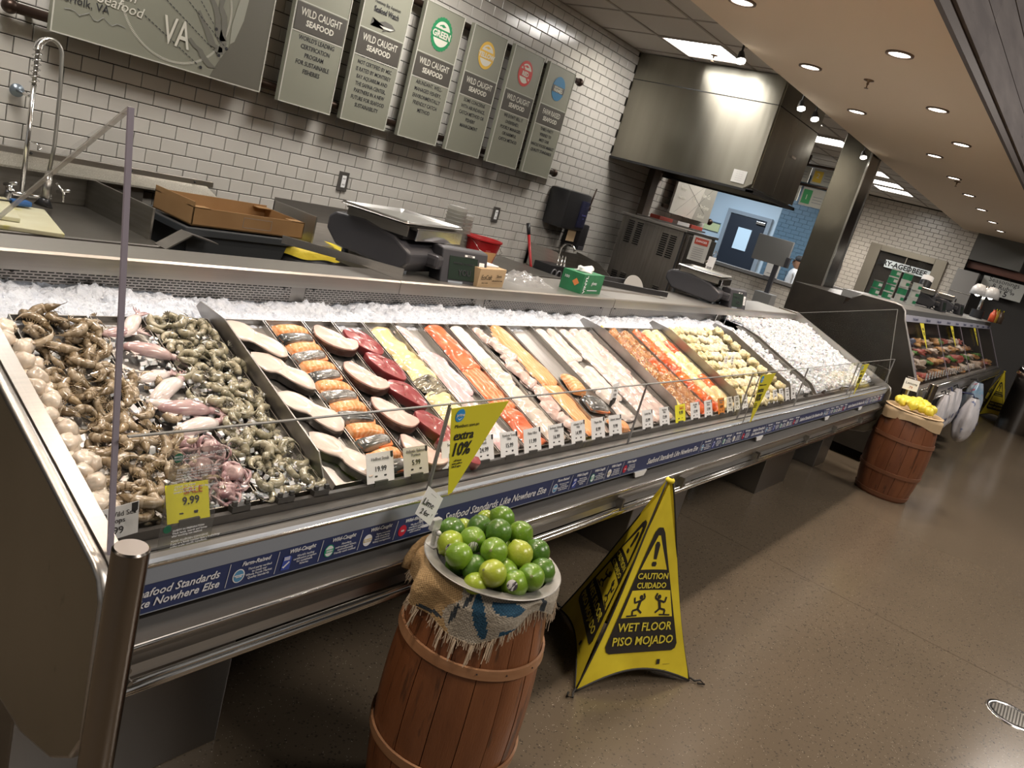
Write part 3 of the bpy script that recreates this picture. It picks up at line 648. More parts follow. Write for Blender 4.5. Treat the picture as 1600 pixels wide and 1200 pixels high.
o = cub.build('loose_ice', ICEC, None); tag(o, 'scattered ice chips among shellfish and in the narrow channel', 'ice chips', kind='stuff')
MB().grid(lambda u, v: (5.37 + (X1 - 5.40) * u, 1.262 + .8 * v, min(bz(1.262 + .8 * v), 1.075) + .012 + .012 * fbm(5.37 + 1.6 * u, 1.26 + .8 * v, 6, 2)), 60, 40).build('ice_bed', ICE, None, True)
tag(bpy.data.objects['ice_bed'], 'packed white ice under the loose cubes at the right end', 'ice', kind='stuff')

# ---- steel trays
TR = []
trays = [(.742, .912, 'brown shrimp'), (.916, 1.046, 'squid'), (1.050, 1.228, 'grey shrimp'), (1.258, 1.402, 'halibut steaks'), (1.406, 1.540, 'salmon portions'), (1.544, 1.655, 'swordfish steaks'), (1.659, 1.782, 'tuna steaks'),
         (1.786, 1.915, 'yellow trout fillets'), (1.919, 2.050, 'silver fillets'), (2.054, 2.188, 'red sockeye fillets'), (2.192, 2.312, 'cod fillets'), (2.316, 2.432, 'pink tilapia fillets'), (2.436, 2.562, 'long salmon fillets'),
         (2.566, 2.738, 'two salmon portions'), (2.742, 2.918, 'white fish fillets'), (2.922, 3.228, 'pale pink fillets'), (3.262, 3.60, 'seasoned salmon'), (3.604, 3.955, 'marinated red salmon'), (4.0, 4.55, 'crab cakes'), (4.554, 4.85, 'stuffed balls')]
for k, (a, b, what) in enumerate(trays):
    t = thing('steel_tray', 'shallow steel tray holding the %s' % what, 'tray', bedpt((a + b) / 2, 1.26, 0), 'steel fish trays')
    def P(x, y, h): return bedpt(x, y, h)
    mb = MB(); a += .001; b -= .001; y0, y1, hh = 1.262, 1.838, .020
    mb.rings([[P(a, y0, .001), P(b, y0, .001), P(b, y1, .001), P(a, y1, .001)], [P(a, y0, .003), P(b, y0, .003), P(b, y1, .003), P(a, y1, .003)]]); mb.build('tray_bottom', PAN, t)
    mb = MB()
    for (p, q, sx, sy) in (((a, y0), (b, y0), 0, 1), ((b, y0), (b, y1), -1, 0), ((b, y1), (a, y1), 0, -1), ((a, y1), (a, y0), 1, 0)):
        d = .0022; mb.rings([[P(p[0], p[1], .002), P(q[0], q[1], .002), P(q[0], q[1], hh), P(p[0], p[1], hh)], [P(p[0] + sx * d, p[1] + sy * d, .002), P(q[0] + sx * d, q[1] + sy * d, .002), P(q[0] + sx * d, q[1] + sy * d, hh), P(p[0] + sx * d, p[1] + sy * d, hh)]])
    mb.build('tray_rim', STEELD if k < 3 else STEELX, t)

# ================================================================= SEAFOOD
BANDS = {'brown_shrimp': ((.17, .125, .075), (.42, .35, .26)), 'grey_shrimp': ((.16, .15, .10), (.40, .375, .29))}
def curled(R, r, sweep, n=22, m=9, thick=1.25):
    """curled shrimp body lying flat: arc in the xy plane with segment rings"""
    pts = []; rr = []
    for i in range(n):
        t = i / (n - 1); a = -sweep / 2 + sweep * t; k = R * (1 + .25 * t)
        pts.append((k * math.cos(a), k * math.sin(a), r * .9)); rr.append(r * (.45 + 1.0 * math.sin(PI * min(1, t * 1.15 + .22)) ** .7 - .45 * t) * (1 + (.045 if i % 4 == 0 else -.015)))
    return pts, rr
def shrimp_parts(root, R, r, sweep, mat, tailmat, headmat=None):
    pts, rr = curled(R, r, sweep)
    mb = MB(); mb.tube(pts, 0, 9, rr=rr); mb.mi = [1 if (i // 9) % 4 == 1 and (i % 9) in (1, 2, 3, 4, 5) else (2 if (i // 9) % 4 == 3 and (i % 9) in (0, 1, 8) else 0) for i in range(len(mb.f))]
    mb.build('shell', [mat, M(mat.name + '_band', BANDS[mat.name][0], .2, coat=.7), M(mat.name + '_light', BANDS[mat.name][1], .2, coat=.7)], root, True, local=True)
    ctr = sum((Vector(p) for p in pts), Vector()) / len(pts); mb = MB()
    for i in range(3, len(pts) - 4, 2):
        p = Vector(pts[i]); d = (Vector((0, 0, p.z)) - p).normalized(); mb.tube([p + d * rr[i] * .7, p + d * rr[i] * 1.5 + Vector((0, 0, -.002)), p + d * rr[i] * 1.8 + Vector((0, 0, -.004))], 0, 5, rr=[r * .16, r * .13, r * .05])
    mb.build('legs', tailmat, root, True, local=True)
    e = Vector(pts[-1]); d = (e - Vector(pts[-2])).normalized(); s = d.cross(Vector((0, 0, 1)))
    mb = MB()
    for a in (-.6, -.2, .2, .6):
        q = (d * math.cos(a) + s * math.sin(a)) * r * 2.0; o_ = s * math.sin(a + .4) * r * .3
        mb.add([e - s * .0015, e + q * .7 + Vector((0, 0, .0015)) + s * .0022, e + q, e + q * .7 - s * .0022, e + Vector((0, 0, -.001))], [(0, 1, 2, 3), (4, 3, 2, 1)])
    mb.build('tail_fan', tailmat, root, local=True)
    if headmat:
        h = Vector(pts[0]); dh = (h - Vector(pts[1])).normalized()
        mb = MB(); mb.tube([h - dh * r * .6, h + dh * r * .8, h + dh * r * 2.2, h + dh * r * 3.6], 0, 8, rr=[r * .9, r * 1.05, r * .7, r * .12])
        for k in range(4):
            b0 = h + dh * r * (.2 + .5 * k); sd = dh.cross(Vector((0, 0, 1)))
            mb.tube([b0, b0 + sd * r * 1.3 + Vector((0, 0, -.002)), b0 + sd * r * 1.9 + dh * r * .8], .0007, 4)
        mb.tube([h + dh * r * 3, h + dh * r * 5 + Vector((0, 0, .004)), h - dh * r + s * r * 3 + Vector((0, 0, .004))], .0005, 4)
        mb.build('head', headmat, root, True, local=True)
def wet(name, c, c2, rough=.22, fine=None, scale=22, sss=.12, bump=(60, .35, .002), st=(1, 1, 1), coat=.6, **k):
    return M(name, c, rough, var=(scale, c2, fine), sss=sss, bump=bump, coat=coat, perobj=1, stretch=st, **k)
SB = wet('brown_shrimp', (.23, .17, .10), (.42, .345, .245), fine=(160, (.16, .11, .06), .62)); SBT = wet('brown_shrimp_tail', (.14, .10, .055), (.30, .22, .12))
SG = wet('grey_shrimp', (.22, .205, .135), (.42, .38, .27), fine=(150, (.13, .12, .09), .62)); SGT = wet('grey_shrimp_tail', (.09, .09, .075), (.22, .2, .14))
protos = {}
for nm, R, r, sw, a, b, hd, lab, grp in (('shrimp', .0200, .0076, 4.0, SB, SBT, None, 'curled brown raw shrimp in the wide tray', 'brown shrimp'),
                                        ('prawn', .031, .0083, 2.6, SB, SBT, SBT, 'brown head-on prawn in the wide tray', 'brown head-on prawns'),
                                        ('shrimp', .0185, .0076, 4.2, SG, SGT, None, 'grey-green raw shrimp in the narrow tray', 'grey shrimp')):
    t = thing(nm, lab, 'shrimp', (0, 0, -5), grp); shrimp_parts(t, R, r, sw, a, b, hd); protos[grp] = t; t['used'] = 0; t['base'] = lab; t['grp'] = grp
def scatter(proto, spots, flip=.25):
    for k, (x, y, h) in enumerate(spots):
        c = proto if not proto['used'] else dup(proto); proto['used'] = 1
        m4 = bedm(x, y, h, random.uniform(0, 360), random.uniform(-28, 28), random.uniform(-28, 28)) @ Matrix.Scale(random.uniform(.85, 1.15), 4)
        if random.random() < .5: m4 = m4 @ rot('X', 180) @ Matrix.Translation((0, 0, -.02))
        c.matrix_world = m4; c['label'] = proto['base'] + ', %s, %s' % ('top layer' if h > .016 else 'lower layer', ('left rim, ' if x < (.83 if proto['grp'] != 'grey shrimp' else 1.135) else 'right side, ') + ['nearest front', 'lower half', 'upper half', 'nearest ice'][max(0, min(3, int((y - 1.26) / .145)))]); c['group'] = proto['grp'] + c['label'][len(proto['base']):]
def layer(x0, x1, y0, y1, dx, dy, h, jit=.35):
    out = []; y = y0; r = 0
    while y < y1:
        x = x0 + (dx / 2 if r % 2 else 0)
        while x < x1: out.append((x + random.uniform(-jit, jit) * dx, y + random.uniform(-jit, jit) * dy, h + random.uniform(-.003, .006))); x += dx
        y += dy; r += 1
    random.shuffle(out); return out
L1 = layer(.760, .92, 1.285, 1.83, .037, .037, .008) + layer(.768, .90, 1.30, 1.81, .041, .042, .022)
L1b = layer(.925, .98, 1.31, 1.66, .05, .075, .022)
cut = int(len(L1) * .68); scatter(protos['brown shrimp'], L1[:cut] + L1b); scatter(protos['brown head-on prawns'], L1[cut:])
scatter(protos['grey shrimp'], layer(1.066, 1.212, 1.285, 1.83, .036, .036, .008) + layer(1.072, 1.205, 1.30, 1.81, .040, .042, .021))
# scallops
SC = wet('scallop_flesh', (.66, .56, .46), (.76, .68, .58), rough=.25, scale=14, bump=(30, .5, .003))
sc = []
for k in range(3):
    pr = MB().blob((0, 0, .014), (.0225 - .002 * k, .0215, .0165 + .002 * k), 14, 9, .35).build('scallop', SC, None, True)
    tag(pr, 'plump cream sea scallop in the column along the counter end', 'scallop', 'cream sea scallops'); sc.append(pr)
spots = layer(.692, .735, 1.272, 1.80, .034, .029, .0, .2) + layer(.694, .732, 1.29, 1.78, .036, .031, .016, .22) + layer(.70, .728, 1.30, 1.74, .036, .036, .030, .22)
for k, (x, y, h) in enumerate(spots):
    c = sc[k] if k < 3 else dup(sc[k % 3])
    c.matrix_world = bedm(x, y, h, random.uniform(0, 360), random.uniform(-25, 25), random.uniform(-25, 25))
# squid tubes and an octopus
SQ = wet('squid_flesh', (.70, .60, .58), (.82, .78, .76), rough=.16, scale=18, fine=(90, (.40, .25, .28), .66)); SQP = wet('squid_mauve', (.36, .22, .24), (.62, .48, .46), scale=22)
def squid(x, y, a, s, pink, lab):
    t = thing('squid', lab, 'squid', (0, 0, -5), 'whole squid in the middle tray')
    pts = [(-.055, 0, .012), (-.045, .001, .013), (-.02, 0, .015), (.01, .002, .015), (.032, 0, .013), (.048, -.002, .011)]
    MB().tube(pts, 0, 12, rr=[.004, .012, .018, .019, .016, .010], flat=.8).build('mantle', SQP if pink else SQ, t, True, local=True)
    MB().rings([[(-.05, 0, .012), (-.03, .024, .012), (-.012, .012, .012), (-.012, -.012, .012), (-.03, -.024, .012)], [(-.05, 0, .015), (-.03, .024, .014), (-.012, .012, .016), (-.012, -.012, .016), (-.03, -.024, .014)]]).build('fin', SQ, t, local=True)
    mb = MB(); mb.blob((.055, 0, .010), (.011, .009, .008), 10, 7)
    for k in range(6):
        b = -.9 + .36 * k; mb.tube([(.060, .003 * b, .009), (.072, .010 * b, .008), (.085 + random.uniform(-.005, .006), .02 * b, .006), (.094, .026 * b + random.uniform(-.01, .01), .005)], 0, 6, rr=[.004, .003, .002, .0009])
    mb.build('tentacles', SQP, t, True, local=True); t.matrix_world = bedm(x, y, .014, a) @ Matrix.Scale(s * 1.18, 4)
for q in ((1.000, 1.80, 50, .8, 0, 'white squid at the top of the middle tray beside the dividing rim'), (.960, 1.775, 10, .7, 1, 'mauve squid just under the top rim of the middle tray'), (1.000, 1.71, -20, .9, 1, 'large mauve squid in the upper middle tray'),
          (.975, 1.63, 15, .7, 0, 'small pale squid above the pair of white ones'), (.985, 1.585, 35, .95, 0, 'long white squid pointing up to the right in the middle tray'), (1.00, 1.525, -8, .95, 1, 'plump mauve squid in the centre of the middle tray'),
          (.965, 1.54, -25, .7, 0, 'bright white squid body left of the mauve one'), (1.00, 1.47, 12, .95, 0, 'broad white squid above the octopus')): squid(*q)
OC = wet('octopus_skin', (.25, .13, .15), (.60, .45, .44), rough=.14, scale=26, fine=(120, (.70, .60, .55), .64))
def octopus(x, y, a, s, lab):
    t = thing('octopus', lab, 'octopus', (0, 0, -5), 'octopuses'); MB().blob((0, 0, .02), (.026, .021, .018), 14, 9, .5).build('head', OC, t, True, local=True)
    for k in range(8):
        b = 2 * PI * k / 8 + random.uniform(-.2, .2); pts = []; rr = []
        for j in range(9):
            q = j / 8; b2 = b + 2.2 * q * (1 if k % 2 else -1); rad = .018 + .045 * q * (1 - .3 * q)
            pts.append((rad * math.cos(b2), rad * math.sin(b2), .012 + .008 * math.sin(q * 7 + k))); rr.append(.008 * (1 - .8 * q))
        MB().tube(pts, 0, 7, rr=rr).build('arm', OC, t, True, local=True)
    t.matrix_world = bedm(x, y, .016, a) @ Matrix.Scale(s, 4)
for q in ((1.00, 1.405, 0, .9, 'purple octopus below the broad white squid'), (.955, 1.36, 60, .85, 'mottled octopus near the sale card'), (1.01, 1.33, 120, .95, 'pinkish octopus close to the front rail'), (.975, 1.29, 200, .75, 'small octopus lowest in the middle tray'), (.95, 1.43, 10, .7, 'dark octopus among the brown prawns')): octopus(*q)

# --- slabs of fish
def outline_smooth(pts, n=28):
    """closed Catmull-Rom through control points, resampled"""
    m = len(pts); out = []
    for i in range(n):
        t = i * m / n; k = int(t); f = t - k; p = [pts[(k + j - 1) % m] for j in range(4)]
        out.append(tuple(.5 * ((2 * p[1][c]) + (-p[0][c] + p[2][c]) * f + (2 * p[0][c] - 5 * p[1][c] + 4 * p[2][c] - p[3][c]) * f * f + (-p[0][c] + 3 * p[1][c] - 3 * p[2][c] + p[3][c]) * f ** 3) for c in (0, 1)))
    lin = []
    for i in range(n):
        t = i * m / n; k = int(t); f = t - k; a, b = pts[k % m], pts[(k + 1) % m]; lin.append((a[0] + (b[0] - a[0]) * f, a[1] + (b[1] - a[1]) * f))
    return [(.55 * a[0] + .45 * b[0], .55 * a[1] + .45 * b[1]) for a, b in zip(out, lin)]
def slab(t, pts, th, dome, mat, skinmat=None, n=28, skin_lo=0.0):
    o = outline_smooth([(x + random.uniform(-.005, .005), y + random.uniform(-.004, .004)) for x, y in pts], n); cx = sum(p[0] for p in o) / n; cy = sum(p[1] for p in o) / n
    def ring(s, z, wob=0): return [(cx + (x - cx) * s, cy + (y - cy) * s, z + wob * noise.noise(Vector((x * 40, y * 40, z * 9)))) for x, y in o]
    MB().rings([ring(.93, 0), ring(.985, th * .2), ring(1.0, th * .80), ring(1.0, th * .93, .001), ring(.975, th, .001), ring(.8, th + dome * .5, .003), ring(.5, th + dome * .8, .004), ring(.2, th + dome * .7, .002)]).build('flesh', mat, t, 'auto', local=True)
    if skinmat:
        half = [i for i in range(n + 1)]
        a = [(cx + (x - cx) * 1.012, cy + (y - cy) * 1.012, th * skin_lo) for x, y in o]; b = [(cx + (x - cx) * 1.014, cy + (y - cy) * 1.014, th * .78) for x, y in o]; c = [(cx + (x - cx) * .999, cy + (y - cy) * .999, th * .84) for x, y in o]
        MB().rings([a, b, c], False, False).build('skin', skinmat, t, True, local=True)
HAL = wet('halibut_flesh', (.60, .48, .42), (.68, .59, .53), scale=9, fine=(14, (.62, .46, .42), .68), coat=.3, rough=.35); HALS = wet('dark_skin', (.030, .026, .022), (.07, .06, .05), rough=.3)
SWF = wet('swordfish_flesh', (.64, .43, .38), (.70, .53, .47), scale=8, fine=(15, (.66, .42, .38), .68), coat=.3, rough=.35); SWS = wet('brown_black_skin', (.05, .025, .02), (.10, .05, .04), rough=.3)
TUN = wet('tuna_flesh', (.26, .030, .040), (.33, .06, .065), scale=11, fine=(10, (.46, .17, .15), .70), coat=.4, rough=.3)
place = ['topmost', 'second from the top', 'third from the top', 'fourth from the top', 'lowest']
hal = [(-.098, .002), (-.08, .018), (-.045, .030), (-.012, .020), (.01, .022), (.045, .031), (.085, .016), (.100, -.010), (.085, -.024), (.03, -.024), (.0, -.018), (-.03, -.030), (-.075, -.022)]
for k, (x, y, a) in enumerate(((1.322, 1.752, -52), (1.338, 1.632, -56), (1.335, 1.488, -56), (1.335, 1.340, -60), (1.315, 1.287, -84))):
    if k == 4: continue
    t = thing('halibut_steak', 'white halibut steak rimmed with black skin, %s in its tray' % place[k], 'fish steak', (0, 0, -5), 'halibut steaks')
    slab(t, hal, .024, .004, HAL, HALS); t.matrix_world = bedm(x, y, .008, a, 0, -5) @ Matrix.Diagonal((1.0, 1.32, 1, 1))
sw = [(-.076, .010), (-.060, .024), (-.01, .026), (.03, .022), (.062, .030), (.076, .012), (.066, -.014), (.03, -.034), (-.02, -.034), (-.058, -.018)]
for k, (x, y, a) in enumerate(((1.598, 1.742, -50), (1.596, 1.590, -60), (1.600, 1.445, -60), (1.595, 1.305, -60))):
    t = thing('swordfish_steak', 'pale pink swordfish steak with dark skin edge, %s in its tray' % (place[k] if k < 3 else 'lowest'), 'fish steak', (0, 0, -5), 'swordfish steaks')
    slab(t, sw, .028, .003, SWF, SWS); t.matrix_world = bedm(x, y, .010, a, 0, -6) @ Matrix.Diagonal((1, 1.22, 1, 1))
tu = [(-.070, .004), (-.050, .026), (-.012, .034), (.028, .030), (.060, .012), (.070, -.010), (.058, -.026), (.0, -.030), (-.050, -.020)]
for k, (x, y, a) in enumerate(((1.705, 1.737, -44), (1.716, 1.630, -48), (1.712, 1.518, -48), (1.722, 1.387, -52), (1.735, 1.292, -40))):
    t = thing('tuna_steak', 'dark red tuna steak, %s in its tray' % place[k], 'fish steak', (0, 0, -5), 'dark red tuna steaks')
    slab(t, tu, .030, .003, TUN); t.matrix_world = bedm(x, y, .006, a, 0, 0) @ Matrix.Diagonal((1.0, 1.28, 1, 1))
    vn = MB()
    for q in ((-.05, .004, .01, .022), (.01, .022, .05, .004), (-.02, .02, -.005, -.02), (.02, -.002, .035, -.018)): vn.tube([(q[0], q[1], .0325), ((q[0] + q[2]) / 2, (q[1] + q[3]) / 2 + .004, .0335), (q[2], q[3], .0325)], .0009, 5)
    vn.build('sinew', M('tuna_sinew', (.50, .24, .21), .4), t, True, local=True)
SAL = stripes('salmon_flesh', (.80, .31, .10), (.87, .47, .24), 17, 9, direction='X', w=.45, sharp=.4); SALS = M('salmon_skin', (.06, .065, .068), .22, .25, var=(9, (.42, .42, .41), (130, (.16, .16, .15), .55), .42, .62), coat=.5, perobj=1)
SALB = wet('salmon_belly_edge', (.72, .20, .06), (.85, .34, .14))
def portion(x, y, h, a, skin, lab, s=1.0, L_=.064, W_=.026, grp='salmon portions'):
    t = thing('salmon_portion', lab, 'salmon portion', (0, 0, -5), grp)
    def f(u, v):
        px = (u - .5) * 2; py = (v - .5) * 2; e = (1 - abs(px) ** 3.5) * (1 - abs(py) ** 2.6)
        return (px * L_ * (1 + .05 * py) * (1 - .06 * abs(py) ** 3), py * W_ * (1 - .08 * px) * (1 - .25 * abs(px) ** 4) + .005 * math.sin(px * 2.2 + x * 90), (.028 if not skin else .024) * max(0, e) ** .35 * (1 - .22 * max(0, px)) + .001 * noise.noise(Vector((px * 4, py * 4, y * 50))))
    MB().grid(f, 18, 12).build('skin_side' if skin else 'flesh', SALS if skin else SAL, t, True, local=True)
    MB().rings([[(L_ * .97 * q * (math.cos(a)) / max(abs(math.cos(a)), abs(math.sin(a))) ** .8, W_ * .94 * q * math.sin(a) / max(abs(math.cos(a)), abs(math.sin(a))) ** .8, zz) for a in [2 * PI * i / 24 for i in range(24)]] for q, zz in ((.96, -.003), (.99, .008))]).build('cut_side', SALB if skin else SAL, t, local=True)
    t.matrix_world = bedm(x, y, h, a) @ Matrix.Scale(s, 4)
ys = [1.790, 1.755, 1.718, 1.684, 1.645, 1.608, 1.568, 1.532, 1.492, 1.453, 1.410, 1.367, 1.322, 1.283, 1.258]
for k, y in enumerate(ys[:14]):
    skin = k % 2; portion(1.472 - (.006 if skin else 0), y, .010 + (.007 if skin else 0), -6 + random.uniform(-9, 9), skin,
        ('salmon portion laid dark skin up, number %s of the skin-up ones from the top' if skin else 'orange salmon portion laid flesh up, number %s of the flesh-up ones from the top') % (['one', 'two', 'three', 'four', 'five', 'six', 'seven'][k // 2]), s=.96, W_=.0215 if skin else .024)
SAL2 = stripes('salmon_flesh_orange', (.80, .33, .12), (.86, .44, .21), 22, 3.5, direction='Y', w=.45, sharp=.4)
def fillet(x0, y0, x1, y1, w0, w1, th, mat, lab, name='fish_fillet', cat='fish fillet', grp=None, h=.006, wob=.004, nu=26, nv=12, bow=0.0, skin=None, tuck=0, ripple=0.0):
    """long tapering fillet draped between two bed points (top end first)"""
    t = thing(name, lab, cat, (0, 0, -5), grp); ph = random.random() * 20
    A = Vector((x0, y0)); B = Vector((x1, y1)); Lm = (B - A).length; mid = (A + B) / 2
    ky = 1 / math.cos(BA); dx, dy = (B.x - A.x), (B.y - A.y) * ky; Lm = math.hypot(dx, dy); ang = math.degrees(math.atan2(dy, dx))
    def f(u, v):
        s = u; e = min(1, (s / .10) ** .5 if s < .10 else 1) * min(1, ((1 - s) / .07) ** .5 if s > .93 else 1)
        wd = (w0 + (w1 - w0) * s) * (.35 + .65 * e) * (1.10 + .30 * noise.noise(Vector((s * 6, ph, 0)))); q = (v - .5) * 2
        zz = th * max(0, 1 - abs(q) ** 3.2) ** .6 * (.5 + .5 * e) * (1 - .25 * s) + wob * noise.noise(Vector((s * 9 + ph, q * 1.6, 0))) * (1 - abs(q) ** 4) + ripple * math.sin(s * 16 + ph) * (1 - q * q)
        return ((s - .5) * Lm, q * wd / 2 + .012 * noise.noise(Vector((s * 2.5, ph + 4, 0))) + bow * math.sin(PI * s), zz + .001)
    MB().grid(f, nu, nv).build('flesh', mat, t, True, local=True)
    def g(u, v):
        p = Vector(f(u, v * 1.0)); return (p.x, p.y, -.001)
    MB().grid(lambda u, v: tuple(Vector(g(u, v))), 12, 2).build('underside', skin or mat, t, local=True)
    t.matrix_world = bedm(mid.x, mid.y, h, ang)
    return t
TRO = wet('trout_flesh', (.72, .56, .26), (.82, .70, .44), scale=12, fine=(30, (.60, .46, .22), .62)); TRS = M('trout_skin', (.07, .065, .05), .2, .2, var=(16, (.40, .36, .26), (110, (.10, .09, .07), .52)), coat=.6)
fillet(1.835, 1.822, 1.872, 1.655, .080, .105, .014, TRO, 'yellow-white trout fillet at the top of its tray', grp='trout fillets', ripple=.002)
fillet(1.858, 1.67, 1.868, 1.565, .10, .10, .016, TRO, 'yellow-white trout fillet just above the speckled skin one', grp='trout fillets', h=.010)
fillet(1.852, 1.592, 1.868, 1.512, .105, .10, .012, TRS, 'trout fillet turned to show dark speckled skin', grp='trout fillets', h=.014, ripple=.002)
fillet(1.850, 1.53, 1.862, 1.420, .10, .11, .016, TRO, 'pale trout fillet below the speckled skin one', grp='trout fillets', h=.008)
fillet(1.850, 1.445, 1.858, 1.275, .11, .08, .016, TRO, 'lowest trout fillet, behind the price card', grp='trout fillets', h=.010)
SIL = wet('silver_flesh', (.62, .51, .51), (.74, .68, .68), scale=16, fine=(40, (.62, .36, .42), .66), rough=.18, coat=.8)
SILP = wet('silver_pink_flesh', (.68, .44, .47), (.82, .68, .68), scale=12, fine=(35, (.52, .26, .32), .66), rough=.18, coat=.8)
for k, (a, b, c, d, w0, w1, m_) in enumerate(((1.940, 1.830, 1.995, 1.62, .06, .075, SIL), (1.985, 1.70, 2.01, 1.50, .07, .07, SILP), (1.945, 1.70, 1.975, 1.46, .06, .07, SILP), (1.965, 1.53, 1.995, 1.33, .07, .075, SIL), (1.985, 1.44, 2.005, 1.27, .07, .065, SIL), (1.945, 1.40, 1.955, 1.27, .05, .06, SILP))):
    fillet(a, b, c, d, w0, w1, .014, m_, '%s glossy silver-pink fillet in its tray, %s' % (('long', 'short')[k > 2], ['at the top', 'upper right', 'upper left', 'in the middle', 'lower right', 'lower left'][k]), grp='silver pink fillets', h=.006 + .003 * (k % 3))
SOC = wet('sockeye_flesh', (.62, .115, .035), (.74, .22, .08), scale=9, fine=(26, (.85, .38, .20), .66), rough=.3); SOC2 = stripes('sockeye_striped', (.70, .17, .05), (.82, .36, .18), 16, 2.5, direction='Y', w=.7)
fillet(2.110, 1.828, 2.125, 1.60, .10, .115, .020, SOC, 'deep red sockeye fillet at the top of its tray', grp='red sockeye fillets', h=.012)
fillet(2.115, 1.625, 2.135, 1.42, .115, .11, .020, SOC2, 'red sockeye fillet with pale seam in the middle of the tray', grp='red sockeye fillets', h=.006)
fillet(2.125, 1.425, 2.125, 1.265, .10, .10, .020, SOC, 'lowest deep red sockeye fillet', grp='red sockeye fillets', h=.012)
COD = wet('cod_flesh', (.62, .53, .45), (.74, .68, .62), scale=10, fine=(50, (.66, .50, .40), .66), rough=.2, coat=.7); CODT = stripes('cod_tail', (.80, .74, .68), (.66, .56, .48), 60, 4, direction='X', w=.6)
for k, (a, b, c, d, w0, w1, m_) in enumerate(((2.235, 1.83, 2.25, 1.64, .075, .10, CODT), (2.245, 1.66, 2.25, 1.52, .10, .10, COD), (2.240, 1.54, 2.255, 1.40, .10, .105, COD), (2.25, 1.42, 2.262, 1.265, .10, .09, COD))):
    fillet(a, b, c, d, w0, w1, .018, m_, 'cream white cod fillet, %s in its tray' % place[k], grp='cod fillets', h=.006 + .004 * (k % 2), ripple=.0015)
TIL = wet('tilapia_flesh', (.62, .41, .36), (.72, .59, .54), scale=14, fine=(20, (.70, .34, .32), .66), rough=.22, coat=.7)
ws = ['first', 'second', 'third', 'fourth', 'fifth', 'sixth', 'seventh', 'eighth', 'ninth', 'tenth']
for k in range(9):
    y = 1.825 - k * .064; fillet(2.345 + .03 * (k % 3), y, 2.385 + .02 * ((k + 1) % 3), max(1.275, y - .115), .058, .066, .016, TIL, 'narrow pink tilapia fillet, %s down the tray' % ws[k], grp='pink tilapia fillets', h=.006 + .008 * (k % 2), ripple=.0015)
fillet(2.475, 1.832, 2.505, 1.505, .085, .125, .022, SAL2, 'long orange salmon fillet at the top of its tray', 'salmon_fillet', 'fish fillet', 'long salmon fillets', h=.012)
fillet(2.495, 1.53, 2.505, 1.262, .115, .105, .020, SAL2, 'long orange salmon fillet lying under the upper one', 'salmon_fillet', 'fish fillet', 'long salmon fillets', h=.004)
portion(2.650, 1.505, .012, 70, 0, 'rounded orange salmon portion beside the long fillet', s=1.0, L_=.058, W_=.042, grp='loose salmon portions')
portion(2.672, 1.395, .014, -15, 1, 'salmon portion laid black skin up in the half empty tray', s=1.0, L_=.062, W_=.045, grp='loose salmon portions')
portion(2.700, 1.285, .012, -10, 0, 'orange salmon portion in front of the skin-up one', s=.95, L_=.055, W_=.035, grp='loose salmon portions')
WHF = wet('white_fish_flesh', (.62, .52, .47), (.74, .68, .64), scale=11, fine=(22, (.72, .46, .44), .69), rough=.22, coat=.7); PPF = wet('pale_pink_fish', (.64, .49, .45), (.74, .63, .59), scale=10, fine=(18, (.74, .48, .46), .69), rough=.22, coat=.7)
for k, (a, b, c, d, w0, w1) in enumerate(((2.785, 1.825, 2.80, 1.62, .07, .085), (2.86, 1.825, 2.875, 1.63, .05, .07), (2.80, 1.635, 2.82, 1.47, .085, .09), (2.88, 1.60, 2.885, 1.40, .06, .06), (2.82, 1.48, 2.84, 1.30, .08, .09))):
    fillet(a, b, c, d, w0, w1, .018, WHF, 'white fish fillet, %s in the half full tray' % ['top left', 'top right', 'middle left', 'middle right', 'lowest'][k], grp='white fish fillets', h=.006 + .003 * (k % 2))
k = 0
for col, x in enumerate((2.965, 3.045, 3.13)):
    for r in range(4):
        y = 1.825 - r * .135; fillet(x, y, x + .025, max(1.275, y - .16), .075, .08, .018, PPF, 'pale pink fillet, %s down the %s column by the divider' % (ws[r], ws[col]), grp='pale pink fillets', h=.006 + .004 * ((r + col) % 2)); k += 1
# --- seasoned pieces
LEM = wet('pale_lemon_flatfish', (.74, .56, .24), (.84, .76, .50), scale=25, fine=(60, (.55, .42, .15), .62)); NUT = wet('nut_crust', (.26, .085, .018), (.50, .21, .05), scale=45, fine=(120, (.78, .62, .30), .58), bump=(120, 1.0, .006)); MAR = wet('marinated_salmon', (.58, .070, .018), (.74, .20, .04), scale=14, fine=(50, (.40, .05, .01), .62), bump=(50, .7, .004))
for r in range(6):
    y = 1.805 - r * .096
    t = thing('lemon_slice', 'thick lemon slice, %s down the left edge of the seasoned salmon' % ws[r], 'lemon slice', (0, 0, -5), 'lemon slices on the seasoned salmon')
    MB().lathe([(0, 0), (.034, 0), (.038, .003), (.038, .008), (.034, .011), (0, .011)], n=20).build('flesh', LEM, t, True, local=True)
    MB().lathe([(.034, -.0005), (.039, .002), (.0395, .009), (.034, .0115)], n=20).build('rind', M('lemon_rind', (.80, .60, .06), .4), t, True, local=True)
    t.matrix_world = bedm(3.325, y, .014, random.uniform(0, 90), random.uniform(10, 25), random.uniform(-15, 15))
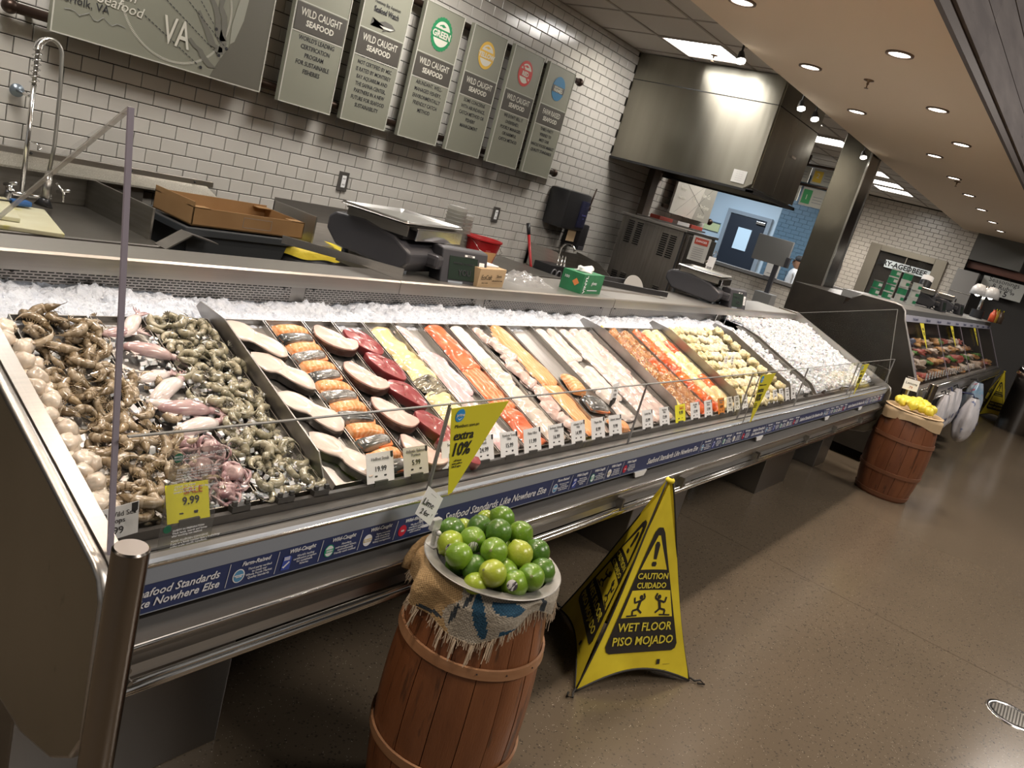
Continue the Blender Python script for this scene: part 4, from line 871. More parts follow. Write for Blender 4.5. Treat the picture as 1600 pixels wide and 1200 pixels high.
for r in range(6):
    y = 1.822 - r * .094
    fillet(3.405 + random.uniform(-.012, .012), y, 3.43 + random.uniform(-.012, .012), max(1.272, y - .108), .09, .10, .026, NUT, 'nut-crusted salmon piece, %s down its column' % ws[r], 'crusted_salmon', 'salmon portion', 'nut crusted salmon', h=.008, nu=14, wob=.008)
    fillet(3.505 + random.uniform(-.012, .012), y - .01, 3.53 + random.uniform(-.015, .015), max(1.272, y - .115), .09, .095, .024, NUT if r in (0, 1, 3, 4) else MAR, 'seasoned salmon piece, %s down the second column' % ws[r], 'seasoned_salmon', 'salmon portion', 'seasoned salmon', h=.008, nu=14, wob=.008)
    fillet(3.65 + random.uniform(-.015, .015), y, 3.68 + random.uniform(-.015, .015), max(1.272, y - .110), .095, .10, .026, MAR, 'red marinated salmon piece, %s down its column' % ws[r], 'marinated_salmon', 'salmon portion', 'red marinated salmon', h=.008, nu=14, wob=.008)
for r in range(7):
    y = 1.826 - r * .082
    fillet(3.775, y, 3.785, max(1.272, y - .088), .075, .08, .024, LEM, 'pale yellow stuffed fillet roll, %s down by the divider' % ws[r], 'stuffed_fillet', 'stuffed fillet', 'pale stuffed fillets', h=.008, nu=12, wob=.004)
    fillet(3.875, y, 3.885, max(1.272, y - .088), .075, .08, .024, MAR if r % 3 == 1 else LEM, 'rolled stuffed fillet, %s in the last column of its section' % ws[r], 'stuffed_fillet', 'stuffed fillet', 'rolled stuffed fillets', h=.008, nu=12, wob=.004)
CRB = wet('crab_cake', (.66, .53, .24), (.86, .78, .52), scale=60, fine=(110, (.34, .26, .08), .62), bump=(90, 1.0, .008), rough=.4, coat=.25); CRW = wet('pale_crab_cake', (.74, .64, .40), (.90, .84, .66), scale=60, fine=(110, (.45, .40, .2), .64), bump=(90, 1.0, .008), rough=.4, coat=.25)
cc = []
for k in range(2):
    pr = MB().blob((0, 0, .022), (.0335, .0325, .024), 16, 10, .6).build('crab_cake', (CRB, CRW)[k], None, True); cc.append(pr)
    tag(pr, ('golden herb-flecked crab cake at the left or front of the bright section', 'pale creamy crab cake in the middle of the bright section')[k], 'crab cake', ('golden crab cakes', 'pale crab cakes')[k]); pr['used'] = 0
for r in range(9):
    for c_ in range(7):
        x = 4.05 + c_ * .081 + (.036 if r % 2 else 0); y = 1.80 - r * .066
        if x > 4.6: continue
        k = 0 if c_ < 2 or r > 6 else (1 if random.random() < .6 else 0)
        c = cc[k] if not cc[k]['used'] else dup(cc[k]); cc[k]['used'] = 1
        c.matrix_world = bedm(x + random.uniform(-.008, .008), y + random.uniform(-.006, .006), .004 + random.uniform(0, .01), random.uniform(0, 360)); c['label'] = '%s crab cake in the %s row from the back ice, bright section' % (('golden herb-flecked', 'pale creamy')[k], ws[r]); c['group'] = '%s crab cakes of the %s row' % (('golden', 'pale')[k], ws[r])
for r in range(8):
    c = dup(cc[0]); c['label'] = 'round golden stuffed ball, %s down the row beside the divider' % ws[r]; c['group'] = 'stuffed balls'; c['category'] = 'stuffed ball'; c.name = 'stuffed_ball'
    c.matrix_world = bedm(4.70 + .018 * r * .3, 1.80 - r * .066, .008, random.uniform(0, 360)) @ Matrix.Diagonal((1.05, 1.05, 1.25, 1))

# ================================================================= price cards
CLIP = M('clip_black', (.03, .03, .03), .5)
cards = [(.867, 'SALE', '9.99', 'y', 'under the shrimp and nearest the left end'), (1.392, 'Halibut Steak', '19.99', 'w', ''), (1.522, 'Atlantic Salmon\nPortion', '5.99', 'w', ''), (1.672, 'Swordfish\nSteak', '18.99', 'w', ''), (1.812, 'Tuna\nSteak', '24.99', 'w', ''), (1.937, 'Rainbow Trout\nFillet', '15.99', 'w', ''),
         (2.062, 'Fluke Fillet', '11.99', 'w', ''), (2.201, 'Sockeye Salmon\nFillet', '16.99', 'w', ''), (2.341, 'Atlantic Cod\nFillet', '14.99', 'w', ''), (2.478, 'Tilapia Fillet', '8.99', 'w', ''), (2.606, 'Atlantic Salmon', '9.99', 'w', ''), (2.872, 'Catfish Fillet', '15.99', 'w', ''), (3.028, 'Haddock\nFillet', '12.99', 'w', ''),
         (3.185, 'SALE', '9.99', 'y', 'beside the second divider'), (3.345, 'Rockfish\nFillet', '13.99', 'w', ''), (3.495, 'Seasoned\nSalmon', '17.99', 'w', ''), (3.652, 'Marinated\nSalmon', '14.99', 'o', ''), (3.765, 'Stuffed\nFillet', '9.99', 'w', ''), (3.862, 'Stuffed\nFlounder', '9.99', 'w', ''), (3.975, 'Salmon\nPinwheel', '8.99', 'w', ''),
         (4.33, 'Crab Cake', '6.99', 'w', ''), (4.455, 'Crab Cake\nMini', '3.99', 'w', ''), (4.562, 'Stuffed\nClam', '4.99', 'w', ''), (4.672, 'Stuffed\nMushroom', '3.49', 'w', ''), (4.785, 'Stuffed\nBall', '2.99', 'w', '')]
CM = {'w': WHITE, 'y': YCARD, 'o': M('orange_card', (.86, .28, .03), .6)}
for (x, nm, pr, cm, extra) in cards:
    t = thing('price_card', ('bright yellow sale price card %s' % extra) if cm == 'y' else ('%s price card reading %s %s' % ('orange' if cm == 'o' else 'white', nm.replace('\n', ' '), pr)), 'price card', (x, 1.24, .83), 'price cards along the tag rail')
    lean = random.uniform(-4, 4); z0 = .838; wd = .047 if x < 3.6 else .041
    fr = Frame((x, 1.238, z0), (math.cos(math.radians(lean)), random.uniform(-.03, .03), -math.sin(math.radians(lean)) * .6), (0, .42, 1))
    fr.rect(-wd, -.004, wd, .072, CM[cm], t, name='card', d=.001)
    if cm == 'y': fr.text(nm, .012, .056, .020, M('sale_red', (.55, .05, .02), .6), t, name='lettering'); fr.text(pr, .006, .036, .022, INK, t, bold=.0003)
    else:
        fr.text(nm, 0, .056, .0115, GREYINK, t, bold=.0001, sp=.9); fr.text(pr, 0, .030, .019, INK, t, bold=.0001)
        fr.patch([(wd - .010, .071), (wd - .001, .071), (wd - .001, .058), (wd - .0055, .054), (wd - .010, .058)], INK, t, name='logo_tab')
    mb = MB(); mb.box((x - .022, 1.233, .826), (x + .022, 1.250, .840))
    for q in (-.020, .012): mb.box((x + q, 1.241, .838), (x + q + .008, 1.249, .852))
    mb.build('clip', CLIP, t)
for x in (.985, 1.10, 1.20, 5.05, 5.45, 5.9, 6.4):
    mb = MB(); mb.box((x - .022, 1.234, .830), (x + .022, 1.250, .846)); mb.box((x - .020, 1.236, .845), (x - .010, 1.243, .856)); mb.box((x + .010, 1.236, .845), (x + .020, 1.243, .856))
    tag(mb.build('card_clip', CLIP, None), 'empty black card clip on the tag rail %s' % {.985: 'below the octopus', 1.10: 'below the grey shrimp', 1.20: 'left of the first divider', 5.05: 'below the narrow ice channel', 5.45: 'nearest below the cubed ice', 5.9: 'halfway along the cubed ice', 6.4: 'farthest along the cubed ice'}[x], 'card clip', 'empty card clips')
t = thing('price_card', 'large white handwritten sea scallops price card at the left end', 'price card', (.705, 1.24, .83), 'price cards along the tag rail')
fr = Frame((.712, 1.232, .836), (1, .02, .10), (0, .2, 1)); fr.rect(-.048, -.006, .048, .056, WHITE, t, name='card', d=.001)
fr.text('20/30 Wild Sea\nScallops', 0, .035, .0135, INK, t, sp=.9); fr.text('27.99', -.002, .010, .020, INK, t); fr.patch([(.034, .055), (.046, .055), (.046, .040), (.040, .035), (.034, .040)], INK, t, name='logo_tab')
for k, (x, y, a) in enumerate(((2.80, 1.40, 10), (4.235, 1.52, 20), (4.33, 1.52, -10))):
    t = thing('small_card', ['small white card standing among the white fillets', 'left small card standing among the crab cakes', 'right small card standing among the crab cakes'][k], 'price card', bedpt(x, y, .02), 'small cards among the food')
    p = bedpt(x, y, .035); fr = Frame(p, (1, .1, .1), (.1, .2, 1)); fr.rect(-.032, 0, .032, .065, WHITE, t, name='card', d=.001); fr.text('Fresh\nFillet' if k == 0 else 'Crab\nCake', 0, .042, .013, GREYINK, t); fr.text(('7.99', '6.99', '3.99')[k], 0, .016, .016, INK, t)
    MB().box((p.x - .012, p.y - .006, p.z - .035), (p.x + .012, p.y + .006, p.z + .006), .002).build('clip', CLIP, t)
for k, (x, y) in enumerate(((4.95, 1.93), (5.18, 1.95), (5.42, 1.93), (6.02, 2.0))):
    t = thing('slanted_card', 'tall white slip stuck in the rear ice, %s from the left' % ws[k], 'card', (x, y, 1.08), 'tall slips in the rear ice')
    fr = Frame((x, y, 1.07), (1, .3, 0), (.25, 0, 1)); fr.rect(-.018, 0, .018, .075, M('translucent_card', (.72, .72, .72), .4), t, name='card', d=.001); fr.rect(-.012, .03, .012, .034, GREYINK, t, d=.002)
# clear advisory sheet hanging on the glass
t = thing('advisory_sheet', 'clear consumer advisory sheet with white print taped on the front glass', 'sheet', (.80, 1.155, .85))
fr = Frame((.757, 1.158, .80), (1, 0, 0), (-.02, 0, 1))
fr.rect(0, .0, .108, .238, glassmat('advisory_film', (.80, .80, .78), 1.0, .06), t, name='film', d=.002, t=.0005)
GR = M('market_green', (.02, .16, .09), .5); fr.disc(.014, .222, .009, GR, t, d=.003); fr.disc(.014, .078, .008, GR, t, d=.003)
fr.text('WHOLE\nFOODS', .014, .222, .0055, WI, t, d=.0045); fr.text('CONSUMER ADVISORY', .026, .224, .0085, WI, t, align='LEFT', d=.004); fr.rect(.026, .216, .085, .2166, WI, t, d=.003)
fr.text('EATING RAW OR UNDERCOOKED\nFish, shellfish and other seafood may\nincrease your risk of foodborne illness,\nespecially if you have certain\nmedical conditions.\n\nCOOK TO TEMP\nFish and shellfish until 145 degrees and\nopaque throughout.', .014, .175, .0056, WI, t, align='LEFT', d=.004)
fr.text('SAFETY IN PREPARATION\nWash hands, boards and knives\nafter touching raw seafood.\n\nFOOD ALLERGEN CONCERNS\nIf you or a family member have a food allergy\nand/or prefer specific ingredients,\nplease ask a team member about\nfish, wheat, milk, eggs and peanuts.', .024, .05, .0056, WI, t, align='LEFT', d=.004)
# yellow pennants on clear posts
def pennant(x, y, zt, wd, ht, lab, off=.05):
    t = thing('yellow_pennant', lab, 'pennant sign', (x, y, .84), 'yellow member pennants')
    fr = Frame((x, y, zt), (1, 0, .02), (0, 0, 1))
    fr.patch([(0, 0), (wd, 0), (off + .008, -ht), (off - .006, -ht - .004)], FLAGY, t, name='pennant', d=.0)
    fr.disc(.040, -.022, .0175, BLUEP, t, d=.0012, n=24); fr.text('prime', .040, -.020, .0125, WHITEINK, t, d=.0025, bold=.0002)
    fr.patch([(.030, -.028), (.040, -.032), (.050, -.028), (.040, -.0345)], WHITEINK, t, d=.002)
    fr.text('Members save an', .078, -.052, .0135, INK, t); fr.text('extra', .076, -.079, .036, INK, t, bold=.0006); fr.text('10%', .080, -.119, .052, INK, t, bold=.0009, sx=.85)
    fr.text('off items\nwith yellow\nSALE signs', .078, -.158, .0085, INK, t, align='CENTER')
    MB().box((x - .003, y + .001, .832), (x + .001, y + .005, zt + .002)).build('clear_post', GLASSL, t)
pennant(1.447, 1.122, 1.078, .232, .245, 'yellow triangular ten percent pennant nearest the limes', .085)
pennant(3.655, 1.122, 1.076, .215, .245, 'yellow triangular ten percent pennant by the crab cakes', .10)
pennant(5.67, 1.122, 1.070, .20, .22, 'yellow triangular ten percent pennant farthest along by the ice', .10)

# ================================================================= AISLE OBJECTS
BARW = M('barrel_wood', (.15, .049, .016), .45, var=(3.2, (.26, .098, .038), (9, (.10, .038, .016), .60), .3, .72), stretch=(5, 5, .7), bump=(60, .5, .003), perobj=1, coat=.12)
BARW2 = M('dark_barrel_wood', (.13, .042, .018), .45, var=(3.2, (.20, .075, .032), (9, (.07, .026, .012), .62), .3, .72), stretch=(5, 5, .7), bump=(60, .4, .003), perobj=1, coat=.12)
HOOP = M('hoop_wood', (.28, .13, .058), .5, var=(6, (.38, .20, .10), None), stretch=(1, 1, 6), bump=(40, .3, .001), coat=.1)
def barrel(loc, h, rt, rb, rbulge, lab, wood, hoops, name='wooden_barrel', nst=16, grp=None):
    t = thing(name, lab, 'barrel', loc, grp); X, Y, Z = loc
    def rad(z): q = z / h; return (rb + (rt - rb) * q) + (rbulge - (rt + rb) / 2) * math.sin(PI * min(1, q)) ** .85
    for k in range(nst):
        a0 = 2 * PI * k / nst + .006; a1 = 2 * PI * (k + 1) / nst - .006 * (.18 / rbulge); mb = MB(); n = 4; rl = []
        da = random.uniform(-.0008, .0008)
        for j in range(13):
            z = h * j / 12; r = rad(z) + da; ring = [(X + (r - (.0015 if i in (0, n) else 0)) * math.cos(a0 + (a1 - a0) * i / n), Y + (r - (.0015 if i in (0, n) else 0)) * math.sin(a0 + (a1 - a0) * i / n), Z + z) for i in range(n + 1)]
            ring += [(X + (r - .012) * math.cos(a0 + (a1 - a0) * i / n), Y + (r - .012) * math.sin(a0 + (a1 - a0) * i / n), Z + z) for i in range(n, -1, -1)]; rl.append(ring)
        mb.rings(rl); mb.build('stave', wood, t, 'auto')
    for (zc, hh) in hoops:
        r0, r1 = rad(zc - hh / 2) + .001, rad(zc + hh / 2) + .001
        MB().lathe([(r0, zc - hh / 2), (r0 + .006, zc - hh / 2 + .001), (r1 + .006, zc + hh / 2 - .001), (r1, zc + hh / 2)], (X, Y, Z), 64).build('hoop', HOOP if wood is BARW else M('dark_hoop', (.17, .07, .035), .5), t, 'auto')
    MB().cyl((X, Y, Z + .01), rb - .012, .012, 32).build('barrel_head', wood, t)
    MB().cyl((X, Y, Z + h - .10), rt - .014, .010, 32).build('lid', BLACKM, t)
    return rad
BX, BY = 1.497, .917
rad1 = barrel((BX, BY, 0), .735, .150, .150, .190, 'rust brown wooden barrel draped in burlap and topped by limes', BARW, ((.565, .026), (.275, .026), (.05, .028)))
# nails and peg
for k, a in enumerate((3.9, 4.3, 4.75, 5.2, 5.7)):
    z = .567; r = rad1(z) + .008; MB().blob((BX + r * math.cos(a), BY + r * math.sin(a), z), (.002, .002, .002), 6, 5).build('nail', BLACKM, bpy.data.objects['wooden_barrel'])
bk = thing('metal_bucket', 'galvanised metal bowl rim full of limes set into the near barrel', 'bucket', (BX, BY, .70))
GALV = M('galvanised_metal', (.30, .29, .27), .48, .75, var=(14, (.40, .39, .37), None), bump=(40, .15, .001))
MB().lathe([(.120, -.03), (.138, .050), (.141, .0575), (.171, .0605), (.1725, .0590), (.1715, .0570), (.143, .053), (.139, .040), (.125, -.02)], (BX, BY, .70), 64).build('rim', GALV, bk, 'auto')
MB().lathe([(0, -.02), (.118, -.02), (.146, .052)], (BX, BY, .70), 48).build('bowl', M('bowl_inside', (.06, .06, .055), .5, .6), bk, True)
# burlap skirt
TAN = M('burlap_tan', (.40, .265, .125), .95); BLU = M('burlap_blue_print', (.018, .075, .135), .9); PALE = M('burlap_pale', (.40, .355, .285), .95); DKP = M('burlap_dark_print', (.035, .045, .055), .9)
for m in (TAN, BLU, PALE, DKP):
    nt = m.node_tree; N = nt.nodes.new; L = nt.links.new; b = nt.nodes['Principled BSDF']; uv = N('ShaderNodeUVMap')
    mul = N('ShaderNodeMapping'); mul.inputs['Scale'].default_value = (150, 34, 1); L(uv.outputs[0], mul.inputs[0])
    w1 = N('ShaderNodeTexChecker'); w1.inputs['Scale'].default_value = 1; L(mul.outputs[0], w1.inputs['Vector'])
    n1 = N('ShaderNodeTexNoise'); n1.inputs['Scale'].default_value = 160; tc = N('ShaderNodeTexCoord'); L(tc.outputs['Object'], n1.inputs['Vector'])
    ad = N('ShaderNodeMath'); ad.operation = 'MULTIPLY_ADD'; ad.inputs[1].default_value = .6; L(w1.outputs['Fac'], ad.inputs[0]); L(n1.outputs['Fac'], ad.inputs[2])
    bp = N('ShaderNodeBump'); bp.inputs['Strength'].default_value = .9; bp.inputs['Distance'].default_value = .003; L(ad.outputs[0], bp.inputs['Height']); L(bp.outputs[0], b.inputs['Normal'])
    hs = N('ShaderNodeHueSaturation'); hs.inputs['Color'].default_value = b.inputs['Base Color'].default_value
    mr = N('ShaderNodeMapRange'); mr.inputs['From Min'].default_value = .3; mr.inputs['From Max'].default_value = 1.2; mr.inputs['To Min'].default_value = .62; mr.inputs['To Max'].default_value = 1.25; L(ad.outputs[0], mr.inputs[0]); L(mr.outputs[0], hs.inputs['Value']); L(hs.outputs[0], b.inputs['Base Color'])
bl = thing('burlap_sack', 'frayed tan burlap with blue print hung around the near barrel top', 'burlap sack', (BX, BY, .70))
def hem(a):       # depth of the cloth below the rim for angle a (degrees, 270 faces the camera side)
    d = (math.degrees(a) + 58) % 360; base = .070 + .055 * math.exp(-((d - 262) / 32) ** 2) + .035 * math.exp(-((d - 205) / 28) ** 2) - .03 * math.exp(-((d - 320) / 22) ** 2)
    return base + .010 * noise.noise(Vector((d * .06, 0, 3)))
def cloth(a, v, off=0):
    d = (math.degrees(a) + 55) % 360; z = .755 - hem(a) * v
    fold = .010 * math.sin(a * 5 + .6) + .008 * math.sin(a * 9 + 2) + .028 * math.exp(-((d - 178) / 11) ** 2) + .015 * math.exp(-((d - 215) / 12) ** 2)
    r = .147 + (.018 + .008) * min(1, v * 3) + fold * min(1, v * 1.6) * (1 - .3 * v) + off
    r = max(r, rad1(min(.735, z)) + .004 + off) if v > .1 else r
    return (BX + r * math.cos(a), BY + r * math.sin(a), z)
NU, NV = 220, 22; mb = MB(); mb.grid(lambda u, v: cloth(u * 2 * PI, v), NU, NV, wrap=True)
mi = []
def inside(d, h, cx, cy, rx, ry, an=0):
    c, s = math.cos(an), math.sin(an); x, y = (d - cx), (h - cy); X_, Y_ = (c * x + s * y) / rx, (-s * x + c * y) / ry; return X_ * X_ + Y_ * Y_ < 1
for f in mb.f:
    p = sum((mb.v[i] for i in f), Vector()) / 4; d = (math.degrees(math.atan2(p.y - BY, p.x - BX)) + 62) % 360; h = (.755 - p.z) * 1000; ds = d * 3.0
    pale = d > 252 + 6 * math.sin(h * .06) or d < 20; m_ = 2 if pale else 0
    X_ = d
    if pale:
        if inside(X_, h, 276, 55, 5.5, 48, -.13) or inside(X_, h, 306, 78, 14, 12) or inside(X_, h, 296, 22, 14, 12): m_ = 1
        if inside(X_, h, 256, 70, 2.2, 30, .08) or inside(X_, h, 264, 25, 2.0, 22, .1): m_ = 3
    if not pale and inside(X_, h, 236, 95, 12, 5) : m_ = 3
    if inside(X_, h, 331, 25, 2.5, 20): m_ = 3
    mi.append(m_)
mb.mi = mi
o = mb.build('cloth', [TAN, BLU, PALE, DKP], bl, True); me = o.data; me.polygons.foreach_set('material_index', mi)
uvl = me.uv_layers.new(name='UVMap')
for poly in me.polygons:
    for li in poly.loop_indices:
        vi = me.loops[li].vertex_index; uvl.data[li].uv = ((vi % NU) / NU * 2, (vi // NU) / NV)
fr_ = MB()
for k in range(420):
    a = random.uniform(0, 2 * PI); p = Vector(cloth(a, 1.0, .002)); L_ = random.uniform(.008, .020) * (2.2 if random.random() < .12 else 1)
    q = p + Vector((math.cos(a) * .003 + random.uniform(-.004, .004), math.sin(a) * .003 + random.uniform(-.004, .004), -L_)); fr_.tube([p + Vector((0, 0, .004)), (p + q) / 2 + Vector((random.uniform(-.002, .002), random.uniform(-.002, .002), 0)), q], .0009, 4)
for a0 in (3.3, 3.5, 3.75, 3.95, 2.9, 2.5):
    for k in range(9):
        a = a0 + random.uniform(-.03, .03); p = Vector(cloth(a, 1.0, .004)); q = p + Vector((math.cos(a0) * .010 + random.uniform(-.010, .004), math.sin(a0) * .010, -random.uniform(.03, .05)))
        fr_.tube([p, (p + q) / 2 + Vector((random.uniform(-.003, .003), 0, .002)), q], .0010, 4)
fr_.build('fringe', M('burlap_thread', (.50, .40, .29), .95), bl, kind='stuff')
# rolled edge at the left fold
MB().tube([cloth(math.radians(d), v, .012) for d, v in ((98, .15), (106, .35), (113, .6), (118, .85), (122, 1.0))], .0, 10, rr=[.010, .014, .015, .014, .011]).build('rolled_edge', TAN, bl, True)
# limes
def lime_mat(nm, a, b): return M(nm, a, .32, var=(7, b, (40, tuple(.8 * c for c in a), .66), .35, .7), bump=(230, .45, .0015), coat=.35, perobj=1)
LM = [lime_mat('lime_mid', (.10, .22, .014), (.22, .36, .03)), lime_mat('lime_dark', (.045, .12, .012), (.09, .20, .02)), lime_mat('lime_yellow', (.26, .38, .025), (.42, .46, .05))]
limes = [((1.457, 1.031, .790), 1, 'dark green lime at the back left of the bowl'), ((1.409, .990, .785), 2, 'yellow-green lime with a sticker at the left rim'), ((1.386, .941, .785), 0, 'bright lime lowest on the left rim side'), ((1.454, .963, .800), 0, 'lime with a round barcode sticker left of centre'),
         ((1.523, .997, .800), 1, 'dark lime behind the wrinkled one'), ((1.523, .941, .818), 1, 'wrinkled dark lime at the top centre of the heap'), ((1.609, .995, .810), 0, 'topmost lime at the back of the heap'), ((1.589, .919, .810), 0, 'lime with yellow blush at the upper right'),
         ((1.450, .893, .808), 0, 'large glossy lime in the middle of the heap'), ((1.510, .859, .805), 2, 'lime right of the middle with yellow cheek'), ((1.590, .858, .790), 1, 'green lime at the right edge of the heap'), ((1.410, .906, .765), 1, 'shaded lime low between the left ones'),
         ((1.403, .850, .785), 2, 'pale striped lime standing at the front'), ((1.468, .862, .766), 0, 'small lime half hidden behind the pale striped one'), ((1.443, .810, .770), 0, 'pointed lime at the very front with a sticker'), ((1.480, .795, .785), 0, 'plump lime at the front right'),
         ((1.556, .812, .770), 1, 'dark lime tucked against the right rim'), ((1.60, 1.035, .785), 2, 'yellowish lime peeping out behind the topmost one'), ((1.517, 1.040, .775), 2, 'small yellow lime at the back rim'), ((1.375, .870, .752), 2, 'yellow lime barely showing above the front rim'),
         ((1.56, .93, .765), 0, 'buried lime under the upper right one'), ((1.49, .92, .762), 1, 'buried lime under the heap centre'), ((1.43, .955, .755), 0, 'buried lime seen between the two left front ones'), ((1.535, .87, .755), 1, 'buried dark lime below the right of the heap'), ((1.45, .845, .750), 0, 'buried lime behind the pointed front one'), ((1.60, .93, .762), 1, 'dark lime under the topmost ones'), ((1.40, .95, .752), 1, 'deep dark lime by the left rim'), ((1.52, .82, .748), 0, 'deep lime under the plump front right one')]
lp = None
for k, (p, m_, lab) in enumerate(limes):
    t = thing('lime', lab, 'lime', p, 'limes in the bowl'); r = .0335 if k < 17 else .029
    mb = MB(); mb.lathe([(0, -1.10), (.10, -1.08), (.16, -1.0), (.45, -.88), (.78, -.58), (.96, -.2), (.97, .18), (.80, .58), (.48, .87), (.2, 1.0), (.11, 1.07), (0, 1.05)], n=26)
    mb.v = [v * r * (1.0 + .03 * noise.noise(v * 2 + Vector((k * 3, 0, 0)))) for v in mb.v]
    mb.build('fruit', LM[m_], t, True, local=True)
    MB().lathe([(0, .0), (.10, .01), (.12, .03), (.09, .05), (0, .04)], n=10).build('stem_end', M('stem_scar', (.20, .22, .08), .7), t, True, local=True)
    t.children[-1].scale = (r, r, r); t.children[-1].location = (0, 0, r * 1.03)
    R_ = Matrix.Rotation(random.uniform(0, 6.3), 4, 'Z') @ Matrix.Rotation(random.uniform(.6, 1.5), 4, 'X'); t.matrix_world = Matrix.Translation(p) @ R_
    if k in (1, 3, 14, 18):
        d = (Vector((0, 0, 1.65)) - Vector(p)).normalized() + Vector(((-.35, -.45, -.25), (0, -.25, -.45), (-.6, -.1, 0), (-.4, .1, .0))[(1, 3, 14, 18).index(k)]); d.normalize()
        s = d.orthogonal().normalized(); q = s.cross(d); pts = [Vector(p) + (d * math.cos(.38 * rr_) + (s * math.cos(aa) + q * math.sin(aa)) * math.sin(.38 * rr_)) * r * 1.035 for rr_ in (1, .5) for aa in [2 * PI * i / 14 for i in range(14)]] + [Vector(p) + d * r * 1.035]
        inv = t.matrix_world.inverted(); mb = MB(); mb.add([inv @ v for v in pts], [(i, (i + 1) % 14, (i + 1) % 14 + 14, i + 14) for i in range(14)] + [(i + 14, (i + 1) % 14 + 14, 28) for i in range(14)])
        mb.build('sticker', M('sticker', (.72, .70, .70), .5, var=(260, (.06, .05, .06), None, .5, .55), stretch=(1, .15, .15)), t, True, local=True)
# lime card on its clear clip
t = thing('lime_card', 'tilted white handwritten limes card clipped to the bowl rim', 'price card', (1.375, 1.03, .77))
fr = Frame((1.352, 1.040, .873), (.88, -.20, -.62), (.42, .10, .82)); fr.rect(-.030, -.034, .034, .036, WHITE, t, name='card', d=.001)
fr.text('Limes', .0, .004, .022, INK, t, bold=.0002); fr.text('2 for 1', .004, -.018, .017, INK, t, bold=.0002); fr.rect(-.010, .026, .012, .0268, GREYINK, t)
CLR = M('clear_plastic', (.62, .62, .60), .15, alpha=.55); mb = MB(); mb.tube([(1.40, 1.035, .758), (1.398, 1.035, .79), (1.385, 1.035, .815)], .006, 8); mb.box((1.375, 1.028, .805), (1.405, 1.042, .835), .003); mb.box((1.388, 1.02, .752), (1.412, 1.05, .762), .002); mb.build('clip', CLR, t)
MB().blob((1.395, 1.022, .800), (.007, .007, .007), 10, 8).build('clip_knob', M('knob_white', (.6, .6, .6), .4), t, True)

# lemon barrel at the far end
rad2 = barrel((6.985, .885, 0), .70, .200, .195, .238, 'dark brown wooden barrel of lemons lined with kraft paper', BARW2, ((.50, .03), (.22, .03), (.03, .035)))
lb = thing('paper_liner', 'folded kraft paper collar around the lemon barrel top', 'paper liner', (6.985, .885, .70))
KR = M('kraft_paper', (.50, .37, .22), .75, bump=(30, .3, .003))
def lin(u, v):
    a = u * 2 * PI; d = math.degrees(a) % 360; r = (.196, .205, .222, .224)[0] if v < .01 else .224 + .012 * math.sin(a * 6) + .006 * math.sin(a * 13); z = .735 - (.085 + .02 * math.sin(a * 3 + 1)) * v
    return (6.985 + r * math.cos(a), .885 + r * math.sin(a), z)
MB().grid(lin, 72, 5, wrap=True).build('collar', KR, lb, True); MB().lathe([(.195, .60), (.196, .737), (.205, .738), (.222, .733)], (6.985, .885, 0), 48).build('inner_fold', KR, lb, True)
MB().cyl((6.985, .885, .695), .19, .01, 32).build('paper_base', KR, lb)
LEMM = M('lemon_skin', (.74, .60, .03), .38, var=(9, (.82, .70, .10), None), bump=(150, .4, .002), coat=.3, perobj=1)
pr = MB(); pr.lathe([(0, -1.35), (.10, -1.32), (.17, -1.18), (.5, -.92), (.85, -.5), (1.0, 0), (.88, .5), (.5, .95), (.2, 1.15), (.1, 1.28), (0, 1.3)], n=18); pr.v = [v * .036 for v in pr.v]
pr = pr.build('lemon', LEMM, None, True); tag(pr, 'bright yellow lemon in the paper-lined barrel', 'lemon', 'lemons in the far barrel'); used = 0
for k in range(22):
    a = k * 2.4; q = math.sqrt(k / 22) * .145; z = .755 + .055 * (1 - (q / .15) ** 2) + random.uniform(-.01, .012)
    c = pr if not used else dup(pr); used = 1; c.matrix_world = Matrix.Translation((6.985 + q * math.cos(a), .885 + q * math.sin(a), z)) @ Matrix.Rotation(random.uniform(0, 6), 4, 'Z') @ Matrix.Rotation(random.uniform(.7, 1.7), 4, 'X'); q_ = 'on top in the middle' if q < .06 else ('halfway down the heap, ' + ('aisle side' if math.sin(a) < 0 else 'counter side') if q < .11 else 'at the paper edge, ' + ('aisle side' if math.sin(a) < 0 else 'counter side')); c['label'] = 'bright yellow lemon in the paper-lined barrel, ' + q_; c['group'] = 'far barrel lemons ' + q_
t = thing('lemon_card', 'small white handwritten lemon card on top of the far barrel', 'price card', (7.06, 1.0, .82))
fr = Frame((7.04, .99, .90), (.5, -.85, 0), (.1, .05, 1)); fr.rect(-.06, -.035, .06, .055, WHITE, t, name='card', d=.001); fr.text('Lemons', 0, .02, .03, INK, t); fr.text('.79', 0, -.012, .03, M('card_orange_ink', (.5, .12, .05), .6), t)
MB().tube([(7.05, .99, .80), (7.045, .99, .87)], .006, 8).build('clip', CLR, t)

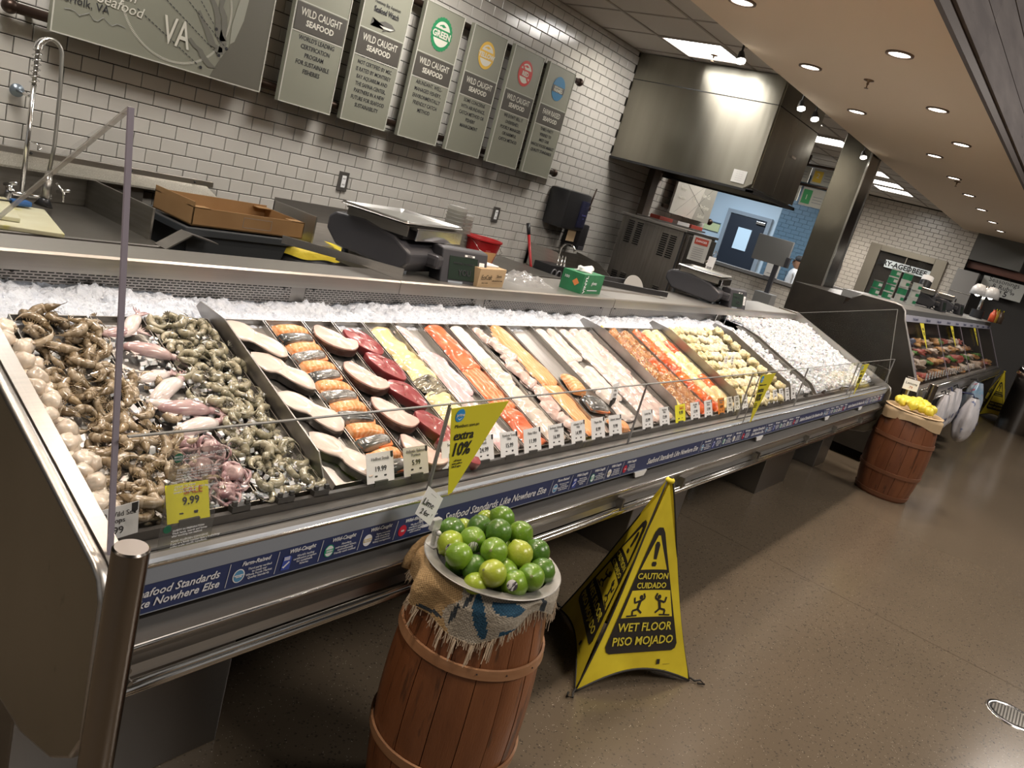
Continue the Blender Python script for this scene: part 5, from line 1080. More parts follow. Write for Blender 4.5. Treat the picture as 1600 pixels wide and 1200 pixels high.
# bollards
BOL = M('bollard_steel', (.27, .25, .23), .22, 1, bump=(40, .10, .001), stretch=(1, 1, 30))
for k, (x, y, h, r, lab) in enumerate(((.588, .962, .99, .0265, 'brushed steel bollard beside the near end of the counter'), (7.42, 1.06, .93, .038, 'steel bollard behind the lemon barrel at the counter end'), (7.80, .925, .90, .038, 'steel bollard in front of the meat case corner'))):
    t = thing('bollard', lab, 'bollard', (x, y, 0), 'steel bollards')
    MB().lathe([(r, 0), (r, h - .003), (r - .003, h)], (x, y, 0), 40).build('post', BOL, t, 'auto'); MB().lathe([(r - .003, h), (0, h)], (x, y, 0), 40).build('cap', M('bollard_cap', (.32, .29, .27), .5, .8), t)
    MB().lathe([(r + .02, 0), (r + .02, .006), (r, .008)], (x, y, 0), 32).build('base_ring', BOL, t, True)

# pop-up wet floor cones
SY = M('cone_fabric', (.80, .66, .035), .58, var=(5, (.60, .47, .02), None), bump=(9, .35, .006)); PIPE = M('cone_piping', (.02, .018, .015), .6)
PR = M('cone_print', (.020, .017, .014), .6); YT = M('cone_lettering', (.66, .56, .05), .6)
def wet_cone(A, B, C, H, lab, detail=True):
    A, B, C = Vector(A), Vector(B), Vector(C); top = (A + B + C) / 3 + Vector((0, 0, H))
    t = thing('wet_floor_cone', lab, 'wet floor sign', ((A + B + C) / 3)[:], None)
    for (P, Q) in ((A, B), (C, A), (B, C)):
        base = (P + Q) / 2; x = (Q - P).normalized(); y = (top - base); y = (y - x * y.dot(x)).normalized(); hh = (top - base).dot(y); W_ = (Q - P).length; tx = (top - base).dot(x); n = x.cross(y)
        def fpt(u, v, d=0):       # u -1..1 across, v 0..1 up; arched lower edge, slightly drawn-in sides
            arch = .082 * (1 - u * u) * (1 - v) ** 2; vv = v + arch * 1.0
            half = W_ / 2 * (1 - vv) * (1 - .10 * math.sin(PI * vv)) + .010 * vv
            return base + x * (u * half + tx * vv) + y * (hh * vv) + n * d + n * (-.012 * (1 - u * u) * math.sin(PI * v))
        MB().grid(lambda u, v: tuple(fpt(u * 2 - 1, v)), 24, 24).build('fabric_panel', SY, t, True)
        MB().tube([fpt(-1 + 2 * i / 20, 0) for i in range(21)], .0045, 6).build('hem_piping', PIPE, t, True)
        MB().tube([fpt(-1, i / 16) for i in range(17)], .0035, 6).build('edge_piping', PIPE, t, True)
        if (P, Q) == (B, C): continue
        def w2(px, py):            # face coordinates (metres from the axis, fraction up) to a point just proud of the cloth
            v = py; arch = 0
            half = max(.02, W_ / 2 * (1 - v) * (1 - .10 * math.sin(PI * v)) + .010 * v); u = px / half; a_ = 0
            vv = v; v0 = v
            for _ in range(4): v0 = v - .082 * (1 - u * u) * (1 - v0) ** 2
            return base + x * (px + tx * v) + y * (hh * v) + n * (-.012 * (1 - u * u) * math.sin(PI * max(0, v0)) + .003)
        def poly(pts, mat, nm='printed_patch', d=0):
            mb = MB(); c = (sum(p[0] for p in pts) / len(pts), sum(p[1] for p in pts) / len(pts)); P2 = []
            m_ = len(pts); K = 8; R_ = 6
            rim = []
            for i in range(m_):
                a, b = pts[i], pts[(i + 1) % m_]
                for j in range(K): rim.append((a[0] + (b[0] - a[0]) * j / K, a[1] + (b[1] - a[1]) * j / K))
            vs = []; M_ = len(rim)
            for r in range(R_):
                s = 1 - r / R_
                vs += [w2(c[0] + (p[0] - c[0]) * s, c[1] + (p[1] - c[1]) * s) + n * d for p in rim]
            vs.append(w2(*c) + n * d); fs = []
            for r in range(R_ - 1):
                for i in range(M_): fs.append((r * M_ + i, r * M_ + (i + 1) % M_, (r + 1) * M_ + (i + 1) % M_, (r + 1) * M_ + i))
            for i in range(M_): fs.append(((R_ - 1) * M_ + i, (R_ - 1) * M_ + (i + 1) % M_, len(vs) - 1))
            mb.add(vs, fs); return mb.build(nm, mat, t)
        s_ = W_ / .54
        def sc(l): return [(a * s_, b) for a, b in l]
        poly(sc([(-.168, .20), (-.160, .175), (-.145, .165), (.15, .165), (.165, .175), (.17, .20), (.024, .745), (.012, .768), (-.008, .768), (-.022, .745)]), PR, 'black_triangle')
        poly(sc([(-.062, .565), (.062, .565), (.006, .730), (-.004, .730)]), SY, 'yellow_triangle', .0012)
        poly(sc([(-.118, .335), (.124, .335), (.094, .465), (-.084, .465)]), SY, 'yellow_band', .0012)
        poly(sc([(-.008, .615), (.006, .615), (.011, .685), (.004, .70), (-.008, .70), (-.012, .685)]), PR, 'exclamation_mark', .0024)
        poly(sc([(-.010, .580), (.006, .580), (.010, .592), (.006, .603), (-.010, .603), (-.014, .592)]), PR, 'exclamation_dot', .0024)
        if detail:
            def fig(ox, m):
                def L_(a, b, w_=.004): 
                    dx, dy = b[0] - a[0], (b[1] - a[1]) * hh; l = math.hypot(dx, dy); nx, ny = -dy / l * w_, dx / l * w_ / hh
                    poly([(ox + m * (a[0] + nx), a[1] + ny), (ox + m * (a[0] - nx), a[1] - ny), (ox + m * (b[0] - nx), b[1] - ny), (ox + m * (b[0] + nx), b[1] + ny)], PR, 'slipping_figure', .0026)
                L_((0, .375), (.008, .415), .006); L_((.008, .415), (-.018, .405)); L_((-.018, .405), (-.022, .432)); L_((.008, .412), (.028, .428)); L_((.028, .428), (.020, .45)); L_((0, .375), (-.024, .368)); L_((-.024, .368), (-.022, .345)); L_((0, .375), (.020, .355)); L_((-.05, .343), (-.0, .345), .003)
                poly([(ox + m * .010 + .009 * math.cos(k * PI / 4), .432 + .009 / hh * math.sin(k * PI / 4)) for k in range(8)], PR, 'slipping_figure', .0026)
            fig(-.045 * s_, 1); fig(.060 * s_, -1)
        for (s2, py, sz) in (('CAUTION', .533, .032), ('CUIDADO', .488, .030), ('WET FLOOR', .288, .045), ('PISO MOJADO', .222, .045)):
            if detail or True: text(s2, w2(.002, py) + n * .006, x, y, sz * s_, YT, t, bold=.0006)
        if detail:
            text('~~~~~', w2(.13 * s_, .10) + n * .004, x, y, .012, PR, t, name='maker_mark'); poly([(.085 * s_, .10), (.10 * s_, .10), (.10 * s_, .125), (.085 * s_, .125)], PR, 'maker_mark', .001)
            text('-------\n----- ---', w2(.125 * s_, .065) + n * .004, x, y, .010, PR, t)
    mb = MB(); mb.blob(tuple(top + Vector((0, 0, -.004))), (.018, .018, .012), 12, 8); mb.build('top_cap', SY, t, True); MB().cyl(tuple(top + Vector((0, 0, .002))), .008, .008, 10).build('top_button', PIPE, t)
    for P in (A, B, C):
        d = (P - (A + B + C) / 3); d.z = 0; d.normalize(); s = Vector((-d.y, d.x, 0))
        MB().tube([P + Vector((0, 0, .012)), P + d * .02 + Vector((0, 0, .004)), P + d * .045 + s * .012 + Vector((0, 0, .006)), P + d * .058 - s * .006 + Vector((0, 0, .004)), P + d * .030 - s * .012 + Vector((0, 0, .004))], .004, 6).build('corner_strap', PIPE, t, True)
    return t
wet_cone((2.318, .942, .005), (2.804, .712, .005), (2.723, 1.285, .005), .765, 'yellow pop-up wet floor cone on the floor in front of the fish counter')
wet_cone((14.8, .98, .005), (15.15, .62, .005), (15.4, 1.15, .005), .765, 'far yellow wet floor cone beside the steel bin', False)
# floor drain
t = thing('floor_drain', 'round metal drain cover set in the polished floor', 'floor drain', (4.05, -.32, 0)); DX, DY = 4.05, -.325
MB().lathe([(.0, .001), (.085, .001)], (DX, DY, 0), 32).build('recess', BLACKM, t); MB().lathe([(.083, .001), (.085, .004), (.105, .004), (.107, .0015)], (DX, DY, 0), 40).build('frame_ring', STEELB, t, True)
mb = MB()
for i in range(-6, 7):
    y = i * .0125; hw = math.sqrt(max(0, .08 ** 2 - y * y)); mb.box((DX - hw, DY + y - .003, .0015), (DX + hw, DY + y + .003, .0045))
    mb.box((DX + y - .002, DY - hw, .0015), (DX + y + .002, DY + hw, .0042))
mb.build('grate', STEELD, t)

# ================================================================= WALL SIGNS
SG1 = M('sage_panel', (.235, .235, .185), .5); SG2 = M('dark_sage_band', (.075, .068, .058), .5); SGE = M('panel_edge', (.52, .51, .45), .5); BRZ = M('bronze_pipe', (.045, .028, .020), .35, .7)
rail = thing('sign_rail', 'pair of dark bronze pipe rails carrying the wall signs', 'sign rail', (3.8, 4.24, 2.1))
for z in (1.745, 2.54):
    MB().tube([(1.60, 4.235, z), (5.99, 4.235, z)], .024, 14).build('pipe', BRZ, rail, True)
    for x in (1.585, 6.02): MB().blob((x, 4.235, z), (.036, .034, .034), 14, 10).build('ball_end', BRZ, rail, True)
    for x in (1.68, 2.93, 3.43, 4.95, 5.41, 5.92): MB().tube([(x, 4.235, z), (x, 4.29, z)], .018, 10).build('bracket', BRZ, rail, True)
def wall_panel(x0, x1, z0, z1, lab, grp=None, name='wall_sign'):
    t = thing(name, lab, 'sign', ((x0 + x1) / 2, 4.2, z0), grp)
    MB().box((x0, 4.172, z0), (x1, 4.205, z1), .001).build('board', SG1, t)
    mb = MB(); b = .006
    for (a, c, d, e) in ((x0, z0, x1, z0 + b), (x0, z1 - b, x1, z1), (x0, z0 + b, x0 + b, z1 - b), (x1 - b, z0 + b, x1, z1 - b)): mb.box((a, 4.168, c), (d, 4.1725, e))
    mb.build('border', SGE, t); return t, Frame((x0, 4.1715, z0), (1, 0, 0), (0, 0, 1))
body = ["WORLD'S LEADING\nCERTIFICATION\nPROGRAM\nFOR SUSTAINABLE\nFISHERIES", 'WILD-CAUGHT SEAFOOD\nNOT CERTIFIED BY MSC\nIS RATED BY MONTEREY\nBAY AQUARIUM AND\nTHE SAFINA CENTER,\nPARTNERS IN A NEW\nFUTURE FOR SEAFOOD\nSUSTAINABILITY', 'ABUNDANT, WELL-\nMANAGED FISHERY,\nENVIRONMENTALLY\nFRIENDLY CATCH\nMETHOD', 'SOME CONCERNS\nWITH ABUNDANCE,\nCATCH METHOD OR\nFISHERY\nMANAGEMENT', "WE DON'T SELL IT\nOVERFISHED,\nPOORLY MANAGED\nOR HARMFUL\nCATCH METHOD", 'THIRD-PARTY\nVERIFIED TO\nMEET OUR\nWHOLE FOODS MARKET\nQUALITY STANDARDS']
labs = ['sage wall panel with a blue certification mark, first from the big map', 'sage wall panel with a tuna drawing above its band', 'sage wall panel with a green scalloped roundel', 'sage wall panel with a yellow oval roundel', 'sage wall panel with a red barred roundel', 'sage wall panel with a blue farmed roundel, last of the row']
RC = [(.03, .05, .40), (.1, .1, .1), (.02, .22, .085), (.68, .42, .06), (.52, .035, .03), (.03, .17, .33)]
CREAM = M('cream_print', (.62, .60, .52), .6)
for k, x0 in enumerate((2.998, 3.475, 3.990, 4.490, 4.984, 5.462)):
    x1 = x0 + .392; t, fr = wall_panel(x0, x1, 1.678, 2.575, labs[k], 'seafood rating wall panels'); W_ = .392
    fr.rect(.012, .415, W_ - .012, .565, SG2, t, name='band', d=.002); fr.rect(.0, .405, W_, .411, SGE, t, name='rule', d=.0015); fr.rect(.0, .57, W_, .575, SGE, t, name='rule', d=.0015)
    fr.text('FARM RAISED' if k == 5 else 'WILD CAUGHT', W_ / 2, .518, .060, CREAM, t, sx=.72, d=.0025, bold=.0004); fr.text('SEAFOOD', W_ / 2, .463, .046, CREAM, t, d=.0025, bold=.0012)
    fr.text(body[k], W_ / 2, .26 if k == 1 else .29, .0345 if k == 1 else .036, INK, t, sx=.80 if k == 1 else .84, d=.0006, sp=1.25, bold=.0004)
    m = M('rating_colour_%s' % ['blue', 'black', 'green', 'yellow', 'red', 'sea'][k], RC[k], .5); cx, cy = W_ / 2, .725
    if k == 0:
        fr.disc(cx, cy - .01, .095, m, t, n=28, ry=.07); fr.text('CERTIFIED\nSUSTAINABLE', cx, cy, .026, CREAM, t, d=.004)
    elif k == 1:
        fr.text('Monterey Bay Aquarium', cx, .745, .030, INK, t, sx=.75, d=.003); fr.text('Seafood Watch', cx, .700, .048, INK, t, sx=.72, d=.003, bold=.0008)
        fr.patch([(cx - .10, .615), (cx - .085, .63), (cx - .045, .636), (cx, .652), (cx + .06, .648), (cx + .10, .625), (cx + .06, .606), (cx, .60), (cx - .05, .615), (cx - .085, .62), (cx - .105, .648), (cx - .11, .60)], M('fish_drawing', (.10, .095, .085), .6), t, d=.003, name='fish_drawing')
        fr.patch([(cx - .04, .617), (cx, .606), (cx + .06, .610), (cx + .085, .624), (cx + .04, .620)], CREAM, t, d=.004, name='fish_belly')
        fr.patch([(cx + .0, .60), (cx + .03, .604), (cx - .01, .585)], MATS['fish_drawing'], t, d=.004, name='fin')
    else:
        n = 48; r = .100 if k == 2 else .090
        pts = [((r + (.006 if i % 2 else 0) * (k == 2)) * math.cos(2 * PI * i / n) + cx, (r + .006 + (.006 if i % 2 else 0) * (k == 2)) * math.sin(2 * PI * i / n) + cy) for i in range(n)]
        fr.patch(pts, m, t, name='roundel', d=.002)
        if k < 5:
            r2 = r * .80; up = [(cx + r2 * math.cos(a * PI / 180), cy + .002 + r2 * math.sin(a * PI / 180)) for a in range(22, 159, 8)]; lo = [(cx + r2 * math.cos(a * PI / 180), cy - .002 + r2 * math.sin(a * PI / 180)) for a in range(-158, -21, 8)]
            fr.patch(up, CREAM, t, name='roundel_top', d=.003); fr.patch(lo, CREAM, t, name='roundel_bottom', d=.003)
            fr.patch([(cx - .035, cy + .052), (cx - .02, cy + .058), (cx, cy + .064), (cx + .03, cy + .052), (cx, cy + .044), (cx - .02, cy + .050), (cx - .038, cy + .044)], m, t, name='small_fish', d=.004)
            fr.text(['', '', 'GREEN', 'YELLOW', 'RED'][k], cx, cy - .004, .058 if k == 2 else .046, CREAM, t, d=.004, bold=.002)
            if k == 4: fr.patch([(cx - .070, cy + .062), (cx - .056, cy + .072), (cx + .070, cy - .062), (cx + .056, cy - .072)], m, t, name='bar', d=.0035)
        else:
            fr.rect(cx - .086, cy - .032, cx + .086, cy + .020, SG2, t, name='roundel_band', d=.003); fr.text('RESPONSIBLY', cx, cy + .006, .021, CREAM, t, d=.005, bold=.0005); fr.text('FARMED', cx, cy - .018, .034, CREAM, t, d=.005, bold=.0012)
# big map board
t, fr = wall_panel(1.733, 2.868, 1.69, 2.62, 'large grey-green map board of the coast reading VA above the sink', None, 'map_sign')
SEA = M('map_sea', (.125, .118, .095), .5); LAND = M('map_land', (.30, .30, .25), .5); BAY = M('map_bay', (.155, .150, .125), .5)
fr.patch([(.815, .008), (1.125, .008), (1.125, .92), (.98, .92), (.96, .62), (.945, .40), (.93, .28), (.895, .17), (.86, .11), (.835, .06)], SEA, t, d=.001, name='sea_area')
fr.patch([(.90, .20), (.925, .22), (.96, .34), (.975, .50), (.95, .54), (.915, .42), (.895, .30)], LAND, t, d=.0018, name='coast_area')
fr.patch([(.845, .11), (.865, .12), (.89, .19), (.875, .20), (.855, .16)], LAND, t, d=.0018, name='coast_area')
rb = random.Random(5)
for (x, y, dx, dy, n) in ((.80, .50, .07, -.36, 8), (.70, .30, .15, -.17, 7), (.74, .42, .12, -.22, 6), (.68, .16, .15, -.11, 6)):
    mb = MB(); pts = [(x + dx * i / n + rb.uniform(-.012, .012), y + dy * i / n + rb.uniform(-.012, .012)) for i in range(n + 1)]
    lo = [(p[0] - .008 - .014 * (i / n), p[1] - .006) for i, p in enumerate(pts)]; hi = [(p[0] + .008 + .014 * (i / n), p[1] + .006) for i, p in enumerate(pts)]
    for i in range(n): mb.add([fr.p(*lo[i], .0022), fr.p(*lo[i + 1], .0022), fr.p(*hi[i + 1], .0022), fr.p(*hi[i], .0022)], [(0, 1, 2, 3)])
    mb.build('bay_inlet', BAY, t)
fr.text('VA', .597, .163, .19, CREAM, t, d=.004, bold=.001, sx=.62)
mb = MB()
cx, cy, R_ = .585, .322, .297
for k in range(150):
    a = -2.95 + 3.4 * k / 149; q = fr.p(cx + R_ * math.cos(a), cy + R_ * math.sin(a), .002); e = Vector((math.cos(a), 0, math.sin(a))); s = Vector((-e.z, 0, e.x)); mb.add([q + e * .006 + s * .0016, q - e * .006 + s * .0016, q - e * .006 - s * .0016, q + e * .006 - s * .0016], [(0, 1, 2, 3)])
mb.build('dashed_circle', CREAM, t)
for (a, b) in (((.38, .22), (.755, .04)), ((.42, .36), (.848, .127)), ((.60, .36), (.885, .173)), ((.70, .36), (.809, .252))):
    mb = MB(); d = Vector((b[0] - a[0], 0, b[1] - a[1])); L_ = d.length; d.normalize(); s = Vector((-d.z, 0, d.x)) * .002
    for k in range(int(L_ / .022)):
        p = fr.p(*a, .003) + d * k * .022; mb.add([p + s, p + d * .014 + s, p + d * .014 - s, p - s], [(3, 2, 1, 0)])
    mb.build('dashed_route', INK, t); fr.disc(b[0], b[1], .0085, INK, t, name='map_dot', d=.003)
fr.text('Norfolk, VA', .125, .165, .050, INK, t, d=.003); text('fresh\nSeafood', fr.p(.30, .235, .003), (1, 0, -.05), (.05, 0, 1), .070, CREAM, t, sp=.8, shear=.2)
mb = MB(); pts = [fr.p(.05 + .022 * i, .115 + .010 * math.sin(i * 1.7) + .006 * math.sin(i * 4.1), .003) for i in range(14)]; mb.tube(pts, .0012, 4).build('map_outline', GREYINK, t)
mb = MB(); pts = [fr.p(.97 + .03 * math.sin(i * 1.3), .93 - .04 * i, .003) for i in range(12)]; mb.tube(pts, .0012, 4).build('map_outline', CREAM, t)
# small second map board by the oven
t = thing('map_sign', 'smaller pale map board on the wall above the oven', 'sign', (8.85, 4.2, 1.68))
MB().box((8.33, 4.18, 1.70), (9.42, 4.205, 2.42)).build('board', M('pale_board', (.46, .44, .39), .5), t); fr = Frame((8.33, 4.179, 1.70), (1, 0, 0), (0, 0, 1))
fr.patch([(.62, 0), (1.09, 0), (1.09, .72), (.8, .72), (.72, .3)], M('pale_board_shade', (.30, .29, .25), .5), t, name='sea_area')
for (u, v, s_, tx) in ((.18, .30, .07, 'Farms'), (.20, .20, .05, 'fresh fish'), (.82, .30, .07, 'New Co.'), (.86, .17, .06, 'Bay Oyster'), (.83, .06, .06, 'Seafood')): fr.text(tx, u, v, s_, CREAM, t, d=.003, bold=.001)
fr.text('VA', .52, .22, .13, CREAM, t, d=.003, sx=.6)
mb = MB()
for (a, b) in (((.1, .02), (.7, .40)), ((.2, .38), (.9, .10)), ((.45, .02), (.95, .40))): mb.tube([fr.p(*a, .003), fr.p(*b, .003)], .0014, 4)
mb.build('map_route', INK, t); MB().blob((9.52, 4.2, 1.73), (.04, .04, .04), 12, 9).build('ball_end', BRZ, t, True)
MB().tube([(8.25, 4.24, 1.76), (9.5, 4.24, 1.76)], .024, 10).build('pipe', BRZ, t, True)
o = MB().box((7.80, 4.22, 1.5), (7.95, 4.3, 2.6), .004).build('trim_conduit', M('brown_conduit', (.09, .065, .045), .5)); o['kind'] = 'structure'
# outlets
for k, (x, z) in enumerate(((3.708, 1.285), (5.42, 1.275))):
    t = thing('wall_outlet', ['steel wall outlet with a white socket nearer the scale', 'steel wall outlet with a white socket nearer the towel dispenser'][k], 'outlet', (x, 4.285, z), 'tiled wall outlets')
    MB().box((x - .042, 4.281, z - .065), (x + .042, 4.292, z + .065), .003).build('plate', M('outlet_plate', (.20, .19, .18), .4, .8), t); MB().box((x - .018, 4.278, z - .04), (x + .018, 4.283, z + .04), .002).build('socket', WHITE, t)
    mb = MB()
    for zz in (.02, -.02): mb.box((x - .008, 4.277, z + zz - .005), (x - .004, 4.2785, z + zz + .005)); mb.box((x + .004, 4.277, z + zz - .005), (x + .008, 4.2785, z + zz + .005))
    mb.build('slots', INK, t)

# ================================================================= BACK COUNTERS
SPK = M('speckled_steel', (.42, .40, .34), .45, .85, var=(260, (.66, .64, .58), None, .5, .62), bump=(200, .4, .001))
sink = thing('sink_counter', 'stainless sink counter with raised back ledge along the tiled wall', 'sink counter', (1.2, 3.9, 0))
MB().box((-.6, 3.42, .86), (2.02, 4.28, .90), .004).build('worktop', STEELD, sink); MB().box((-.6, 3.41, .80), (2.02, 3.43, .905), .004).build('front_lip', STEELX, sink)
MB().box((-.6, 4.20, .90), (2.30, 4.29, 1.055), .003).build('backsplash', STEELD, sink); MB().prism([(4.13, 1.048), (4.13, 1.058), (4.262, 1.098), (4.29, 1.098), (4.29, 1.05)], -.6, 2.70, 'x').build('ledge', SPK, sink)
MB().box((-.6, 4.262, 1.095), (2.74, 4.292, 1.128), .002).build('wall_angle', STEEL, sink)
for x in (1.75, 2.25, 2.62): MB().blob((x, 4.26, 1.112), (.007, .004, .007), 8, 6).build('bolt', BLACKM, sink)
MB().box((2.0, 3.55, .86), (2.012, 4.2, 1.05), .002).build('side_splash', STEELD, sink)
for x in (-.5, 1.9):
    for y in (3.5, 4.2): MB().tube([(x, y, 0), (x, y, .86)], .02, 10).build('leg', STEEL, sink, True)
MB().box((-.4, 3.5, .62), (.9, 4.1, .87)).build('basin', STEELD, sink)
t = thing('steel_bracket', 'small bent steel angle standing between sink and dark tub', 'bracket', (2.05, 3.45, .90)); MB().prism([(1.98, .905), (2.10, .985), (2.104, .98), (1.984, .90)], 3.36, 3.46, 'y').build('upright_leaf', STEELX, t); MB().prism([(2.10, .985), (2.24, .955), (2.24, .950), (2.10, .980)], 3.36, 3.44, 'y').build('flat_leaf', STEELX, t)
# spray faucet
t = thing('spray_faucet', 'chrome spring spray faucet standing against the tiled wall', 'faucet', (1.68, 4.1, .90))
MB().tube([(1.655, 4.08, .93), (1.655, 4.08, 1.44)], .011, 12).build('riser', STEELB, t, True)
arc = [Vector((1.655 + (.045) * (1 - math.cos(a)), 4.08 - .01 * a, 1.60 + .055 * math.sin(a))) for a in [PI * i / 12 for i in range(13)]]
core = [Vector((1.655, 4.08, 1.44)), Vector((1.655, 4.08, 1.52))] + arc
MB().tube(core + [Vector((1.742, 4.02, 1.45)), Vector((1.738, 4.0, 1.2)), Vector((1.715, 3.97, 1.08))], .009, 10).build('hose', M('braided_hose', (.34, .33, .30), .4, .9), t, True)
hel = []; path = core[:8]
for i in range(240):
    q = i / 239 * (len(path) - 1); k = min(int(q), len(path) - 2); p = path[k].lerp(path[k + 1], q - k); a = i * .62
    hel.append(p + Vector((math.cos(a) * .019, math.sin(a) * .019, 0)))
MB().tube(hel, .0028, 5).build('spring', CHROME, t, True)
MB().tube([(1.715, 3.97, 1.08), (1.705, 3.95, 1.03), (1.695, 3.93, .96)], 0, 12, rr=[.013, .022, .018]).build('spray_grip', STEEL, t, True); MB().tube([(1.70, 3.94, .97), (1.69, 3.93, .925)], 0, 16, rr=[.014, .040]).build('spray_head', BLACK, t, True)
MB().tube([(1.735, 3.93, 1.04), (1.765, 3.91, 1.0), (1.76, 3.90, .96)], .006, 8).build('trigger', STEELB, t, True)
MB().tube([(1.60, 4.08, .97), (1.62, 4.08, .94), (1.72, 4.08, .94), (1.78, 4.06, .95)], .012, 10).build('crossbody', CHROME, t, True); MB().tube([(1.60, 4.08, .90), (1.60, 4.08, .98)], .016, 12).build('base', CHROME, t, True)
for x in (1.57, 1.80): MB().tube([(x, 4.06, .98), (x + .03, 4.0, 1.0)], .008, 8).build('lever', CHROME, t, True)
MB().tube([(1.66, 4.27, 1.39), (1.66, 4.255, 1.39)], .030, 18).build('wall_flange', M('blue_grey_flange', (.22, .26, .30), .35, .7), t, True); MB().tube([(1.66, 4.26, 1.39), (1.656, 4.08, 1.385)], .008, 8).build('wall_bracket', STEELB, t, True)
MB().tube([(1.655, 4.08, 1.19), (1.69, 4.06, 1.185), (1.70, 4.04, 1.17), (1.685, 4.03, 1.16)], .003, 6).build('hook', STEELB, t, True)
# cutting boards
CB = M('worn_cutting_board', (.52, .48, .30), .6, var=(6, (.60, .58, .42), (9, (.46, .42, .14), .60)), bump=(50, .3, .001))
for k, (z, c, s) in enumerate(((.905, (1.20, 3.72), 1.0), (.925, (1.12, 3.80), .88))):
    o = MB().box((c[0] - .42 * s, c[1] - .25 * s, z), (c[0] + .42 * s, c[1] + .25 * s, z + .018), .004, Matrix.Rotation(math.radians(-14), 3, 'Z')).build('cutting_board', CB, None)
    tag(o, ['lower yellowed cutting board on the sink counter', 'upper yellowed cutting board lying crosswise on the lower one'][k], 'cutting board')
t = thing('scrub_brush', 'small blue scrub brush lying on the cutting board', 'brush', (1.56, 3.84, .945)); MB().box((1.52, 3.82, .93), (1.60, 3.87, .955), .01).build('head', M('brush_blue', (.02, .10, .30), .5), t); MB().tube([(1.53, 3.84, .945), (1.44, 3.82, .95)], .004, 6).build('handle', BLACK, t, True)
# grey tub, cardboard tray, bin with yellow liner
TUBM = M('dark_tub', (.035, .04, .045), .5)
t = thing('grey_tub', 'dark grey plastic tub under the cardboard tray', 'tub', (2.45, 3.68, .80))
MB().rings([[(2.18, 3.50, .70), (2.66, 3.50, .70), (2.66, 3.88, .70), (2.18, 3.88, .70)], [(2.13, 3.46, .985), (2.72, 3.46, .985), (2.72, 3.92, .985), (2.13, 3.92, .985)]]).build('body', TUBM, t)
mb = MB()
for (a, b, c, d) in ((2.11, 3.44, 2.74, 3.47), (2.11, 3.91, 2.74, 3.94), (2.11, 3.47, 2.14, 3.91), (2.71, 3.47, 2.74, 3.91)): mb.box((a, b, .965), (c, d, 1.0), .004)
mb.build('rim', TUBM, t)
st_ = thing('prep_table', 'low steel prep table holding the tub and bin', 'table', (2.6, 3.7, 0)); MB().box((2.06, 3.36, .66), (3.15, 4.15, .70), .004).build('table_top', STEELD, st_)
for x in (2.1, 3.1):
    for y in (3.4, 4.1): MB().tube([(x, y, 0), (x, y, .66)], .02, 8).build('leg', STEEL, st_, True)
KB = M('cardboard', (.25, .135, .05), .8, var=(4, (.31, .18, .075), None), bump=(60, .2, .001))
t = thing('cardboard_tray', 'open brown cardboard tray box resting on the dark tub', 'cardboard box', (2.5, 3.68, 1.0)); Rz = Matrix.Rotation(math.radians(0), 4, 'Z')
x0, x1, y0, y1, z0, z1 = 2.17, 2.83, 3.50, 3.86, 1.003, 1.092
for (a, b, c, d, e, nm) in ((x0, y0, x1, y0 + .006, z1, 'side'), (x0, y1 - .006, x1, y1, z1 + .01, 'side'), (x0, y0, x0 + .006, y1, z1 + .025, 'end'), (x1 - .006, y0, x1, y1, z1, 'end')): MB().box((a, b, z0), (c, d, e), .001).build(nm, KB, t)
MB().box((x0, y0, z0), (x1, y1, z0 + .005)).build('bottom', KB, t)
for (a, b) in ((x0, y0), (x1 - .09, y0), (x0, y1 - .06), (x1 - .09, y1 - .06)): MB().box((a, b, z1 - .004), (a + .09, b + .06, z1)).build('corner_flap', KB, t)
fr = Frame((x0, y0 - .0005, z0), (1, 0, 0), (0, 0, 1))
for (u0, v0, u1, v1) in ((.28, .02, .45, .0215), (.28, .07, .45, .0715), (.28, .02, .2815, .07), (.4485, .02, .45, .07)): fr.rect(u0, v0, u1, v1, GREYINK, t, d=.001)
t = thing('lined_bin', 'oval waste bin with bright yellow bag liner behind the scale', 'bin', (2.92, 3.58, .70)); YL = M('yellow_liner', (.80, .64, .06), .4, bump=(14, .8, .01), sss=.1)
def oval(r, z, w=.0): return lambda u: (2.92 + r * 1.15 * math.cos(u * 2 * PI), 3.60 + r * .92 * math.sin(u * 2 * PI), z + w * math.sin(u * 44))
MB().rings([[oval(.16, .70)(i / 32) for i in range(32)], [oval(.212, .955)(i / 32) for i in range(32)]]).build('body', BLACK, t, True)
MB().rings([[oval(r, z, w)(i / 64) for i in range(64)] for r, z, w in ((.226, .915, .006), (.224, .945, .004), (.218, .972, .002), (.208, .974, .001), (.198, .93, .002), (.17, .78, 0), (.05, .74, 0))], False, True).build('liner', YL, t, True)
# steel splash box between the bin and the scale
t = thing('steel_splash_guard', 'bent steel splash guard standing behind the scale', 'splash guard', (3.2, 3.8, .70))
MB().box((2.98, 3.60, .70), (2.99, 4.0, 1.12)).build('end_sheet', STEELX, t); MB().box((2.98, 3.99, .70), (3.7, 4.0, 1.14)).build('back_sheet', STEELX, t); MB().prism([(3.6, .95), (3.6, .96), (4.0, 1.03), (4.0, 1.02)], 2.99, 3.7, 'x').build('sloped_shelf', STEEL, t)
MB().box((2.98, 3.6, .70), (3.7, 4.0, .72)).build('base', STEEL, t)
bc = thing('back_counter', 'plain stainless back counter under the tiled wall behind the scale', 'counter', (4.9, 3.9, 0)); MB().box((3.72, 3.55, .905), (5.58, 4.285, .94), .004).build('worktop', STEELD, bc); MB().box((3.74, 3.6, .1), (5.6, 4.28, .905)).build('body', STEELD, bc)
st_.location.z += 0
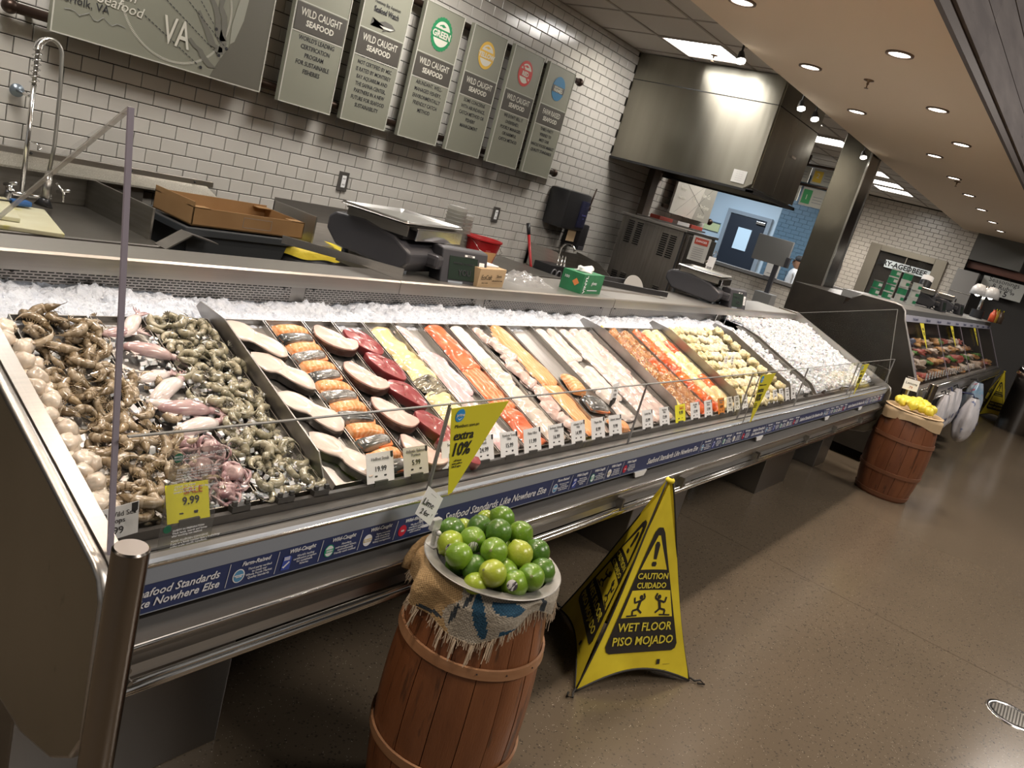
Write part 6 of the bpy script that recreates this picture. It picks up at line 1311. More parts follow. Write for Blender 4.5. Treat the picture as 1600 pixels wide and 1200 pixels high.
# plastic lids stacked
LID = glassmat('cloudy_plastic', (.80, .79, .74), 1.2, .28)
for k, (x, y, n, r, lab) in enumerate(((4.44, 3.86, 13, .075, 'tall stack of clear plastic deli tubs, left of the pair'), (4.60, 3.92, 11, .075, 'shorter stack of clear plastic deli tubs, right of the pair'))):
    t = thing('tub_stack', lab, 'plastic tubs', (x, y, .94), 'stacks of clear tubs')
    for i in range(n):
        MB().lathe([(r * .82, .0), (r, .055), (r + .004, .058), (r + .003, .061)], (x, y, .945 + i * .026), 20).build('tub', LID, t, True)
    MB().lathe([(r * .82, 0), (0, 0)], (x, y, .945 + n * .026 + .03), 20).build('top_tub_base', LID, t)
t = thing('red_bucket', 'small red sanitiser pail on the back counter', 'bucket', (4.74, 3.8, .94)); RB = M('red_plastic', (.42, .018, .02), .35)
MB().lathe([(.0, 0), (.105, 0), (.140, .175), (.150, .178), (.150, .19), (.138, .19), (.100, .01)], (4.74, 3.8, .94), 32).build('body', RB, t, 'auto'); MB().tube([(4.60, 3.8, 1.12), (4.60, 3.70, 1.05), (4.74, 3.648, 1.02), (4.88, 3.70, 1.05), (4.88, 3.8, 1.12)], .002, 5).build('handle', STEELB, t, True)
fr = Frame((4.66, 3.674, 1.03), (1, -.12, 0), (0, -.14, 1))
for r in range(3): fr.rect(-.02, .012 * r, .03, .012 * r + .004, M('pale_red_print', (.6, .25, .25), .5), t, d=.003)
t = thing('squeegee', 'red handled squeegee with black grip leaning on the tiles', 'squeegee', (5.83, 4.1, .9)); MB().tube([(5.86, 4.0, .70), (5.835, 4.19, 1.17)], .013, 10).build('handle', RB, t, True); MB().tube([(5.835, 4.19, 1.17), (5.83, 4.225, 1.265)], 0, 10, rr=[.016, .019]).build('grip', BLACK, t, True); MB().box((5.70, 3.98, .67), (6.02, 4.02, .71)).build('blade', BLACK, t)

# deck-top things ------------------------------------------------
DZ = 1.162
def scale(x, y, a, s, lab, screen=True, name='counter_scale'):
    t = thing(name, lab, 'scale', (x, y, DZ), 'counter scales'); Rm = Matrix.Translation((x, y, DZ)) @ rot('Z', a) @ Matrix.Scale(s, 4)
    def B(): m = MB(); m.T = Rm; return m
    b = B(); b.prism([(-.15, .012), (.165, .030), (.225, .085), (.225, .135), (.195, .160), (.05, .168), (-.10, .140), (-.185, .095), (-.185, .05)], -.195, .175, 'x'); o = b.build('body', CHAR, t)
    md = o.modifiers.new('b', 'BEVEL'); md.width = .012; md.segments = 3
    b = B(); b.box((-.06, -.235, .045), (.15, -.12, .10), .015); b.build('neck', CHAR, t)
    Rh = Rm @ Matrix.Translation((.11, -.25, 0)) @ rot('Z', -a * 1.6) @ Matrix.Translation((-.11, .25, 0))
    b = MB(); b.T = Rh; b.prism([(-.295, .0), (-.215, .0), (-.190, .130), (-.225, .142), (-.265, .136)], -.02, .235, 'x'); o = b.build('display_head', CHAR, t); md = o.modifiers.new('b', 'BEVEL'); md.width = .006; md.segments = 2
    Fx = (Rh.to_3x3() @ Vector((1, 0, 0))).normalized(); Fy = (Rh.to_3x3() @ Vector((0, .030, .136))).normalized()
    fr = Frame(Rh @ Vector((0, -.295, 0)), Fx, Fy); fr.o -= fr.n * .0
    fr.rect(.018 * s, .018 * s, .175 * s, .112 * s, M('screen_green_grey', (.022, .036, .028), .22), t, name='screen', d=.002)
    if screen:
        fr.text('AVAILABLE TO SERVE', .096 * s, .085 * s, .012, INK, t, d=.004); fr.text('YOU', .105 * s, .048 * s, .034, INK, t, d=.004, bold=.0004)
        fr.rect(.10 * s, .1155 * s, .155 * s, .123 * s, WHITE, t, name='name_plate', d=.002); fr.text('BIZERBA', .1275 * s, .119 * s, .0075, INK, t, d=.004, bold=.0002)
        fr.rect(.02 * s, .004 * s, .10 * s, .012 * s, RAILG, t, name='lower_plate', d=.002); fr.rect(.185 * s, .035 * s, .215 * s, .100 * s, WHITE, t, name='seal_sticker', d=.002)
        for r in range(4): fr.rect(.190 * s, (.045 + .012 * r) * s, .208 * s, (.048 + .012 * r) * s, INK, t, d=.004)
    b = B(); b.box((-.18, -.13, .135), (.18, .15, .178), .004); b.build('frame', BLACKM, t)
    b = B(); b.box((-.150, -.170, .140), (.205, -.164, .186), .001); b.build('front_skirt', M('mirror_skirt', (.80, .80, .82), .12, 1), t)
    b = B(); b.box((-.190, -.15, .150), (-.185, .14, .190)); b.build('side_skirt', STEELD, t)
    b = B(); W_, D_ = .225, .165
    def pl(u, v):
        px, py = (u - .5) * 2, (v - .5) * 2; e = max(abs(px) ** 8, abs(py) ** 8); rim = max(0, min(1, (max(abs(px) * 1.0, abs(py) * 1.0) - .90) / .06)); lip = max(0, (max(abs(px), abs(py)) - .965) / .035)
        k = 1 - .03 * (px * py) ** 6; return (px * W_ * k, py * D_ * k, .200 + .012 * rim - .010 * lip)
    b.grid(pl, 48, 40); b.build('platter', M('platter_steel', (.46, .45, .43), .28, 1, bump=(30, .08, .001)), t, True)
    b = B(); b.box((-.20, -.14, .188), (.20, .14, .194)); b.box((-.15, -.165, .178), (.19, .12, .190)); b.build('platter_support', STEELD, t)
    for (px, py) in ((-.14, -.14), (.10, -.14), (-.14, .15), (.13, .15)):
        b = B(); b.cyl((px, py, 0), .014, .03, 12); b.build('foot', M('foot_plastic', (.30, .33, .36), .4), t, True)
    b = B(); b.tube([(.02, -.14, .04), (.03, -.17, .02), (.05, -.16, .03), (.04, -.19, .012), (.06, -.2, .02)], .006, 6); b.build('cable', BLACK, t, True)
    return t
scale(2.37, 2.33, 12, 1.0, 'black counter scale with steel platter reading YOU nearest the sink')
scale(5.42, 2.30, 12, .98, 'second black counter scale farther along near the hood')
t = thing('scale_shelf', 'thin steel sheet sticking out under the nearer scale', 'steel sheet', (2.1, 2.4, DZ)); MB().prism([(1.93, 2.50), (2.06, 2.58), (2.36, 2.30), (2.22, 2.12)], DZ + .0, DZ + .004, 'z').build('sheet', STEELX, t); MB().prism([(1.93, 2.50), (2.22, 2.12), (2.224, 2.124), (1.934, 2.504)], DZ + .004, DZ + .03, 'z').build('folded_lip', STEELX, t)
o = MB().box((2.572, 2.055, DZ), (2.79, 2.17, DZ + .082), .002, Matrix.Rotation(math.radians(8), 3, 'Z')); ec = thing('paper_carton', 'small brown carton of wrapping sheets beside the scale display', 'carton', (2.68, 2.11, DZ)); o.build('body', M('natural_carton', (.42, .30, .17), .8), ec)
fr = Frame((2.576, 2.038, DZ), (math.cos(math.radians(8)), math.sin(math.radians(8)), 0), (0, 0, 1)); fr.text('EcoCraft', .062, .045, .030, BRZ, ec, d=.003, sx=.8); fr.text('Sheets', .165, .052, .018, BRZ, ec, d=.003); fr.text('unbleached food wrap', .155, .032, .010, BRZ, ec, d=.003); fr.text('natural - recycled', .055, .022, .007, BRZ, ec, d=.003)
MB().box((2.60, 2.09, DZ + .082), (2.76, 2.17, DZ + .09), .002).build('sheets', PAPER, ec)
for (p, q) in (((2.58, 2.15, DZ + .082), (2.57, 2.23, DZ + .12)), ((2.70, 2.17, DZ + .082), (2.72, 2.24, DZ + .13))): MB().prism([(p[0], p[2]), (p[0] + .10, p[2]), (q[0] + .10, q[2]), (q[0], q[2])], p[1], p[1] + .003, 'y').build('open_flap', KB, ec)
t = thing('glove_box', 'green vinyl glove box with a white glove pulled out', 'glove box', (3.55, 2.16, DZ)); GB = M('glove_green', (.015, .145, .055), .5, var=(20, (.02, .20, .08), None)); GX = Matrix.Translation((3.455, 2.075, DZ)) @ rot('Z', 7)
mb = MB(); mb.T = GX; mb.box((0, 0, 0), (.255, .125, .105), .002); mb.build('carton', GB, t)
gx3 = GX.to_3x3(); fr = Frame(GX @ Vector((0, 0, 0)), gx3 @ Vector((1, 0, 0)), (0, 0, 1)); text('VINYL', fr.p(.035, .052, .002), fr.y, -fr.x, .034, WHITEINK, t, bold=.0008); fr.rect(.075, .02, .20, .024, WHITEINK, t); fr.text('gloves', .14, .06, .026, WHITEINK, t, d=.002)
fl_ = Frame(GX @ Vector((0, .125, 0)), gx3 @ Vector((0, -1, 0)), (0, 0, 1)); fl_.text('100', .03, .07, .02, WHITEINK, t, d=.002); fl_.patch([(.085, .035), (.105, .055), (.085, .075), (.065, .055)], M('glove_orange', (.75, .25, .08), .5), t)
MB().blob((3.56, 2.15, DZ + .112), (.055, .035, .018), 16, 9, .9).build('glove_cuff', M('white_glove', (.78, .78, .78), .5), t, True); MB().blob((3.62, 2.16, DZ + .115), (.03, .02, .02), 12, 8, .9).build('glove_finger', MATS['white_glove'], t, True)
t = thing('plastic_bag', 'crumpled clear plastic bag lying on the rear deck left of the glove box', 'plastic bag', (3.2, 2.2, DZ)); mb = MB()
def bagf(u, v): px, py = (u - .5) * 2, (v - .5) * 2; e = max(0, (1 - px ** 4) * (1 - py ** 4)); return (3.17 + px * .14 + .02 * noise.noise(Vector((px, py * 3, 1))), 2.22 + py * .09, DZ + .001 + e * (.035 + .035 * noise.noise(Vector((px * 3.5, py * 3.5, 7)))))
mb.grid(bagf, 26, 18).build('film', glassmat('bag_film', (.82, .83, .83), 2.2, .22), t, False)
# dark tray with the round white lid, standing on the rear deck
t = thing('black_tray', 'long black tray with a round white disc standing up in it', 'tray', (4.3, 2.3, DZ)); mb = MB(); cs = [(3.83, 2.10), (4.40, 2.06), (4.62, 2.24), (4.18, 2.42)]
mb.prism([(3.78, 2.22), (4.56, 2.17), (4.60, 2.40), (3.90, 2.44)], DZ + .001, DZ + .012, 'z'); mb.build('base', STEEL, t)
MB().prism([(3.90, 2.42), (4.60, 2.38), (4.60, 2.40), (3.90, 2.44)], DZ, DZ + .05, 'z').build('rear_wall', BLACK, t); MB().prism([(4.06, 2.31), (4.62, 2.15), (4.625, 2.17), (4.07, 2.33)], DZ + .012, DZ + .042, 'z').build('front_wall', BLACK, t)
MB().lathe([(0, 0), (.095, 0), (.095, .006), (0, .006)], (0, 0, 0), 36).build('round_disc', M('disc_grey_white', (.36, .355, .34), .5), t, 'auto', local=True); t.children[-1].rotation_euler = (math.radians(74), 0, math.radians(-14)); t.children[-1].location = (.21, .04, -.005)

# ================================================================= HAND SINK AND DISPENSERS
t = thing('towel_dispenser', 'large black wall towel dispenser on the tiles', 'towel dispenser', (6.35, 4.2, 1.28)); mb = MB(); mb.box((6.10, 4.06, 1.295), (6.50, 4.29, 1.645), .035); mb.build('housing', BLACK, t, 'auto')
MB().box((6.33, 4.045, 1.33), (6.46, 4.07, 1.58), .012).build('window', M('smoked_window', (.02, .022, .05), .15), t, 'auto'); MB().box((6.30, 4.10, 1.19), (6.44, 4.102, 1.30)).build('paper_towel', KR, t)
fr = Frame((6.34, 4.042, 1.42), (1, 0, 0), (0, 0, 1)); fr.text('TOWELS', .055, .03, .020, M('violet_ink', (.10, .10, .35), .5), t, d=.003); fr.text('pull', .055, .0, .016, MATS['violet_ink'], t, d=.003)
t = thing('soap_dispenser', 'narrow black soap dispenser below the towel dispenser', 'soap dispenser', (6.6, 4.2, 1.12)); MB().box((6.52, 4.10, 1.13), (6.66, 4.29, 1.37), .02).build('housing', BLACK, t, 'auto'); MB().box((6.545, 4.09, 1.12), (6.635, 4.12, 1.16), .006).build('lever', CHAR, t)
hs = thing('hand_sink', 'dark steel hand sink with high curved splash sides', 'hand sink', (6.4, 4.0, .85)); MB().box((6.0, 3.78, .86), (6.85, 4.28, .90), .004).build('deck', STEELD, hs); MB().box((6.0, 4.25, .90), (6.85, 4.285, 1.06)).build('backsplash', STEELD, hs)
MB().prism([(3.80, .90), (3.84, 1.02), (3.96, 1.09), (4.28, 1.10), (4.28, .90)], 6.0, 6.012, 'x').build('side_splash', STEEL, hs); MB().prism([(3.80, .90), (3.84, .96), (4.0, 1.04), (4.28, 1.08), (4.28, .90)], 6.84, 6.852, 'x').build('side_splash', STEELD, hs); MB().box((6.1, 3.85, .70), (6.75, 4.2, .865)).build('bowl', STEELD, hs)
MB().tube([(6.42, 4.2, .90), (6.42, 4.2, 1.10), (6.425, 4.17, 1.15), (6.43, 4.11, 1.165), (6.43, 4.06, 1.14), (6.43, 4.05, 1.10)], .010, 10).build('gooseneck_tap', CHROME, hs, True)
MB().box((6.0, 3.9, 0), (6.85, 4.28, .70)).build('cabinet', STEELD, hs)
t = thing('tool_holder', 'black plastic tool holder with steel tongs and looped handles', 'tool holder', (5.8, 3.85, .94)); MB().box((5.66, 3.75, .80), (5.92, 3.93, 1.0), .004).build('box', BLACK, t); MB().box((5.6, 3.7, .10), (5.98, 4.25, .80)).build('stand', STEELD, t)
for (x, z) in ((5.72, .93), (5.80, .92)): MB().tube([(x + .035 * math.cos(a), 3.742, z + .04 * math.sin(a)) for a in [2 * PI * i / 14 for i in range(14)]], .006, 6, closed=True).build('scissor_loop', M('loop_grey', (.18, .18, .19), .4), t, True)
for x in (5.84, 5.90, 5.95): MB().tube([(x, 3.80, .92), (x + .06, 3.86, 1.08)], .005, 6).build('tong_arm', STEELB, t, True)
t = thing('wall_pump', 'thin dark thermometer rod hanging on tiles left of the oven', 'thermometer', (6.93, 4.2, 1.5)); MB().tube([(6.78, 4.25, 1.52), (6.82, 4.25, 1.72)], .008, 8).build('rod', BRZ, t, True); MB().blob((6.78, 4.25, 1.52), (.02, .02, .03), 10, 8).build('bulb', BRZ, t, True)
t.name = 'wall_thermometer'
# oven
OVS = M('oven_steel', (.30, .28, .255), .34, .95, var=(2.5, (.24, .22, .20), None), bump=(24, .12, .001), stretch=(1, 24, 1))
ov = thing('combi_oven', 'tall stainless oven with louvred side standing under the hood', 'oven', (7.3, 3.6, .7)); MB().box((6.99, 3.28, .78), (7.72, 3.97, 1.56), .006).build('body', OVS, ov)
MB().box((6.97, 3.26, 1.56), (7.74, 3.99, 1.585), .003).build('top_plate', STEEL, ov); MB().box((7.04, 3.25, .80), (7.70, 3.28, 1.54), .004).build('door', OVS, ov); MB().box((6.985, 3.275, .8), (6.992, 3.29, 1.56)).build('corner_joint', BLACKM, ov)
mb = MB(); mk = MB()
for (yc, z1, n) in ((3.86, 1.53, 11), (3.76, 1.53, 11), (3.47, 1.50, 11), (3.38, 1.50, 11), (3.88, 1.02, 5), (3.78, 1.02, 5), (3.40, 1.0, 6)):
    for k in range(n): z = z1 - k * .0205; mb.prism([(6.990, z - .008), (6.978, z - .002), (6.990, z + .002)], yc - .035, yc + .035, 'y'); mk.box((6.983, yc - .033, z - .012), (6.9905, yc + .033, z - .008))
mb.build('louvres', STEELB, ov, kind='stuff'); mk.build('louvre_slots', BLACKM, ov, kind='stuff')
MB().box((7.0, 3.3, 0), (7.7, 3.95, .78)).build('stand', STEELD, ov); MB().tube([(7.55, 3.235, .9), (7.55, 3.215, .95), (7.55, 3.215, 1.3), (7.55, 3.235, 1.35)], .012, 8).build('door_handle', STEELB, ov, True)
t = thing('safety_notice', 'small white and red notice hanging at the oven corner', 'notice', (6.96, 3.1, 1.35)); fr = Frame((7.02, 3.20, 1.33), (.55, -.83, 0), (0, 0, 1)); fr.rect(0, 0, .17, .23, M('notice_grey', (.42, .42, .40), .5), t, name='board', d=.002, t=.004); fr.rect(.02, .155, .15, .215, M('notice_red', (.35, .05, .03), .5), t, d=.004); fr.text('DANGER', .085, .185, .026, WHITEINK, t, d=.006)
for r in range(6): fr.rect(.025, .02 + .02 * r, .13, .026 + .02 * r, GREYINK, t, d=.004)
t = thing('white_tag', 'small white tag with a barcode hanging beside the oven', 'tag', (7.30, 3.1, 1.3)); fr = Frame((7.15, 3.05, 1.28), (.55, -.83, 0), (.1, 0, 1)); fr.rect(0, 0, .07, .13, WHITE, t, name='card', d=.002); fr.rect(.012, .012, .055, .035, INK, t, d=.004)
for k in range(4): fr.rect(.014 + .01 * k, .013, .018 + .01 * k, .034, WHITE, t, d=.006)
MB().tube([(7.18, 3.03, 1.41), (7.20, 3.02, 1.47), (7.24, 3.0, 1.44)], .004, 6).build('hook', STEELB, t, True)
t = thing('wall_shelf', 'narrow shelf with red boxes on the wall behind the oven', 'shelf', (8.3, 4.1, 1.55)); MB().box((7.75, 3.98, 1.585), (9.0, 4.25, 1.60)).build('board', STEELX, t); 
for k, x in enumerate((7.80, 8.25, 8.62)):
    b = MB().box((x, 4.0, 1.60), (x + .32, 4.12, 1.64), .003).build('flat_box', M('box_red_%d' % (k % 2), ((.38, .05, .03), (.62, .60, .58))[k % 2], .5), None); tag(b, ['red flat box, left on the wall shelf behind the oven', 'white flat box in the middle of that wall shelf', 'red flat box nearest the right end of the wall shelf'][k], 'box')

# ================================================================= FAR END
# monitor on a post, person beyond the low wall
t = thing('order_monitor', 'grey flat display seen from behind on a post above the low wall', 'monitor', (12.4, 4.3, 1.0)); MG = M('monitor_grey', (.20, .20, .195), .5)
mb = MB(); mb.box((12.38, 4.03, 1.40), (12.44, 4.60, 1.80), .012, Matrix.Rotation(math.radians(0), 3, 'X')); mb.build('screen_back', MG, t, 'auto'); MB().box((12.34, 3.99, 1.40), (12.42, 4.05, 1.56), .01).build('side_unit', CHAR, t); MB().box((12.40, 4.15, .95), (12.46, 4.22, 1.45), .005).build('post', CHAR, t)
MB().box((12.3, 4.05, 0), (12.56, 4.33, .95), .01).build('stand', MG, t)
t = thing('menu_paper', 'white sheet standing left of the grey display post', 'paper', (13.1, 4.75, 1.1)); fr = Frame((13.6, 4.72, 1.16), (0, -1, 0), (0, 0, 1)); fr.rect(-.02, 0, .22, .23, PAPER, t, name='sheet', d=.002); fr.rect(.02, .05, .15, .06, GREYINK, t, d=.004)
MB().box((13.60, 4.50, 1.14), (13.64, 4.74, 1.165)).build('foot', GREYP, t)
def person(x, y, face):
    t = thing('person', 'person in a white coat and black cap standing behind the low tiled wall', 'person', (x, y, 0)); me = bpy.data.meshes.new('body'); o = bpy.data.objects.new('body', me); COL.objects.link(o); o.parent = t; ORG[o.name] = Vector((x, y, 0))
    J = [((0, 0, .93), .135), ((0, 0, 1.10), .125), ((0, 0, 1.30), .15), ((0, 0, 1.42), .10), ((.01, 0, 1.49), .055), ((-.09, 0, .88), .10), ((-.10, .01, .48), .065), ((-.10, 0, .07), .045), ((-.10, -.13, .03), .038), ((.09, 0, .88), .10), ((.10, .01, .48), .065), ((.10, 0, .07), .045), ((.10, -.13, .03), .038),
         ((-.19, 0, 1.38), .065), ((-.25, -.04, 1.12), .048), ((-.16, -.25, 1.08), .038), ((.19, 0, 1.38), .065), ((.25, -.04, 1.12), .048), ((.15, -.26, 1.10), .038)]
    E = [(0, 1), (1, 2), (2, 3), (3, 4), (0, 5), (5, 6), (6, 7), (7, 8), (0, 9), (9, 10), (10, 11), (11, 12), (3, 13), (13, 14), (14, 15), (3, 16), (16, 17), (17, 18)]
    me.from_pydata([j[0] for j in J], E, []); me.materials.append(M('white_coat', (.62, .60, .58), .8)); md = o.modifiers.new('skin', 'SKIN'); md.use_smooth_shade = True
    for i, v in enumerate(me.skin_vertices[0].data if me.skin_vertices else []): v.radius = (J[i][1], J[i][1] * .8); v.use_root = i == 0
    if not me.skin_vertices:
        bpy.context.view_layer.objects.active = o
    o.modifiers.new('sub', 'SUBSURF').levels = 1; o.modifiers['sub'].render_levels = 2
    SK = M('skin_tone', (.34, .19, .12), .5, sss=.1); c = (.01 + 0, -.01, 1.60)
    mb = MB(); mb.blob((.01, -.01, 1.60), (.075, .095, .115), 18, 14); mb.blob((.01, -.105, 1.59), (.014, .02, .02), 8, 6); mb.blob((-.062, .0, 1.595), (.012, .02, .028), 8, 6); mb.blob((.082, .0, 1.595), (.012, .02, .028), 8, 6); mb.build('head', SK, t, True, local=True)
    mb = MB(); mb.blob((-.02, -.094, 1.615), (.012, .008, .007), 8, 6); mb.blob((.04, -.094, 1.615), (.012, .008, .007), 8, 6); mb.build('eyes', BLACK, t, True, local=True); MB().blob((.01, -.10, 1.548), (.024, .008, .006), 8, 6).build('mouth', M('lip_tone', (.28, .10, .08), .5), t, True, local=True)
    MB().lathe([(.085, 1.63), (.093, 1.64), (.088, 1.70), (.05, 1.735), (0, 1.74)], (.01, 0, 0), 20).build('cap', BLACKM, t, True, local=True); MB().prism([(-.06, -.08), (-.05, -.155), (.01, -.175), (.07, -.155), (.08, -.08)], 1.636, 1.646, 'z').build('cap_brim', BLACKM, t, local=True); MB().blob((.01, .035, 1.59), (.08, .075, .09), 14, 10).build('hair', BLACKM, t, True, local=True)
    for s in (-1, 1):
        hx = .155 * s; mb = MB(); mb.blob((hx, -.285, 1.085), (.04, .045, .015), 10, 7)
        for k in range(4): mb.tube([(hx - .027 + .018 * k, -.31, 1.085), (hx - .029 + .019 * k, -.345, 1.08), (hx - .029 + .019 * k, -.365 - .006 * (k in (1, 2)), 1.065)], .0085, 6)
        mb.tube([(hx - s * .03, -.28, 1.085), (hx - s * .055, -.30, 1.08), (hx - s * .06, -.325, 1.075)], .009, 6); mb.build('hand', SK, t, True, local=True)
    mb = MB(); mb.tube([(-.10, -.13, 1.40), (-.02, -.135, 1.15)], .006, 6); mb.build('apron_strap', BLACKM, t, True, local=True)
    MB().prism([(-.13, .62), (.13, .62), (.11, 1.15), (-.11, 1.15)], -.152, -.146, 'y').build('apron', BLACKM, t, local=True)
    o.data['x'] = 1; t.rotation_euler = (0, 0, math.radians(face)); return o, J
def fix_skin(o, J):
    bm = bmesh.new(); bm.from_mesh(o.data); sl = bm.verts.layers.skin.verify()
    for i, v in enumerate(bm.verts): v[sl].radius = (J[i][1], J[i][1] * .85); v[sl].use_root = (i == 0)
    bm.to_mesh(o.data); bm.free()
po, pj = person(14.45, 4.50, 215); fix_skin(po, pj); po.parent.scale = (.94, .94, .94)
# hanging order panels beyond the hood
t = thing('hanging_menu', 'cluster of small menu panels hanging beyond the hood', 'sign', (12.0, 3.9, 2.4)); MB().tube([(12.02, 4.35, 2.90), (12.02, 3.55, 2.93)], .02, 8).build('pipe', BRZ, t, True); MB().tube([(12.02, 4.3, 2.62), (12.02, 3.55, 2.64)], .02, 8).build('pipe', BRZ, t, True)
for z in (2.90,): MB().box((12.0, 4.10, z), (12.05, 4.16, 3.05)).build('hanger', BRZ, t)
for k, (y1, y0, z0, z1, c, tx) in enumerate(((4.20, 4.02, 2.66, 2.88, (.45, .44, .38), ''), (3.98, 3.62, 2.66, 2.88, (.45, .44, .38), '2'), (4.26, 4.08, 2.38, 2.60, (.45, .44, .38), ''), (4.04, 3.68, 2.34, 2.60, (.45, .44, .38), '1'))):
    MB().box((11.97, y0, z0), (11.99, y1, z1)).build('menu_panel', M('menu_cream', c, .6), t); fr = Frame((11.968, y1, z0), (0, -1, 0), (0, 0, 1))
    if tx: fr.rect(.02, .03, .15, (z1 - z0) - .03, M('menu_yellow' if tx == '2' else 'menu_green', (.70, .48, .05) if tx == '2' else (.05, .30, .10), .6), t, d=.002); fr.text(tx, .085, .12, .10, CREAM, t, d=.004)
    for r in range(3): fr.rect(.18 if tx else .03, .06 + .04 * r, .32 if tx else .14, .07 + .04 * r, GREYINK, t, d=.002)
t = thing('towel_dispenser', 'second black towel dispenser on the far tiled side wall', 'towel dispenser', (15.3, 4.2, 1.3)); MB().box((14.9, 4.02, 1.33), (15.45, 4.29, 1.72), .05).build('housing', BLACK, t, 'auto'); MB().box((15.1, 4.01, 1.36), (15.25, 4.03, 1.42)).build('logo_patch', STEELB, t)
t = thing('security_camera', 'small dark camera at the top of the far side wall', 'camera', (13.0, 4.2, 2.6)); MB().tube([(14.1, 4.28, 2.72), (14.05, 4.05, 2.68)], .03, 10).build('housing', BLACKM, t, True); MB().tube([(14.05, 4.05, 2.68), (14.04, 4.02, 2.675)], .036, 12).build('lens_ring', BLACK, t, True)
# meat case -------------------------------------------------------------
DKP2 = M('dark_case_panel', (.020, .017, .014), .28, var=(4, (.035, .03, .024), None)); mc = thing('meat_case', 'tall dark-ended refrigerated meat case with sloping glass front', 'display case', (11.4, 1.6, 0)); MX0, MX1 = 7.75, 15.0
prof = [(1.02, .10), (1.00, .70), (1.03, .80), (1.35, 1.36), (1.375, 1.43), (1.41, 1.462), (1.46, 1.470), (1.76, 1.462), (1.84, 1.40), (2.10, 1.02), (2.40, .95), (2.40, .10)]
MB().prism(prof, MX0, MX0 + .04, 'x').build('end_panel', DKP2, mc); MB().tube([(MX0 + .02, a, b) for a, b in prof[1:9]], .012, 6).build('end_trim', M('grey_trim', (.36, .35, .34), .35, .5), mc, True); MB().prism(prof, MX1, MX1 + .04, 'x').build('end_panel', DKP2, mc)
MB().prism([(1.37, 1.40), (1.37, 1.45), (1.44, 1.468), (1.95, 1.468), (1.95, 1.40)], MX0 + .04, MX1, 'x').build('canopy', M('canopy_grey', (.24, .245, .25), .4, .4), mc); MB().prism([(1.345, 1.345), (1.358, 1.40), (1.37, 1.40), (1.36, 1.345)], MX0 + .04, MX1, 'x').build('label_strip', M('pale_label_strip', (.42, .43, .52), .5), mc)
fr = Frame((MX0, 1.345, 1.372), (1, 0, 0), (0, .013, .055))
for k in range(10): fr.text('Meat Standards' if k % 2 == 0 else 'Welfare Rated', .5 + .7 * k, 0, .042, NAVY, mc, d=.004)
MB().prism([(1.030, .81), (1.347, 1.345), (1.353, 1.343), (1.036, .808)], MX0 + .04, MX1, 'x').build('front_glass', GLASS, mc)
for x in (MX0 + .045, 9.6, 11.4, 13.2, MX1 - .01): MB().prism([(1.022, .81), (1.341, 1.347), (1.347, 1.345), (1.028, .808)], x, x + (.03 if x < 8 or x > 14 else .012), 'x').build('glass_edge', GLASSE, mc)
MB().prism([(.985, .70), (.975, .76), (.985, .80), (1.03, .82), (1.10, .80), (1.10, .66)], MX0 + .04, MX1, 'x').build('bumper_panel', STEELX, mc); MB().tube([(MX0 + .04, .97, .70), (MX1, .97, .70)], .010, 8).build('rail_tube', STEELB, mc, True); MB().tube([(MX0 + .04, 1.0, .815), (MX1, 1.0, .815)], .006, 8).build('rail_tube', STEELB, mc, True)
MB().prism([(1.10, .12), (1.10, .78), (1.2, .80), (1.9, 1.05), (1.9, 1.40), (2.4, 1.40), (2.4, .12)], MX0 + .04, MX1, 'x').build('carcass', DKP2, mc)
MT = [M('meat_red', (.42, .06, .045), .35, var=(20, (.62, .25, .20), None), perobj=1), M('meat_orange', (.60, .25, .08), .4, var=(30, (.70, .45, .2), None), perobj=1), M('sausage_brown', (.26, .12, .06), .4, var=(30, (.4, .22, .12), None), perobj=1), M('leaf_green', (.10, .22, .04), .5), M('poultry_pale', (.62, .48, .36), .4, var=(20, (.70, .58, .48), None), perobj=1), M('tray_blue_grey', (.20, .22, .30), .3, .5)]
mlabs = ['raw red meat cut', 'orange marinated meat cut', 'brown sausage', 'green garnish leaf', 'pale poultry piece', 'blue-grey covered tray']
for c in range(15):
    for r in range(4):
        k = [4, 0, 1, 2, 0, 1][(c * 2 + r * 3) % 6] if not (c < 2 and r == 0) else 3
        if r == 3 and c < 6: k = 5
        x = MX0 + .30 + c * .48; y = 1.19 + r * .17; z = .80 + (y - 1.2) * .357 + .012
        x += random.uniform(-.1, .1); k = random.choice([0, 0, 1, 1, 2, 3, 4, 4]) if r < 3 or c > 5 else 5
        o = MB().blob((x, y, z + .02), (random.uniform(.10, .2), .07, random.uniform(.025, .05)), 14, 8, 1.1).build(['meat_cut', 'meat_cut', 'sausage', 'garnish_leaf', 'poultry_piece', 'covered_tray'][k], MT[k], None, True)
        tag(o, '%s in the meat case, %s pile back from its glass' % (mlabs[k], ws[r]), 'meat' if k in (0, 1) else ['', '', 'sausage', 'garnish', 'poultry', 'tray'][k], 'meat case %s' % mlabs[k])
for c in range(22):
    x = MX0 + .9 + c * .18; t = thing('case_card', 'small white price card along the bottom inside the meat case', 'price card', (x, 1.10, .80), 'meat case price cards'); fr = Frame((x, 1.11, .83), (1, 0, 0), (0, .2, 1)); fr.rect(-.045, 0, .045, .07, PAPER, t, name='card', d=.001); fr.rect(-.03, .04, .03, .048, GREYINK, t, d=.002); fr.text('9.99', 0, .02, .025, INK, t, d=.002)
